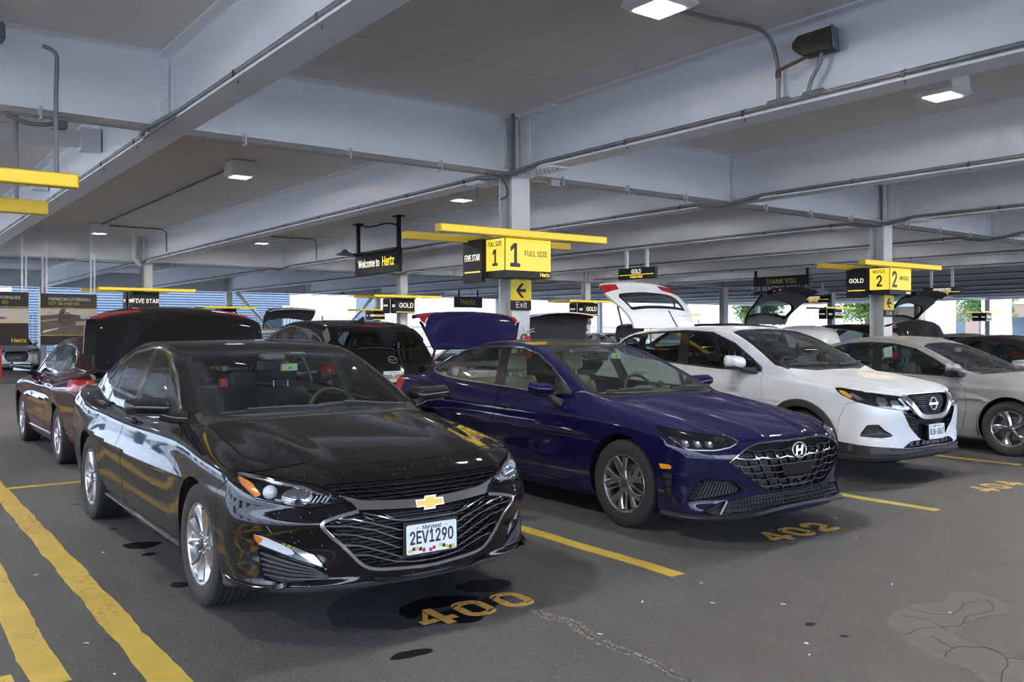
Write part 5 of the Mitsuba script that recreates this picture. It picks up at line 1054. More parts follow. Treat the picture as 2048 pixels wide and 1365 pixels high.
    for nm, g_ in zip(['rear_quarter_glass', 'rear_door_glass', 'front_door_glass'], sorted(D.difference(strips[0].union(strips[1])).geoms, key=lambda q: q.centroid.x)):
        c.glass(nm, list(g_.exterior.coords)[:-1], 'side', m='glass_clear', frit=.014, r=.006, sides=True)
    pill = c.cut(list(D.intersection(strips[0]).exterior.coords)[:-1], 'side', r=0, gap=0)
    for sd in c.lr(pill): c.part('pillar_trim', sd, 'gloss_black')
    c.ring(dlo, 'side', .016, .006, 'chrome', 'window_moulding', r=.015)
    # hood, bumper, doors
    hood = c.cut([(-.20, -.05), (-.205, .3), (-.25, .55), (-.32, .735), (0, .765), (.42, .785), (.58, .69), (.70, .50), (.755, .24), (.775, -.05)], 'top', r=.01)
    c.part('hood', hood, c.skin)
    cowl = c.cut([(-.18, -.05), (-.20, .5), (-.30, .76), (-.52, .76), (-.50, -.05)], 'top', r=.0, cond=lambda S: S.V[:, 0] - .2); c.part('cowl', cowl, 'black_plastic')
    bumper = c.cut([(.53, .10), (.53, .70), (.375, .775), (.30, .80), (-.02, .83), (-.30, .86), (-1.2, .90), (-1.2, .10)], 'corner', r=0)
    lip = clip(bumper, bumper.V[:, 2] - .265); bumper = clip(bumper, .265 - bumper.V[:, 2])
    c.part('front_bumper', bumper, c.skin); c.part('bumper_lip', lip, 'grey_plastic')
    c.mould(spline([(.40, .272), (.20, .262), (.0, .262), (-.13, .280)], 16), 'corner', .030, .018, 'gloss_black', 'bumper_blade')
    fd = [(-.60, .97), (-1.2, 1.004), (-1.66, 1.032), (-1.70, .80), (-1.74, .60), (-1.70, .36), (-1.68, .30), (-.46, .27), (-.42, .45), (-.38, .75), (-.40, .90)]
    rd = [(-1.67, 1.033), (-2.3, 1.070), (-2.52, 1.085), (-2.60, .98), (-2.56, .80), (-2.46, .66), (-2.40, .50), (-2.36, .31), (-1.69, .30), (-1.71, .36), (-1.75, .60), (-1.71, .80)]
    for nm, p, hx, hz in [('front_door', fd, -1.50, .90), ('rear_door', rd, -2.42, .957)]:
        d = c.cut(p, 'side', gap=.005, r=.012)
        for side, sg in zip(c.lr(d), (-1, 1)):
            dk = key_for(nm, K); put(dk, moved(shell(side), M), c.skin)
            (Q,), (N,) = B.on_side([[hx, hz]], sg)
            part(dk, 'handle', join(blob(.21, .022, .034, .010, Q + N * .030), blob(.03, .03, .03, .01, Q + N * .016 + [.09, 0, 0]), blob(.03, .03, .03, .01, Q + N * .016 + [-.09, 0, 0])), 'gloss_black', M=M)
            part(dk, 'handle_cup', moved(from_mesh(trimesh.creation.icosphere(2, .05), True), trans(*(Q - N * .012)) @ np.diag([1.5, .36, .72, 1])), 'gloss_black', M=M)
    c.mould([(-.42, .245), (-2.38, .265)], 'side', .02, .012, 'chrome', 'sill_strip'); 
    # badge
    Q, N = B.on_side([[-.74, .652]], -1); part(K, 'badge', text('MALIBU', .034, .004, True, narrow=1.25), 'chrome', M=M @ frame_at(Q[0] + N[0] * .001, [-1, 0, 0], [0, 0, 1]))
    # open boot lid with its lamps, and the tail lamps in the body
    lidcond = lambda S: S.V[:, 0] + 3.30
    tl = c.cut([(.30, .90), (.60, .885), (.98, .90), (.98, 1.00), (.60, 1.005), (.34, .98)], 'rear', cond=lambda S: S.V[:, 0] + 3.55, r=.01)
    tl_lid = clip(tl, np.abs(tl.V[:, 1]) - .68); tl_body = clip(tl, .69 - np.abs(tl.V[:, 1]))
    lid = c.cut([(-.05, .74), (.42, .755), (.62, .82), (.73, .95), (.76, 1.06), (.72, 1.30), (-.05, 1.30)], 'rear', cond=lidcond, r=.02)
    R = rotm([0, 1, 0], 80, (-3.22, 0, 1.13))
    lk = key_for('trunk_lid', K); put(lk, moved(shell(lid, .02), M @ R), c.skin); part(lk, 'lining', offset(clip(lid, .0 * lid.V[:, 0] - 1), .022), 'black_plastic', M=M @ R)
    for sd in c.lr(tl_lid): part(lk, 'tail_lamp', sd, 'red_lens', M=M @ R)
    for sd in c.lr(tl_body): part(K, 'tail_lamp', sd, 'red_lens', M=M)
    for y in (-.62, .62): part(lk, 'hinge_arm', tube([[-3.32, y, 1.02], [-3.36, y, 1.10], [-3.35, y, 1.20], [-3.37, y, 1.30]], .012, 8), 'black_plastic', M=M)
    c.extra_cut = [lambda S: np.maximum(np.maximum(S.V[:, 0] + 3.34, .90 - S.V[:, 2]), np.abs(S.V[:, 1]) - .66)]
    c.finish()
    wheels(K, M, 2.83, .893, 'petal')
    for sg in (-1, 1):
        mk = key_for('side_mirror', K); W = trans(-.585, sg * 1.0, 1.065)
        SH = np.array([[1, sg * .28, 0, 0], [0, 1, 0, 0], [0, sg * .02, 1, 0], [0, 0, 0, 1.0]])
        h_ = moved(pod([(-.06, -sg * .12, .012, .040), (-.06, sg * .105, .024, .030), (-.06, -sg * .12, -.016, .040), (-.06, sg * .10, -.012, .034), (.02, -sg * .09, -.004, .046), (.0, sg * .07, .006, .042)]), SH)
        put(mk, moved(h_, M @ W), 'gloss_black'); part(mk, 'lower_shell', moved(pod([(-.06, -sg * .12, -.040, .022), (-.06, sg * .09, -.030, .018), (.025, -sg * .09, -.036, .022), (.0, sg * .06, -.030, .018)]), SH), 'grey_plastic', M=M @ W)
        part(mk, 'glass', moved(blob(.006, .21, .10, .003, (-.087, 0, 0)), np.array([[1, sg * .28, 0, 0], [0, 1, 0, 0], [0, sg * .06, 1, 0], [0, 0, 0, 1.0]])), 'mirror_silver', M=M @ W)
        part(mk, 'foot', tube([[-.60, sg * .93, 1.02], [-.58, sg * .87, 1.0], [-.54, sg * .78, .99]], [.035, .04, .045], 10), 'gloss_black', M=M)
    # wipers lying at the foot of the windscreen
    for nm, pts in [('wiper', [(-.42, -.64), (-.40, -.40), (-.36, -.12), (-.34, .02)]), ('wiper', [(-.40, .04), (-.42, .22), (-.39, .44), (-.36, .62)])]:
        Q, N = B.on_top(spline(pts, 16)); wk = key_for('wiper', K)
        part(wk, 'blade', bar(Q + N * .012, N, .022, .016), 'black_plastic', M=M); part(wk, 'arm', tube((Q + N * .034)[4:], .009, 8), 'dark_trim', M=M)
    # cabin
    put_seats(K, M, -1.55, .13, 'seat_dark', rear_x=-2.45)
    steering(K, M, -.93, .37, .93)
    part(K, 'dashboard', join(blob(.55, 1.34, .20, .07, (-.62, 0, .87)), blob(.20, .36, .09, .04, (-.78, .37, .975))), 'dark_trim', M=M)
    part(K, 'cabin_floor', box(-2.9, -.4, -.75, .75, .30, .33), 'dark_trim', M=M)
    mir = key_for('rear_view_mirror', K); part(mir, 'mirror', moved(blob(.03, .24, .07, .014), trans(-1.16, 0, 1.275)), 'dark_trim', M=M); part(mir, 'stalk', join(blob(.16, .15, .05, .02, (-1.14, -.02, 1.335)), tube([[-1.14, 0, 1.32], [-1.16, 0, 1.28]], .012)), 'dark_trim', M=M)
    tk = key_for('toll_tag', K); TM = M @ trans(-1.13, .105, 1.262)
    part(tk, 'box', box(-.02, .02, -.06, .06, -.026, .026, .004), 'white_plastic', M=TM); part(tk, 'label', join(box(-.018, .0205, -.03, .028, .010, .0268), box(.0185, .0208, -.045, -.02, -.02, -.003)), 'lime_print', M=TM); part(tk, 'stamp', box(.0185, .0209, -.01, .02, -.014, .004), 'green_print', M=TM)
    Q, N = B.on_top([[-1.215, .21]]); S_ = frame_at(Q[0] - N[0] * .012, [0, 1, 0], np.cross(N[0], [0, 1, 0])); part(K, 'window_sticker', join(extrude(Polygon([(-.055, -.022), (.055, -.022), (.055, .022), (-.055, .022)]).difference(Polygon([(-.049, -.017), (.049, -.017), (.049, .017), (-.049, .017)])), .001), moved(text('137D', .022, .001, True), trans(0, -.011, 0))), 'white_plastic', M=M @ S_)
    return K
SONATA = dict(
    top=[(1.2, .58), (.97, .64), (.90, .715), (.80, .765), (.55, .835), (.3, .885), (0, .935), (-.3, .975), (-.6, 1.0), (-1.5, 1.0), (-2.6, 1.04), (-3.2, 1.075), (-3.6, 1.085), (-3.85, 1.07), (-4.0, 1.03)],
    roof=[(.35, .68), (-.1, .86), (-.38, .98), (-.85, 1.19), (-1.25, 1.345), (-1.55, 1.415), (-1.95, 1.445), (-2.3, 1.425), (-2.7, 1.345), (-3.0, 1.25), (-3.3, 1.145), (-3.55, 1.055), (-3.8, .95)],
    plan=[(1.0, .86), (.7, .90), (.2, .922), (-.4, .905), (-1.4, .91), (-2.4, .912), (-2.9, .922), (-3.4, .895), (-3.9, .83)],
    side=[(.15, .10), (.22, .055), (.35, .03), (.48, .014), (.62, .002), (.74, .0), (.82, .012), (.88, .032), (.93, .058), (.975, .085), (1.05, .14)],
    belt=[(1.0, .82), (.3, .90), (-.4, .965), (-1.4, .975), (-2.4, 1.01), (-3.2, 1.05), (-3.9, 1.04)], belt0=.975,
    front=[(.10, .84), (.16, .95), (.22, .99), (.30, .96), (.40, .955), (.50, .965), (.60, .965), (.68, .945), (.74, .90), (.80, .82), (.9, .6)],
    rear=[(.2, -3.7), (.3, -3.84), (.5, -3.92), (.7, -3.93), (.9, -3.89), (1.05, -3.86), (1.12, -3.82)],
    under=[(1.0, .165), (.6, .165), (.3, .16), (-3.0, .17), (-3.5, .2), (-3.95, .3)],
    wg=[(.2, .74), (-.42, .80), (-1.2, .825), (-2.2, .82), (-2.9, .79), (-3.5, .70)],
    pf=(.17, .5, 6), pr=(.10, .2, 6), tumble=.34, tumble2=.24, cwf=.12, rcrown=.04, kg=.05, xmid=-1.9, crown=.06, kab=.08, kc=.06,
    flank=lambda x, zz, z: -.012 * bump((z - .80 + .015 * np.clip(x, -3, 0)) / .10) - .010 * bump((z - .36) / .2) - .014 * bump(x / .6) * bump((z - .6) / .4) - .012 * bump((x + 2.84) / .6) * bump((z - .62) / .4) + .010 * bump((z - .60) / .14) * np.clip(-x / .5, 0, 1),
    hood=lambda x, ay: .012 * bump((ay - (.28 + .18 * np.clip(.9 - x, 0, 1.2))) / .10) * np.clip((x + .4) / .4, 0, 1) + .010 * bump((ay - .70) / .10) * np.clip((x + .6) / .3, 0, 1),
    nose=lambda ay, z: 0.0 * z)
def build_sonata():
    K = thing('car', 'dark blue sedan with tan seats and open boot, parked in bay 402 behind its number', 'car', 'rental cars parked in the front row')
    M = car_M(5.67, 4.99); B = Body(SONATA); c = Car(K, B, M, [(0, .345, .385), (-2.84, .345, .385)], 'car_blue', liner='trim_tan')
    hl_p = [(.549, .816), (.377, .804), (.171, .782), (-.125, .758), (-.308, .716), (-.203, .681), (-.055, .660), (.206, .657), (.293, .685), (.409, .742)]
    gr_p = [(-.185, .583), (-.300, .640), (-.403, .682), (-.585, .700), (-.893, .698), (-1.06, .698), (-1.06, .355), (-.826, .354), (-.574, .360), (-.40, .462)]
    vt_p = [(.25, .287), (.134, .43), (.062, .459), (-.24, .444), (-.345, .367), (.033, .318)]
    cu_p = [(.485, .495), (.372, .492), (.394, .27), (.425, .27)]; rf_p = [(.513, .552), (.395, .548), (.373, .518), (.497, .51)]
    li_p = [(.10, .226), (-.10, .300), (-.25, .318), (-.49, .338), (-.80, .338), (-1.06, .334), (-1.06, .245), (-.70, .238), (-.30, .215), (-.05, .208)]
    hl = c.cut(hl_p, 'corner', r=.005); gr = c.cut(gr_p, 'corner', r=.008); vt = c.cut(vt_p, 'corner', r=.006); cu = c.cut(cu_p, 'corner', r=.004); rf = c.cut(rf_p, 'corner', gap=.002, r=.004); li = c.cut(li_p, 'corner', r=.004)
    for p in (hl_p, gr_p, vt_p, li_p): c.inner_cut.append((np.array(p), 'corner', None))
    def hl_in(sg):
        s = clip(hl, hl.V[:, 1] * -sg); out = []
        st = clip(offset(s, .004), c.field(s, np.array([(.31, .690), (.205, .672), (-.055, .673), (-.195, .692), (-.300, .722), (-.312, .712), (-.203, .678), (-.055, .657), (.206, .654), (.305, .68)]), 'corner'))
        out.append(('light_strip', shell(st, .01), 'lamp_white')); bl = []
        for a, w in ((.27, .09), (.15, .10), (.03, .10)):
            z0, z1 = .690, .742
            bl.append(clip(offset(s, .020), c.field(s, np.array([(a + .03, z1), (a - w * .6, z1 - .012), (a - w * .75, z0 + .004), (a - .01, z0 - .004)]), 'corner')))
        out += [('reflector', shell(b_, .02), 'lamp_silver') for b_ in bl]
        out += [('led_lens', moved(from_mesh(trimesh.creation.icosphere(2, .013), True), trans(*c.lay([(a, .716)], 'corner', sg)[0][0])), 'lamp_white') for a in (.235, .12, -.0)]
        out.append(('amber_reflector', clip(offset(s, .016), c.field(s, np.array([(.10, .70), (.075, .70), (.085, .712), (.105, .712)]), 'corner')), 'amber'))
        return out
    lamp_lens(c, hl, .07, inside=hl_in)
    for sd in c.lr(rf): part(K, 'side_marker', sd, 'amber_bright', M=M)
    bowl(c, K, 'air_slot', cu, .03, 'black_plastic')
    for z in (.44, .385, .33): c.mould([(.478, z), (.385, z)], 'corner', .008, .012, 'gloss_black', 'slot_fin', lift=-.016)
    v = key_for('side_vent', K); bowl(c, v, 'bowl', vt, .05, 'black_plastic')
    for t in np.linspace(.06, .94, 12):
        c.mould(dense([(np.interp(t, [0, 1], [.06, -.30]), np.interp(t, [0, 1], [.450, .40])), (np.interp(t, [0, 1], [.16, -.30]), np.interp(t, [0, 1], [.315, .372]))], .03), 'corner', .010, .014, 'grey_plastic', 'fin', lift=-.035, parent=v)
    for t in (.2, .45, .7, .95): c.mould([(.235 - .10 * t, .31 + .13 * t), (.15 - .09 * t, .315 + .12 * t)], 'corner', .012, .02, 'gloss_black', 'fin', lift=-.02, parent=v)
    # the grille: bright rails that bow across and cross ties between them, a net of leaning cells
    g = key_for('grille', K); part(g, 'bowl', join(offset(gr, .07), rim(gr, .07)), 'black_plastic', M=M)
    zs = [.665, .613, .561, .509, .457, .405]
    def edge_a(z): return np.interp(z, [.354, .36, .462, .583, .64, .682, .70], [-.70, -.59, -.40, -.185, -.30, -.40, -.60])
    for j, z in enumerate(zs):
        a0 = edge_a(z) - .02; n = 24; a = np.linspace(a0, -1.06, n); zz = z - .012 * np.abs(np.sin(np.linspace(0, 9, n))) - .02 * np.linspace(0, 1, n)
        c.mould(np.stack([a, np.maximum(zz, .362)], 1), 'corner', .012, .022, 'chrome_dark', 'rail', lift=-.022, parent=g)
        for q in range(8):
            at = a0 - .05 - q * .112 - (j % 2) * .056
            if at - .05 < -1.0 or z - .06 < .345: continue
            c.mould(dense([(at, z), (at - .026, z - .026), (at - .052, z - .066)], .02), 'corner', .010, .022, 'gloss_black' if (q + j) % 2 else 'chrome_dark', 'tie', lift=-.024, parent=g)
    c.mould(spline([(-1.06, .700), (-.75, .703), (-.585, .702), (-.45, .692), (-.36, .668), (-.27, .628), (-.187, .583)], 40), 'corner', .012, .010, 'chrome', 'frame', parent=g)
    c.mould(spline([(-.187, .583), (-.30, .520), (-.40, .462), (-.50, .405), (-.60, .362), (-.80, .353), (-1.06, .352)], 30), 'corner', .010, .008, 'gloss_black', 'frame', parent=g)
    part(K, 'plate_holder', blob(.02, .34, .10, .01), 'gloss_black', M=M @ trans(.955, 0, .50))
    Q, N = B.on_front([[0, .634]]); E = frame_at(Q[0] + [.010, 0, 0], [0, 1, 0], [-.12, 0, 1.0]); e = key_for('emblem', K); a = np.linspace(0, 2 * np.pi, 48, endpoint=False)
    part(e, 'oval', tube(np.stack([.082 * np.cos(a), .056 * np.sin(a), 0 * a + .004], 1), .007, 8, closed=True), 'chrome', M=M @ E)
    hh = Polygon([(-.052, -.036), (-.030, -.036), (-.010, .036), (-.032, .036)]).union(Polygon([(.010, -.036), (.032, -.036), (.052, .036), (.030, .036)])).union(Polygon([(-.030, -.012), (.024, -.004), (.030, .012), (-.024, .004)]))
    part(e, 'letter', extrude(hh, .008), 'chrome', M=M @ E)
    li_k = key_for('lower_intake', K); part(li_k, 'bowl', join(offset(li, .05), rim(li, .05)), 'black_plastic', M=M)
    for z in (.262, .288, .314): c.mould(dense([(-.2, z - .012), (-.5, z), (-1.06, z + .002)], .05), 'corner', .006, .014, 'black_plastic', 'grille_bar', lift=-.026, parent=li_k)
    for q in range(24): c.mould([(-.22 - q * .035, .315), (-.235 - q * .035, .25)], 'corner', .005, .012, 'black_plastic', 'grille_bar', lift=-.028, parent=li_k)
    for q in range(10): c.mould([(.03 - q * .024, .216 + q * .0085), (-.03 - q * .02, .212)], 'corner', .006, .012, 'grey_plastic', 'fin', lift=-.026, parent=li_k)
    c.mould([(-.17, .305), (-.10, .215)], 'corner', .02, .02, 'gloss_black', 'strut', lift=-.02, parent=li_k)
    c.mould(spline([(.47, .190), (.15, .190), (-.10, .198), (-.40, .214), (-.75, .232), (-1.06, .236)], 30), 'corner', .030, .040, 'black_plastic', 'front_splitter', lift=-.006)
    # fold above the vents
    c.glass('windshield', [(-.36, -.05), (-.38, .35), (-.47, .66), (-.55, .76), (-.61, .75), (-1.30, .575), (-1.36, .40), (-1.385, -.05)], 'top', frit=.05, r=.03)
    roof = c.cut([(-1.40, -.05), (-1.38, .40), (-1.33, .50), (-2.35, .52), (-2.42, .40), (-2.42, -.05)], 'top', r=.02, gap=.003); c.part('roof_panel', roof, 'gloss_black')
    c.glass('rear_window', [(-2.55, -.05), (-2.55, .3), (-2.53, .52), (-2.62, .58), (-3.30, .60), (-3.40, .5), (-3.42, -.05)], 'top', m='glass_tint', frit=.05, r=.03)
    dlo = [(-3.02, 1.122), (-2.76, 1.248), (-2.517, 1.330), (-2.18, 1.366), (-1.85, 1.378), (-1.59, 1.370), (-1.34, 1.320), (-1.07, 1.210), (-.84, 1.085), (-.70, .992), (-.78, .984), (-1.09, .984), (-1.77, 1.013), (-2.43, 1.040), (-2.78, 1.066), (-2.97, 1.098)]
    bp = LineString([(-1.73, .95), (-1.88, 1.5)]).buffer(.062); cp = Polygon([(-2.73, 1.0), (-2.57, 1.4), (-2.50, 1.4), (-2.52, 1.0)]); fp = LineString([(-.93, .95), (-.935, 1.3)]).buffer(.016)
    side_windows(c, dlo, [bp, cp, fp], ['rear_quarter_glass', 'rear_door_glass', 'front_door_glass', 'front_quarter_glass'], [bp, cp, fp])
    c.mould(spline([(-.66, .800), (-.45, .715), (-.22, .665), (.212, .612), (.514, .586), (.70, .585), (.835, .545)], 40), 'top', .014, .006, 'chrome', 'hood_moulding', lift=.001)
    hood = c.cut([(-.34, -.05), (-.345, .35), (-.42, .62), (-.50, .735), (-.22, .66), (.212, .607), (.514, .580), (.70, .578), (.80, .52), (.865, .36), (.885, -.05)], 'top', r=.01); c.part('hood', hood, c.skin)
    cowl = c.cut([(-.30, -.05), (-.34, .5), (-.46, .735), (-.62, .74), (-.60, -.05)], 'top', r=0); c.part('cowl', cowl, 'black_plastic')
    bump_ = c.cut([(.54, .10), (.54, .62), (.46, .70), (.30, .70), (-.30, .72), (-1.2, .76), (-1.2, .10)], 'corner', r=0); c.part('front_bumper', bump_, c.skin)
    doors(c, [('front_door', [(-.68, .975), (-1.09, .976), (-1.72, 1.003), (-1.68, .83), (-1.73, .50), (-1.74, .30), (-.66, .27), (-.58, .45), (-.55, .75), (-.60, .90)], -1.53, .833),
              ('rear_door', [(-1.73, 1.004), (-2.43, 1.033), (-2.76, 1.056), (-2.81, .96), (-2.79, .86), (-2.64, .74), (-2.44, .56), (-2.38, .30), (-1.75, .30), (-1.74, .50), (-1.69, .83)], -2.56, .862)])
    lk, R = boot_lid(c, [(.42, .90), (.60, .90), (.98, .86), (.98, .98), (.74, 1.02), (.62, 1.055), (.46, 1.0)], [(-.05, .74), (.60, .74), (.69, .88), (.71, 1.02), (.68, 1.30), (-.05, 1.30)], -3.22, 1.14, 78, -3.42, .66, taper=(.56, .40))
    c.finish()
    wheels(K, M, 2.84, .90, 'ysplit', rim_mat='rim_grey')
    mirrors(c, -.86, 1.03, 'car_blue', foot=[[-.87, .95, 1.0], [-.83, .90, .94], [-.78, .85, .90]])
    wipers(c, [[(-.50, -.62), (-.45, -.36), (-.42, -.15)], [(-.43, .10), (-.44, .30), (-.47, .55)]])
    cabin(c, (-.75, .865), (-1.08, .37, .93), (-1.70, .12), ('seat_tan', 'trim_tan', 'dark_trim'), mir=(-1.27, 1.275), tag=(-1.20, .15, 1.285))
    return K
QASHQAI = dict(
    top=[(1.2, .74), (.92, .82), (.86, .875), (.76, .925), (.55, .985), (.3, 1.03), (0, 1.07), (-.3, 1.10), (-.6, 1.11), (-1.5, 1.08), (-2.6, 1.08), (-3.1, 1.08), (-3.4, 1.05)],
    roof=[(.5, .80), (.1, .98), (-.18, 1.10), (-.6, 1.32), (-.95, 1.48), (-1.2, 1.55), (-1.6, 1.59), (-2.1, 1.585), (-2.6, 1.545), (-2.9, 1.50), (-3.1, 1.38), (-3.3, 1.15), (-3.45, .95)],
    plan=[(.95, .84), (.7, .88), (.2, .905), (-.4, .895), (-1.4, .90), (-2.2, .905), (-2.65, .915), (-3.1, .90), (-3.45, .85)],
    side=[(.15, .08), (.25, .045), (.4, .03), (.55, .015), (.72, .0), (.85, .0), (.95, .012), (1.03, .035), (1.08, .06), (1.15, .13)],
    belt=[(1.0, .95), (.3, 1.03), (-.4, 1.075), (-1.4, 1.085), (-2.4, 1.12), (-3.2, 1.17)], belt0=1.075,
    front=[(.12, .72), (.20, .82), (.28, .87), (.38, .88), (.50, .875), (.65, .885), (.76, .88), (.85, .85), (.92, .78), (1.0, .6)],
    rear=[(.2, -3.25), (.3, -3.40), (.5, -3.44), (.8, -3.42), (1.0, -3.38), (1.2, -3.30), (1.6, -3.1)],
    under=[(1.0, .23), (.6, .22), (.3, .21), (-3.0, .22), (-3.45, .3)],
    wg=[(.2, .74), (-.3, .80), (-1.2, .825), (-2.2, .82), (-2.9, .79), (-3.4, .74)],
    pf=(.14, .34, 6), pr=(.08, .18, 6), tumble=.28, tumble2=.14, cwf=.12, cwr=.10, rcrown=.04, kg=.06, xmid=-1.6, crown=.06, kab=.10, kc=.07,
    flank=lambda x, zz, z: -.012 * bump((z - .90) / .12) - .012 * bump((z - .42) / .2) - .02 * bump(x / .62) * bump((z - .66) / .42) - .02 * bump((x + 2.65) / .62) * bump((z - .70) / .42) + .012 * bump((z - .66) / .16),
    hood=lambda x, ay: .014 * bump((ay - (.42 + .14 * np.clip(.8 - x, 0, 1.0))) / .12) * np.clip((x + .3) / .4, 0, 1),
    nose=lambda ay, z: 0.0 * z)
ELANTRA = dict(zs=1.025,
    top=[(1.2, .60), (.93, .66), (.86, .72), (.76, .775), (.55, .83), (.3, .88), (0, .93), (-.3, .965), (-.6, .985), (-1.5, .985), (-2.6, 1.03), (-3.1, 1.07), (-3.5, 1.08), (-3.7, 1.06)],
    roof=[(.35, .68), (-.1, .86), (-.40, .97), (-.85, 1.17), (-1.25, 1.32), (-1.5, 1.385), (-1.9, 1.418), (-2.2, 1.405), (-2.6, 1.33), (-2.9, 1.235), (-3.2, 1.13), (-3.4, 1.05), (-3.6, .95)],
    plan=[(1.0, .85), (.7, .885), (.2, .905), (-.4, .89), (-1.4, .895), (-2.4, .90), (-2.8, .905), (-3.3, .88), (-3.7, .82)],
    side=[(.15, .10), (.22, .055), (.35, .035), (.5, .018), (.66, .002), (.78, .0), (.86, .010), (.93, .035), (.98, .07), (1.05, .13)],
    belt=[(1.0, .80), (.3, .88), (-.4, .95), (-1.4, .965), (-2.4, 1.0), (-3.2, 1.04)], belt0=.965,
    front=[(.10, .80), (.17, .90), (.25, .94), (.40, .94), (.55, .935), (.65, .92), (.72, .87), (.78, .80), (.9, .6)],
    rear=[(.2, -3.55), (.3, -3.66), (.5, -3.74), (.7, -3.75), (.9, -3.72), (1.05, -3.68), (1.12, -3.64)],
    under=[(1.0, .18), (.6, .17), (.3, .16), (-3.0, .17), (-3.7, .25)],
    wg=[(.2, .72), (-.42, .78), (-1.2, .805), (-2.2, .80), (-2.9, .76), (-3.4, .68)],
    pf=(.17, .5, 6), pr=(.10, .2, 6), tumble=.34, tumble2=.24, cwf=.12, rcrown=.04, kg=.05, xmid=-1.9, crown=.06, kab=.08, kc=.06,
    flank=lambda x, zz, z: -.012 * bump((z - .82) / .10) - .010 * bump((z - .36) / .2) - .014 * bump(x / .6) * bump((z - .6) / .4) - .012 * bump((x + 2.72) / .6) * bump((z - .62) / .4) + .014 * bump((z - .62 - .03 * np.clip(-x, 0, 3)) / .13) * np.clip(-x / .5, 0, 1),
    hood=lambda x, ay: .010 * bump((ay - .55) / .12) * np.clip((x + .5) / .3, 0, 1), nose=lambda ay, z: 0.0 * z)
MAROON = dict(
    top=[(1.2, .60), (.95, .68), (.86, .76), (.6, .85), (.3, .90), (0, .94), (-.3, .975), (-.6, .99), (-1.5, .99), (-2.4, 1.03), (-3.0, 1.08), (-3.4, 1.10), (-3.65, 1.085), (-3.75, 1.05)],
    roof=[(.35, .68), (-.1, .88), (-.38, .98), (-.8, 1.19), (-1.2, 1.36), (-1.45, 1.43), (-1.85, 1.46), (-2.2, 1.445), (-2.55, 1.36), (-2.8, 1.26), (-3.05, 1.15), (-3.25, 1.06), (-3.5, .95)],
    plan=[(1.0, .85), (.7, .885), (.2, .905), (-.4, .89), (-1.4, .895), (-2.4, .90), (-2.75, .91), (-3.2, .89), (-3.7, .83)],
    side=[(.15, .10), (.22, .055), (.35, .035), (.5, .018), (.66, .002), (.78, .0), (.88, .010), (.95, .035), (1.0, .07), (1.07, .13)],
    belt=[(1.0, .82), (.3, .90), (-.4, .97), (-1.4, .985), (-2.4, 1.03), (-3.2, 1.08)], belt0=.985,
    front=[(.10, .80), (.17, .90), (.25, .94), (.40, .94), (.55, .935), (.65, .92), (.72, .87), (.80, .80), (.95, .6)],
    rear=[(.2, -3.55), (.3, -3.66), (.5, -3.73), (.7, -3.74), (.9, -3.71), (1.05, -3.68), (1.12, -3.64)],
    under=[(1.0, .18), (.6, .17), (.3, .16), (-3.0, .17), (-3.7, .25)],
    wg=[(.2, .72), (-.42, .78), (-1.2, .81), (-2.2, .80), (-2.7, .77), (-3.2, .70)],
    pf=(.17, .5, 6), pr=(.12, .25, 6), tumble=.34, tumble2=.24, cwf=.12, rcrown=.04, kg=.06, xmid=-1.8, crown=.06, kab=.09, kc=.06,
    flank=lambda x, zz, z: -.020 * bump((z - .86) / .12) - .010 * bump((z - .38) / .2) - .024 * bump(x / .6) * bump((z - .66) / .4) - .026 * bump((x + 2.68) / .7) * bump((z - .74) / .4) + .012 * bump((z - .62) / .16) * np.clip(-x / .5, 0, 1),
    hood=lambda x, ay: .010 * bump((ay - .55) / .12), nose=lambda ay, z: 0.0 * z)
MAZDA = dict(zs=1.055,
    top=[(1.2, .74), (.86, .80), (.80, .88), (.55, .98), (.3, 1.02), (0, 1.05), (-.3, 1.08), (-.6, 1.09), (-1.5, 1.07), (-2.6, 1.08), (-3.1, 1.10), (-3.6, 1.05)],
    roof=[(.5, .78), (.1, .97), (-.20, 1.09), (-.6, 1.30), (-.95, 1.46), (-1.25, 1.55), (-1.6, 1.59), (-2.1, 1.595), (-2.6, 1.57), (-2.95, 1.53), (-3.12, 1.46), (-3.35, 1.20), (-3.5, 1.0)],
    plan=[(.95, .83), (.7, .87), (.2, .89), (-.4, .88), (-1.4, .885), (-2.2, .89), (-2.65, .90), (-3.1, .89), (-3.5, .84)],
    side=[(.15, .08), (.25, .045), (.4, .03), (.55, .015), (.72, .0), (.88, .0), (.98, .014), (1.05, .045), (1.10, .08), (1.16, .14)],
    belt=[(1.0, .95), (.3, 1.02), (-.4, 1.06), (-1.4, 1.07), (-2.4, 1.11), (-3.2, 1.16)], belt0=1.07,
    front=[(.12, .70), (.20, .80), (.30, .84), (.50, .85), (.70, .84), (.82, .80), (.92, .70), (1.0, .5)],
    rear=[(.2, -3.40), (.3, -3.50), (.5, -3.53), (.75, -3.52), (.95, -3.47), (1.1, -3.42), (1.3, -3.34), (1.6, -3.15)],
    under=[(1.0, .25), (.3, .22), (-3.0, .23), (-3.5, .3)],
    wg=[(.2, .72), (-.3, .78), (-1.2, .81), (-2.2, .81), (-2.9, .785), (-3.4, .74)],
    pf=(.16, .45, 6), pr=(.14, .30, 6), tumble=.34, tumble2=.16, cwf=.12, cwr=.20, rcrown=.05, kg=.07, xmid=-1.6, crown=.06, kab=.10, kc=.07,
    flank=lambda x, zz, z: -.012 * bump((z - .90) / .12) - .02 * bump(x / .62) * bump((z - .66) / .42) - .02 * bump((x + 2.65) / .62) * bump((z - .70) / .42),
    hood=lambda x, ay: .010 * bump((ay - .5) / .12), nose=lambda ay, z: 0.0 * z)
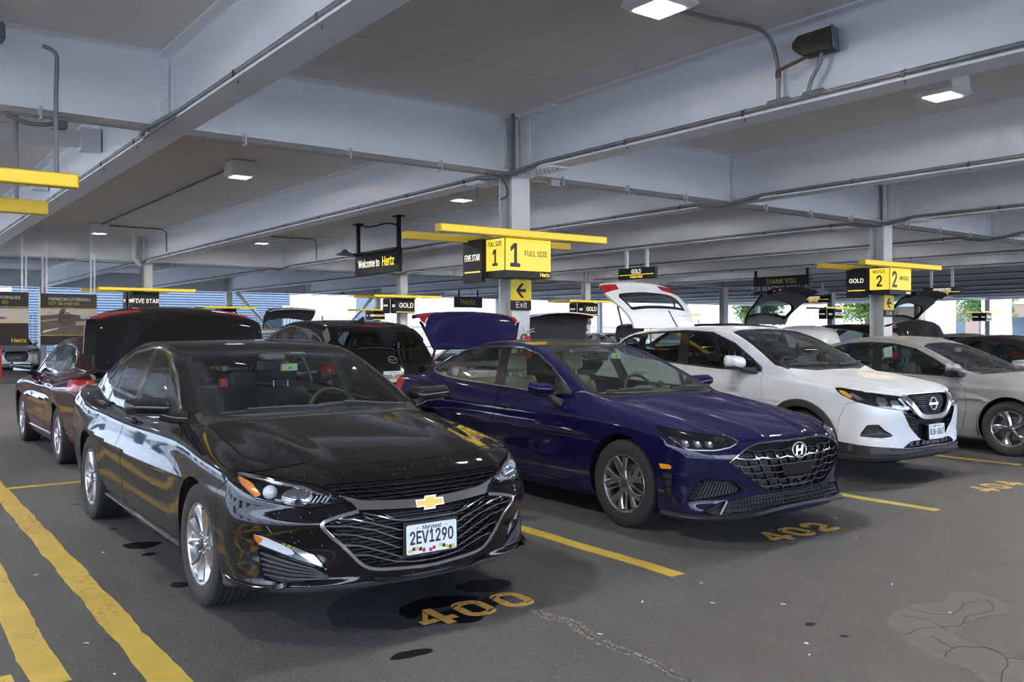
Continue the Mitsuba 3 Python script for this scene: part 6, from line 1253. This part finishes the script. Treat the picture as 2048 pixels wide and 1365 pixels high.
def build_qashqai():
    K = thing('car', 'white hatchback with open tailgate and black lower bumper, right of the blue sedan', 'car', 'rental cars parked in the front row')
    M = car_M(8.84, 5.56); B = Body(QASHQAI, step=.02, nth=140, nend=50); c = Car(K, B, M, [(-.08, .35, .40), (-2.70, .35, .40)], 'car_white', liner='headliner', belt_split=1.1)
    hl_p = [(.555, .952), (.416, .947), (.044, .905), (-.325, .870), (-.46, .745), (-.42, .728), (-.33, .735), (-.006, .766), (.325, .824), (.490, .885)]
    gr_p = [(-.335, .868), (-.52, .880), (-1.06, .885), (-1.06, .655), (-.80, .655), (-.62, .70), (-.47, .72)]
    lo_p = [(-.335, .727), (-.47, .735), (-.56, .68), (-1.06, .640), (-1.06, .405), (-.690, .412), (-.60, .46), (-.452, .570)]
    fg_p = [(.281, .482), (.177, .594), (.02, .598), (-.058, .542), (-.205, .485), (-.033, .469)]
    it_p = [(-.345, .360), (-.483, .418), (-.754, .425), (-1.06, .425), (-1.06, .368), (-.6, .352)]
    hl = c.cut(hl_p, 'corner', r=.004); lo = c.cut(lo_p, 'corner', r=.004); gr = c.cut(gr_p, 'corner', r=.004); fg = c.cut(fg_p, 'corner', r=.006); it = c.cut(it_p, 'corner', r=.004)
    for p in (hl_p, gr_p, lo_p, it_p): c.inner_cut.append((np.array(p), 'corner', None))
    def hl_in(sg):
        s = clip(hl, hl.V[:, 1] * -sg); P = lambda pts, d: clip(offset(s, d), c.field(s, np.array(pts), 'corner'))
        return [('amber_reflector', P([(.52, .935), (.44, .932), (.31, .838), (.42, .862), (.485, .895)], .012), 'amber_bright'),
                ('reflector', shell(P([(.40, .925), (.33, .915), (.20, .845), (.30, .845)], .02), .02), 'lamp_silver'), ('reflector', shell(P([(.02, .885), (-.10, .872), (-.13, .80), (-.03, .785), (.05, .82)], .02), .03), 'lamp_silver'), ('reflector', shell(P([(-.17, .845), (-.28, .85), (-.34, .77), (-.2, .765)], .024), .02), 'lamp_silver'),
                ('light_strip', shell(P([(-.285, .858), (-.325, .862), (-.445, .745), (-.30, .742), (-.20, .757), (-.20, .770), (-.30, .757), (-.415, .757)], .008), .01), 'lamp_white')]
    lamp_lens(c, hl, .07, inside=hl_in)
    g = key_for('grille', K); part(g, 'bowl', join(offset(gr, .05), rim(gr, .05)), 'gloss_black', M=M); part(g, 'lower_bowl', join(offset(lo, .04), rim(lo, .04)), 'gloss_black', M=M)
    for j, z in enumerate(np.linspace(.672, .872, 11)):
        a0 = np.interp(z, [.655, .87], [-.80, -.50]); n = 26; a = np.linspace(a0, -1.06, n)
        c.mould(np.stack([a, z + .005 * np.cos(np.arange(n) * math.pi + j * math.pi)], 1), 'corner', .006, .014, 'grey_plastic', 'grille_bar', lift=-.024, parent=g)
    vq = spline([(-.36, .868), (-.47, .800), (-.58, .712), (-.66, .668), (-.78, .652), (-1.06, .648)], 50)
    c.mould(vq, 'corner', np.interp(np.linspace(0, 1, 50), [0, .3, .6, 1], [.085, .07, .055, .045]), .018, 'chrome_satin', 'chrome_vee', parent=g, lift=-.004)
    for z in (.700, .672, .60, .56): c.mould([(np.interp(z, [.56, .7], [-.46, -.38]), z), (-.56, z - .02)], 'corner', .006, .012, 'grey_plastic', 'slat', lift=-.02, parent=g)
    Q, N = B.on_front([[0, .782]]); E = frame_at(Q[0] + [.006, 0, 0], [0, 1, 0], [-.08, 0, 1.0]); e = key_for('emblem', K); a = np.linspace(0, 2 * np.pi, 40, endpoint=False)
    part(e, 'ring', tube(np.stack([.062 * np.cos(a), .062 * np.sin(a), 0 * a], 1), .010, 8, closed=True), 'chrome', M=M @ E); part(e, 'bar', box(-.085, .085, -.014, .014, -.004, .010, .004), 'chrome', M=M @ E)
    f = key_for('fog_recess', K); bowl(c, f, 'bowl', fg, .03, 'black_plastic'); c.mould([(.26, .492), (.10, .500), (-.02, .512), (-.18, .487)], 'corner', .022, .02, 'grey_plastic', 'fin', lift=-.022, parent=f); c.mould([(.17, .575), (.02, .575)], 'corner', .03, .01, 'grey_plastic', 'fin', lift=-.028, parent=f)
    ik = key_for('lower_intake', K); part(ik, 'bowl', join(offset(it, .05), rim(it, .05)), 'black_plastic', M=M)
    for q in range(6): c.mould([(-.40 - q * .11, .372), (-.42 - q * .11, .418)], 'corner', .05, .012, 'grey_plastic', 'louvre', lift=-.03, parent=ik)
    skirt = c.cut([(.60, .05), (.56, .425), (.518, .410), (.304, .392), (-.083, .372), (-.331, .355), (-.6, .345), (-1.2, .36), (-1.2, .05)], 'corner', r=0, gap=.003); c.part('bumper_skirt', skirt, 'black_plastic')
    c.mould([(.40, .36), (.1, .335), (-.12, .34)], 'corner', .07, .012, 'grey_plastic', 'skirt_inset'); c.mould(spline([(-.10, .325), (-.45, .315), (-.8, .320), (-1.06, .322)], 20), 'corner', .035, .014, 'grey_plastic', 'skid_strip')
    c.mould(spline([(.50, .262), (.1, .262), (-.4, .282), (-.8, .300), (-1.06, .304)], 30), 'corner', .05, .03, 'black_plastic', 'bumper_lip', lift=-.008)
    for x0 in (-.08, -2.70):                                          # black arch mouldings
        t = np.linspace(-.22, math.pi + .22, 40); c.mould(np.stack([x0 + .425 * np.cos(t), .35 + .425 * np.sin(t)], 1), 'side', .075, .014, 'black_plastic', 'arch_moulding', lift=-.002)
    c.mould([(-.54, .30), (-2.26, .31)], 'side', .13, .014, 'black_plastic', 'sill_moulding')
    pk = plate(K, M @ frame_at(Q[0] + [.02, .045, -.285], [0, 1, 0], [-.03, 0, 1]), [('KLN-5867', .060, 0, -.030, 'ink_navy', .64), ('NEW YORK', .017, 0, .048, 'ink_navy', 1.0)])
    [part(pk, 'band', box(a_, b_, z_, z_ + .008, .003, .004), 'gold', M=M @ frame_at(Q[0] + [.02, .045, -.285], [0, 1, 0], [-.03, 0, 1])) for a_, b_, z_ in ((-.14, -.075, .05), (.075, .14, .05), (-.14, -.08, -.068), (.08, .14, -.068))]
    part(K, 'plate_holder', box(.84, Q[0][0] + .018, -.11, .20, .41, .57, .01), 'gloss_black', M=M)
    c.glass('windshield', [(-.20, -.05), (-.23, .40), (-.36, .70), (-.44, .78), (-.50, .775), (-1.16, .645), (-1.20, .45), (-1.215, -.05)], 'top', frit=.05, r=.03)
    dlo = [(-3.0, 1.30), (-2.90, 1.405), (-2.73, 1.462), (-2.47, 1.498), (-1.83, 1.525), (-1.42, 1.502), (-1.06, 1.378), (-.78, 1.215), (-.60, 1.09), (-.70, 1.082), (-1.22, 1.098), (-1.88, 1.135), (-2.6, 1.20), (-2.85, 1.235)]
    bp = LineString([(-1.77, 1.0), (-1.86, 1.6)]).buffer(.062); cp = LineString([(-2.60, 1.1), (-2.52, 1.6)]).buffer(.05); fp = LineString([(-.92, 1.0), (-.925, 1.4)]).buffer(.014)
    side_windows(c, dlo, [bp, cp, fp], ['rear_quarter_glass', 'rear_door_glass', 'front_door_glass', 'front_quarter_glass'], [bp, cp, fp], m='glass_tint', mould=('gloss_black', .02))
    hood = c.cut([(-.17, -.05), (-.19, .40), (-.33, .73), (-.22, .80), (-.08, .842), (.24, .842), (.42, .83), (.62, .70), (.74, .46), (.785, .2), (.79, -.05)], 'top', r=.01); c.part('hood', hood, c.skin)
    cowl = c.cut([(-.12, -.05), (-.15, .5), (-.32, .755), (-.47, .78), (-.47, -.05)], 'top', r=0); c.part('cowl', cowl, 'black_plastic')
    bump_ = c.cut([(.60, .10), (.50, .66), (.42, .80), (.30, .82), (-.30, .80), (-1.2, .90), (-1.2, .10)], 'corner', r=0); c.part('front_bumper', bump_, c.skin)
    doors(c, [('front_door', [(-.60, 1.075), (-1.22, 1.088), (-1.76, 1.120), (-1.72, .90), (-1.76, .55), (-1.76, .30), (-.62, .30), (-.57, .50), (-.56, .80)], -1.56, .96), ('rear_door', [(-1.77, 1.121), (-2.60, 1.185), (-2.72, 1.05), (-2.62, .86), (-2.36, .66), (-2.25, .32), (-1.77, .30), (-1.77, .55), (-1.73, .90)], -2.46, .99)], hm='car_white')
    tail = c.cut([(-.05, .84), (.60, .84), (.68, .97), (.72, 1.08), (.68, 1.30), (.60, 1.48), (.56, 1.62), (-.05, 1.62)], 'rear', cond=lambda S: S.V[:, 0] + 2.78, r=.03)
    R = rotm([0, 1, 0], 87, (-2.78, 0, 1.56)); lk = key_for('tailgate', K)
    gp = rounded([(-.05, 1.14), (.50, 1.14), (.56, 1.20), (.52, 1.40), (-.05, 1.41)], .02); gf = c.field(tail, gp, 'rear'); gl = clip(tail, gf); tail = clip(tail, -gf)
    tp = rounded([(.40, .98), (.72, .96), (.80, 1.02), (.74, 1.09), (.42, 1.06)], .01); tf = c.field(tail, tp, 'rear'); tl = clip(tail, tf); tail = clip(tail, -tf)
    put(lk, moved(shell(tail, .03), M @ R), 'car_white'); part(lk, 'lining', offset(tail, .034), 'grey_plastic', M=M @ R); part(lk, 'window', offset(clip(gl, c.field(gl, gp, 'rear'), -.03), .004), 'glass_tint', M=M @ R); part(lk, 'window_seal', offset(clip(gl, -c.field(gl, gp, 'rear'), .035), .003), 'frit', M=M @ R)
    for sd in c.lr(tl): part(lk, 'tail_lamp', shell(sd, .02), 'red_lens', M=M @ R)
    for y in (-.56, .56): part(lk, 'strut', tube([[-3.0, y, 1.30], [-3.22, y, 1.95]], .011, 8), 'black_plastic', M=M)
    c.extra_cut = [lambda S: np.maximum(np.maximum(S.V[:, 0] + 2.84, .80 - S.V[:, 2]), np.abs(S.V[:, 1]) - .66)]
    c.finish(); wheels(K, M @ trans(-.08, 0, 0), 2.62, .885, 'tenspoke', R=.345, light=True)
    mirrors(c, -.83, 1.175, 'car_white', y=.99, size=(.19, .27, .20), foot=[[-.82, .92, 1.10], [-.74, .86, 1.085], [-.68, .81, 1.085]])
    wipers(c, [[(-.36, -.70), (-.30, -.40), (-.26, -.12)], [(-.25, .08), (-.28, .35), (-.33, .60)]])
    part(K, 'antenna', tube([[-2.62, .0, 1.57], [-2.78, .0, 1.80]], .007, 6), 'black_plastic', M=M)
    cabin(c, (-.72, .97), (-1.08, .37, 1.04), (-1.62, .26), ('seat_black', 'dark_trim', 'dark_trim'), mir=(-1.10, 1.43), floor=(-2.8, -.4))
    return K
def simple_car(label, D, cx, ay, face, skin, kind='sedan', open_=True, group=None, res=(.026, 110, 40), style='tenspoke', dlo=None, wb=2.68, seat_='seat_dark', tint='glass_tint', extras=None, arch=.365, R_=.33, yo=.885, mir='skin', ang=None, dens=.05, yaw=0.0, chrome_w='chrome', liner='headliner', detail=True, lining='black_plastic', lights=True):
    K = thing('car', label, 'car', group); M = car_M(cx, ay, face, yaw); B = Body(D, *res); c = Car(K, B, M, [(0, R_ + .01, arch), (-wb, R_ + .01, arch)], skin, liner=liner); zs = D.get('zs', 1.0); suv = kind == 'suv'
    b0 = D['belt0'] * zs; rt = max(z for _, z in D['roof']) * zs
    xw = [x for x, z in D['roof'] if z > D['belt0'] - .02][-1] if False else (-.40 if not suv else -.20)
    if lights:
        hz = b0 - .20; hl = c.cut([(.40, hz + .04), (.10, hz + .035), (-.28, hz - .01), (-.50, hz - .06), (-.28, hz - .10), (.10, hz - .07), (.30, hz - .02)], 'corner', r=.006); c.inner_cut.append((np.array([(.40, hz + .04), (.10, hz + .035), (-.28, hz - .01), (-.50, hz - .06), (-.28, hz - .10), (.10, hz - .07), (.30, hz - .02)]), 'corner', None))
        def hin(sg):
            s = clip(hl, hl.V[:, 1] * -sg); return [('reflector', shell(clip(offset(s, .025), c.field(s, np.array([(.12, hz + .0), (-.34, hz - .03), (-.30, hz - .08), (.10, hz - .05)]), 'corner')), .03), 'lamp_silver')]
        lamp_lens(c, hl, .05, inside=hin)
        gp = [(-.52, hz - .06), (-1.06, hz - .05), (-1.06, .34), (-.62, .34), (-.50, .50)]; gr = c.cut(gp, 'corner', r=.01); c.inner_cut.append((np.array(gp), 'corner', None)); g = key_for('grille', K); part(g, 'bowl', join(offset(gr, .05), rim(gr, .05)), 'black_plastic', M=M)
        for z in np.linspace(.38, hz - .09, 7): c.mould(dense([(-.57, z), (-1.06, z)], .08), 'corner', .008, .014, 'chrome_dark', 'rib', lift=-.02, parent=g)
    rx = [x for x, z in D['roof']]
    if suv: ws = [(-.22, -.05), (-.25, .4), (-.38, .70), (-.46, .775), (-.52, .77), (-1.13, .63), (-1.17, .45), (-1.19, -.05)]
    else: ws = [(-.38, -.05), (-.42, .35), (-.49, .62), (-.55, .735), (-.61, .73), (-1.22, .59), (-1.28, .40), (-1.30, -.05)]
    c.glass('windshield', ws, 'top', frit=.05, r=.03, m='glass_clear')
    if not suv:
        xr = rx[9] if False else None
        lo_x = [x for x, z in D['roof'] if x < -2 and z > D['belt0'] + .12]; xb = min(lo_x) - .04; xt = -2.42
        c.glass('rear_window', [(xt, -.05), (xt, .3), (xt + .02, .50), (xt - .06, .57), (xb + .06, .60), (xb - .03, .5), (xb - .05, -.05)], 'top', m='glass_tint', frit=.05, r=.03)
    dlo = dlo or ([(-2.82, 1.165), (-2.66, 1.262), (-2.50, 1.326), (-2.27, 1.366), (-1.84, 1.372), (-1.40, 1.312), (-1.085, 1.172), (-.72, .985), (-.80, .975), (-2.07, 1.015), (-2.70, 1.055), (-2.79, 1.10)] if not suv else [(-2.90, 1.36), (-2.70, 1.43), (-2.35, 1.52), (-1.62, 1.585), (-1.25, 1.52), (-.92, 1.36), (-.62, 1.12), (-.72, 1.115), (-1.9, 1.165), (-2.75, 1.26), (-2.88, 1.30)])
    xm = -1.84 if not suv else -1.72; bp = LineString([(xm + .08, .9), (xm - .07, 1.8)]).buffer(.055); cp = LineString([(-2.68, 1.0), (-2.57, 1.6)]).buffer(.016 if not suv else .04)
    side_windows(c, dlo, [bp, cp], ['rear_quarter_glass', 'rear_door_glass', 'front_door_glass'], [bp, cp], m=tint, mould=(chrome_w, .018) if chrome_w else None, r=.01)
    hood = c.cut([(-.30 if not suv else -.14, -.05), (-.33 if not suv else -.17, .4), (-.45 if not suv else -.30, .70), (-.10, .76), (.42, .76), (.60, .66), (.70, .40), (.74, -.05)], 'top', r=.01); c.part('hood', hood, c.skin)
    cowl = c.cut([(-.26 if not suv else -.10, -.05), (-.40 if not suv else -.25, .70), (-.58, .74), (-.56, -.05)], 'top', r=0); c.part('cowl', cowl, 'black_plastic')
    zf = dlo[-4][1] - .012; zr = dlo[-3][1] - .012
    doors(c, [('front_door', [(-.66, zf - .005), (xm + .05, (zf + zr) / 2 - .02), (xm + .09, .85), (xm + .06, .50), (xm + .06, .30), (-.58, .28), (-.52, .50), (-.52, .80)], xm + .26, b0 - .11), ('rear_door', [(xm + .04, (zf + zr) / 2 - .02), (-2.62, zr - .02), (-2.76, zr - .10), (-2.70, .86), (-2.46, .66), (-2.28, .32), (xm + .05, .30), (xm + .05, .50), (xm + .08, .85)], -2.50, b0 - .06)], hm=skin if detail else 'gloss_black', handles=detail)
    if not suv:
        boot_lid(c, [(.30, .88), (.60, .87), (.98, .87), (.98, 1.0), (.60, 1.0), (.34, .98)], [(-.05, .74), (.58, .74), (.68, .90), (.70, 1.05), (.68, 1.30), (-.05, 1.30)], (xb + .10 if open_ else xb - .06), 1.14, (ang or 76) if open_ else 0, xb - .06, .66, lamp_cond=-3.3, lining=lining)
    if extras: extras(c, K, M, B)
    c.finish(); wheels(K, M, wb, yo, style, R=R_, r=.216, light=True)
    if mir: mirrors(c, -.62 if not suv else -.72, b0 + .07, skin if mir == 'skin' else mir, y=.97, sides=(-1, 1))
    if detail: cabin(c, (-.70, b0 - .11), (-1.02, .37, b0 - .04), (-1.64, .12 if not suv else .30), (seat_, 'dark_trim', 'dark_trim'), floor=(-2.7, -.4))
    return c, K, M, B
def hatch_extras(ang=0, lining='grey_plastic', pane='glass_tint', xh=-2.90, zt=1.0, skin=None):
    """A tailgate with window, lamps and wiper, opened by ang degrees."""
    def f(c, K, M, B):
        zs = B.d.get('zs', 1.0); z1 = 1.66 * zs
        t = c.cut([(-.05, .70), (.60, .70), (.70, .90), (.74, 1.10), (.70, 1.28), (.66, 1.5), (.60, z1), (-.05, z1)], 'rear', cond=lambda S: S.V[:, 0] - xh, r=.03)
        R = rotm([0, 1, 0], ang, (xh, 0, 1.56 * zs)); lk = key_for('tailgate', K)
        gp = rounded([(-.05, 1.245), (.50, 1.265), (.60, 1.31), (.66, 1.375), (.625, 1.50), (.58, 1.545), (-.05, 1.565)], .02); gf = c.field(t, gp, 'rear'); gl = clip(t, gf); t = clip(t, -gf)
        put(lk, moved(shell(t, .03), M @ R), c.skin); part(lk, 'lining', offset(t, .034), lining, M=M @ R); part(lk, 'window', offset(clip(gl, c.field(gl, gp, 'rear'), -.03), .004), pane, M=M @ R); part(lk, 'window_seal', offset(clip(gl, -c.field(gl, gp, 'rear'), .035), .003), 'frit', M=M @ R)
        tl = c.cut([(.50, .98), (.98, .96), (.98, 1.10), (.74, 1.10), (.52, 1.06)], 'rear', cond=lambda S: S.V[:, 0] + 3.2, r=.01)
        for sd in c.lr(tl): part(K, 'tail_lamp', shell(sd, .01), 'red_lens', M=M)
        if ang: c.extra_cut = [lambda S: np.maximum(np.maximum(S.V[:, 0] - xh + .06, .80 - S.V[:, 2]), np.abs(S.V[:, 1]) - .66)]
        else: c.extra_cut = [lambda S: np.maximum(c.field(S, gp, 'rear'), S.V[:, 0] - xh)]
    return f
def build_elantra():
    dlo = [(-2.78, 1.16), (-2.60, 1.26), (-2.28, 1.340), (-1.93, 1.360), (-1.59, 1.342), (-1.275, 1.280), (-1.0, 1.156), (-.777, 1.035), (-.60, .945), (-.70, .935), (-1.9, .985), (-2.55, 1.02), (-2.72, 1.08)]
    def ex(c, K, M, B):
        wipers(c, [[(-.44, -.62), (-.40, -.36), (-.38, -.15)], [(-.38, .10), (-.40, .30), (-.43, .55)]])
        tk = key_for('toll_tag', K); TM = M @ trans(-1.14, .16, 1.26); part(tk, 'box', box(-.02, .02, -.06, .06, -.026, .026, .004), 'white_plastic', M=TM); part(tk, 'label', box(-.018, .0205, -.03, .028, .010, .0268), 'lime_print', M=TM)
    c, K, M, B = simple_car('silver sedan right of the white hatchback, cut off by the right edge of the picture', ELANTRA, 12.10, 5.0, -1, 'car_silver', group='rental cars parked in the front row', res=(.02, 140, 48), style='turbine', dlo=dlo, wb=2.72, seat_='seat_grey', tint='glass_clear', extras=ex, arch=.375, R_=.335, yo=.885, chrome_w='gloss_black', ang=68)
def build_maroon():
    def ex(c, K, M, B):
        c.mould([(-.46, .285), (-2.24, .300)], 'side', .022, .012, 'chrome', 'sill_strip')
        c.mould(spline([(-2.80, 1.13), (-2.95, 1.10), (-3.15, 1.06)], 12), 'side', .010, .008, 'chrome', 'pillar_strip')
        part(K, 'boot_floor', box(-3.6, -2.7, -.6, .6, .50, .53), 'black_plastic', M=M)
    simple_car('maroon sedan behind the black sedan, seen from the rear with its boot lid up', MAROON, 2.72, 13.88, 1, 'car_maroon', group='cars of the second row', res=(.018, 150, 50), extras=ex, ang=70, mir='gloss_black', tint='glass_tint')
def build_mazda():
    h = hatch_extras(0, pane='glass_dark')
    def ex(c, K, M, B):
        h(c, K, M, B)
        Q, N = B.on_rear([[0, 1.585]]); q = B.on_rear(dense([(-.22, 1.588), (.22, 1.588)], .04)); part(K, 'brake_light', bar(q[0] + q[1] * .002, q[1], .022, .008), 'red_lens', M=M)
        q = B.on_rear(spline([(-.10, 1.262), (.15, 1.290), (.42, 1.272)], 16)); part(K, 'rear_wiper', tube(q[0] + q[1] * .02, .010, 8), 'black_plastic', M=M)
        Q, N = B.on_rear([[-.03, 1.137]]); E = frame_at(Q[0] + N[0] * .006, [0, -1, 0], np.cross(N[0], [0, -1, 0])); e = key_for('emblem', K); a = np.linspace(0, 2 * np.pi, 40, endpoint=False)
        part(e, 'ring', tube(np.stack([.066 * np.cos(a), .054 * np.sin(a), 0 * a], 1), .008, 8, closed=True), 'chrome', M=M @ E); part(e, 'wings', tube([[-.055, .022, 0], [-.03, -.002, .004], [0, -.016, .006], [.03, -.002, .004], [.055, .022, 0]], .007, 8), 'chrome', M=M @ E)
        Q, N = B.on_rear([[.02, .915]]); E = frame_at(Q[0] + N[0] * .015, [0, -1, 0], [0, 0, 1]); pk = plate(K, M @ E, [('IAR', .058, -.085, -.030, 'ink_navy', .8), ('XRX', .058, .085, -.030, 'ink_navy', .8), ('FLORIDA', .018, 0, .045, 'green_print', 1.0)])
        part(pk, 'orange', join(moved(from_mesh(trimesh.creation.icosphere(2, .02), True), trans(-.008, -.012, .002) @ np.diag([1, 1, .15, 1])), moved(from_mesh(trimesh.creation.icosphere(2, .016), True), trans(.014, .002, .002) @ np.diag([1, 1, .15, 1]))), 'amber_bright', M=M @ E)
        part(pk, 'sticker', box(.115, .14, .045, .068, .003, .004), 'lime_print', M=M @ E)
        for sg in (-1, 1): Q, N = B.on_side(dense([(-2.86, 1.53), (-3.0, 1.44), (-3.08, 1.37)], .05), sg); part(K, 'pillar_trim', bar(Q + N * .002, N, .11, .006), 'grey_plastic', M=M)
        part(K, 'antenna', hullpts([(-2.62, 0, 1.675), (-2.50, .02, 1.66), (-2.50, -.02, 1.66), (-2.68, .02, 1.66), (-2.68, -.02, 1.66), (-2.66, 0, 1.73)], 40), 'car_black_plain', M=M)
    dlo = [(-2.86, 1.395), (-2.70, 1.455), (-2.35, 1.535), (-1.62, 1.600), (-1.25, 1.545), (-.92, 1.39), (-.62, 1.14), (-.72, 1.13), (-1.9, 1.20), (-2.62, 1.31), (-2.83, 1.35)]
    simple_car('black hatchback with a Florida plate, seen from behind between the black and blue sedans', MAZDA, 5.70, 13.83, 1, 'car_black_plain', 'suv', extras=ex, dlo=dlo, wb=2.70, group='cars of the second row', res=(.018, 150, 50), R_=.345, arch=.385, yo=.875, tint='glass_dark')
def open_sedan(label, cx, ay, face, skin, group=None, **kw): return simple_car(label, MAROON, cx, ay, face, skin, group=group, **kw)
LOW = (.045, 64, 24)
def build_more():
    FR, SR, BR = 'rental cars parked in the front row', 'cars of the second row', 'cars farther back'
    open_sedan('black sedan with open boot beyond the silver sedan, at the right edge', 15.3, 5.05, -1, 'car_black_plain', FR, res=(.03, 96, 36), ang=66, chrome_w='gloss_black')
    open_sedan('white sedan with raised boot lid, seen from behind right of the middle column', 9.05, 14.2, 1, 'car_white', SR, res=(.03, 96, 36), ang=82)
    simple_car('black hatchback with raised tailgate, behind the silver open boot', MAZDA, 14.4, 14.0, 1, 'car_black_plain', 'suv', group=SR, res=(.034, 90, 34), extras=hatch_extras(96), detail=False)
    simple_car('dark hatchback with raised tailgate, partly behind the number 2 column', MAZDA, 18.6, 13.6, 1, 'car_black_plain', 'suv', group=SR, res=(.034, 90, 34), extras=hatch_extras(98), detail=False)
    simple_car('beige hatchback with raised tailgate, just peeking over the black hatchback', QASHQAI, 9.6, 26.6, 1, 'car_beige', 'suv', group=BR, res=LOW, extras=hatch_extras(93), detail=False, wb=2.65, mir=None)
    open_sedan('black sedan with its boot lid up, far back right of the middle column', 19.2, 26.0, 1, 'car_black_plain', BR, res=LOW, ang=60, detail=False, mir=None)
    open_sedan('silver coupe facing the viewer under the advert boards at the left edge', 4.95, 39.6, -1, 'car_silver', BR, res=LOW, open_=False, detail=False)
    open_sedan('dark grey sedan facing the viewer, half behind the maroon car', 7.9, 39.9, -1, 'car_grey', BR, res=LOW, open_=False, detail=False)
    for i, (x, y, f, s, l) in enumerate([(24.0, 13.8, 1, 'car_grey', 'grey sedan far right in the second row, seen from behind'), (21.6, 5.1, -1, 'car_white', 'white sedan beyond the right picture edge in the front row'), (22.4, 26.2, 1, 'car_silver', 'silver sedan in the third row behind the white hatchback'), (30, 27.0, 1, 'car_grey', 'grey sedan in the third row, far back on the right'), (34, 26.6, 1, 'car_black_plain', 'black sedan in the third row, farthest back on the right')]):
        open_sedan(l, x, y, f, s, BR, res=LOW, open_=(i in (2, 3)), detail=False, mir=None)
build_malibu()
build_sonata()
build_qashqai(); build_elantra(); build_maroon(); build_mazda()
build_more()
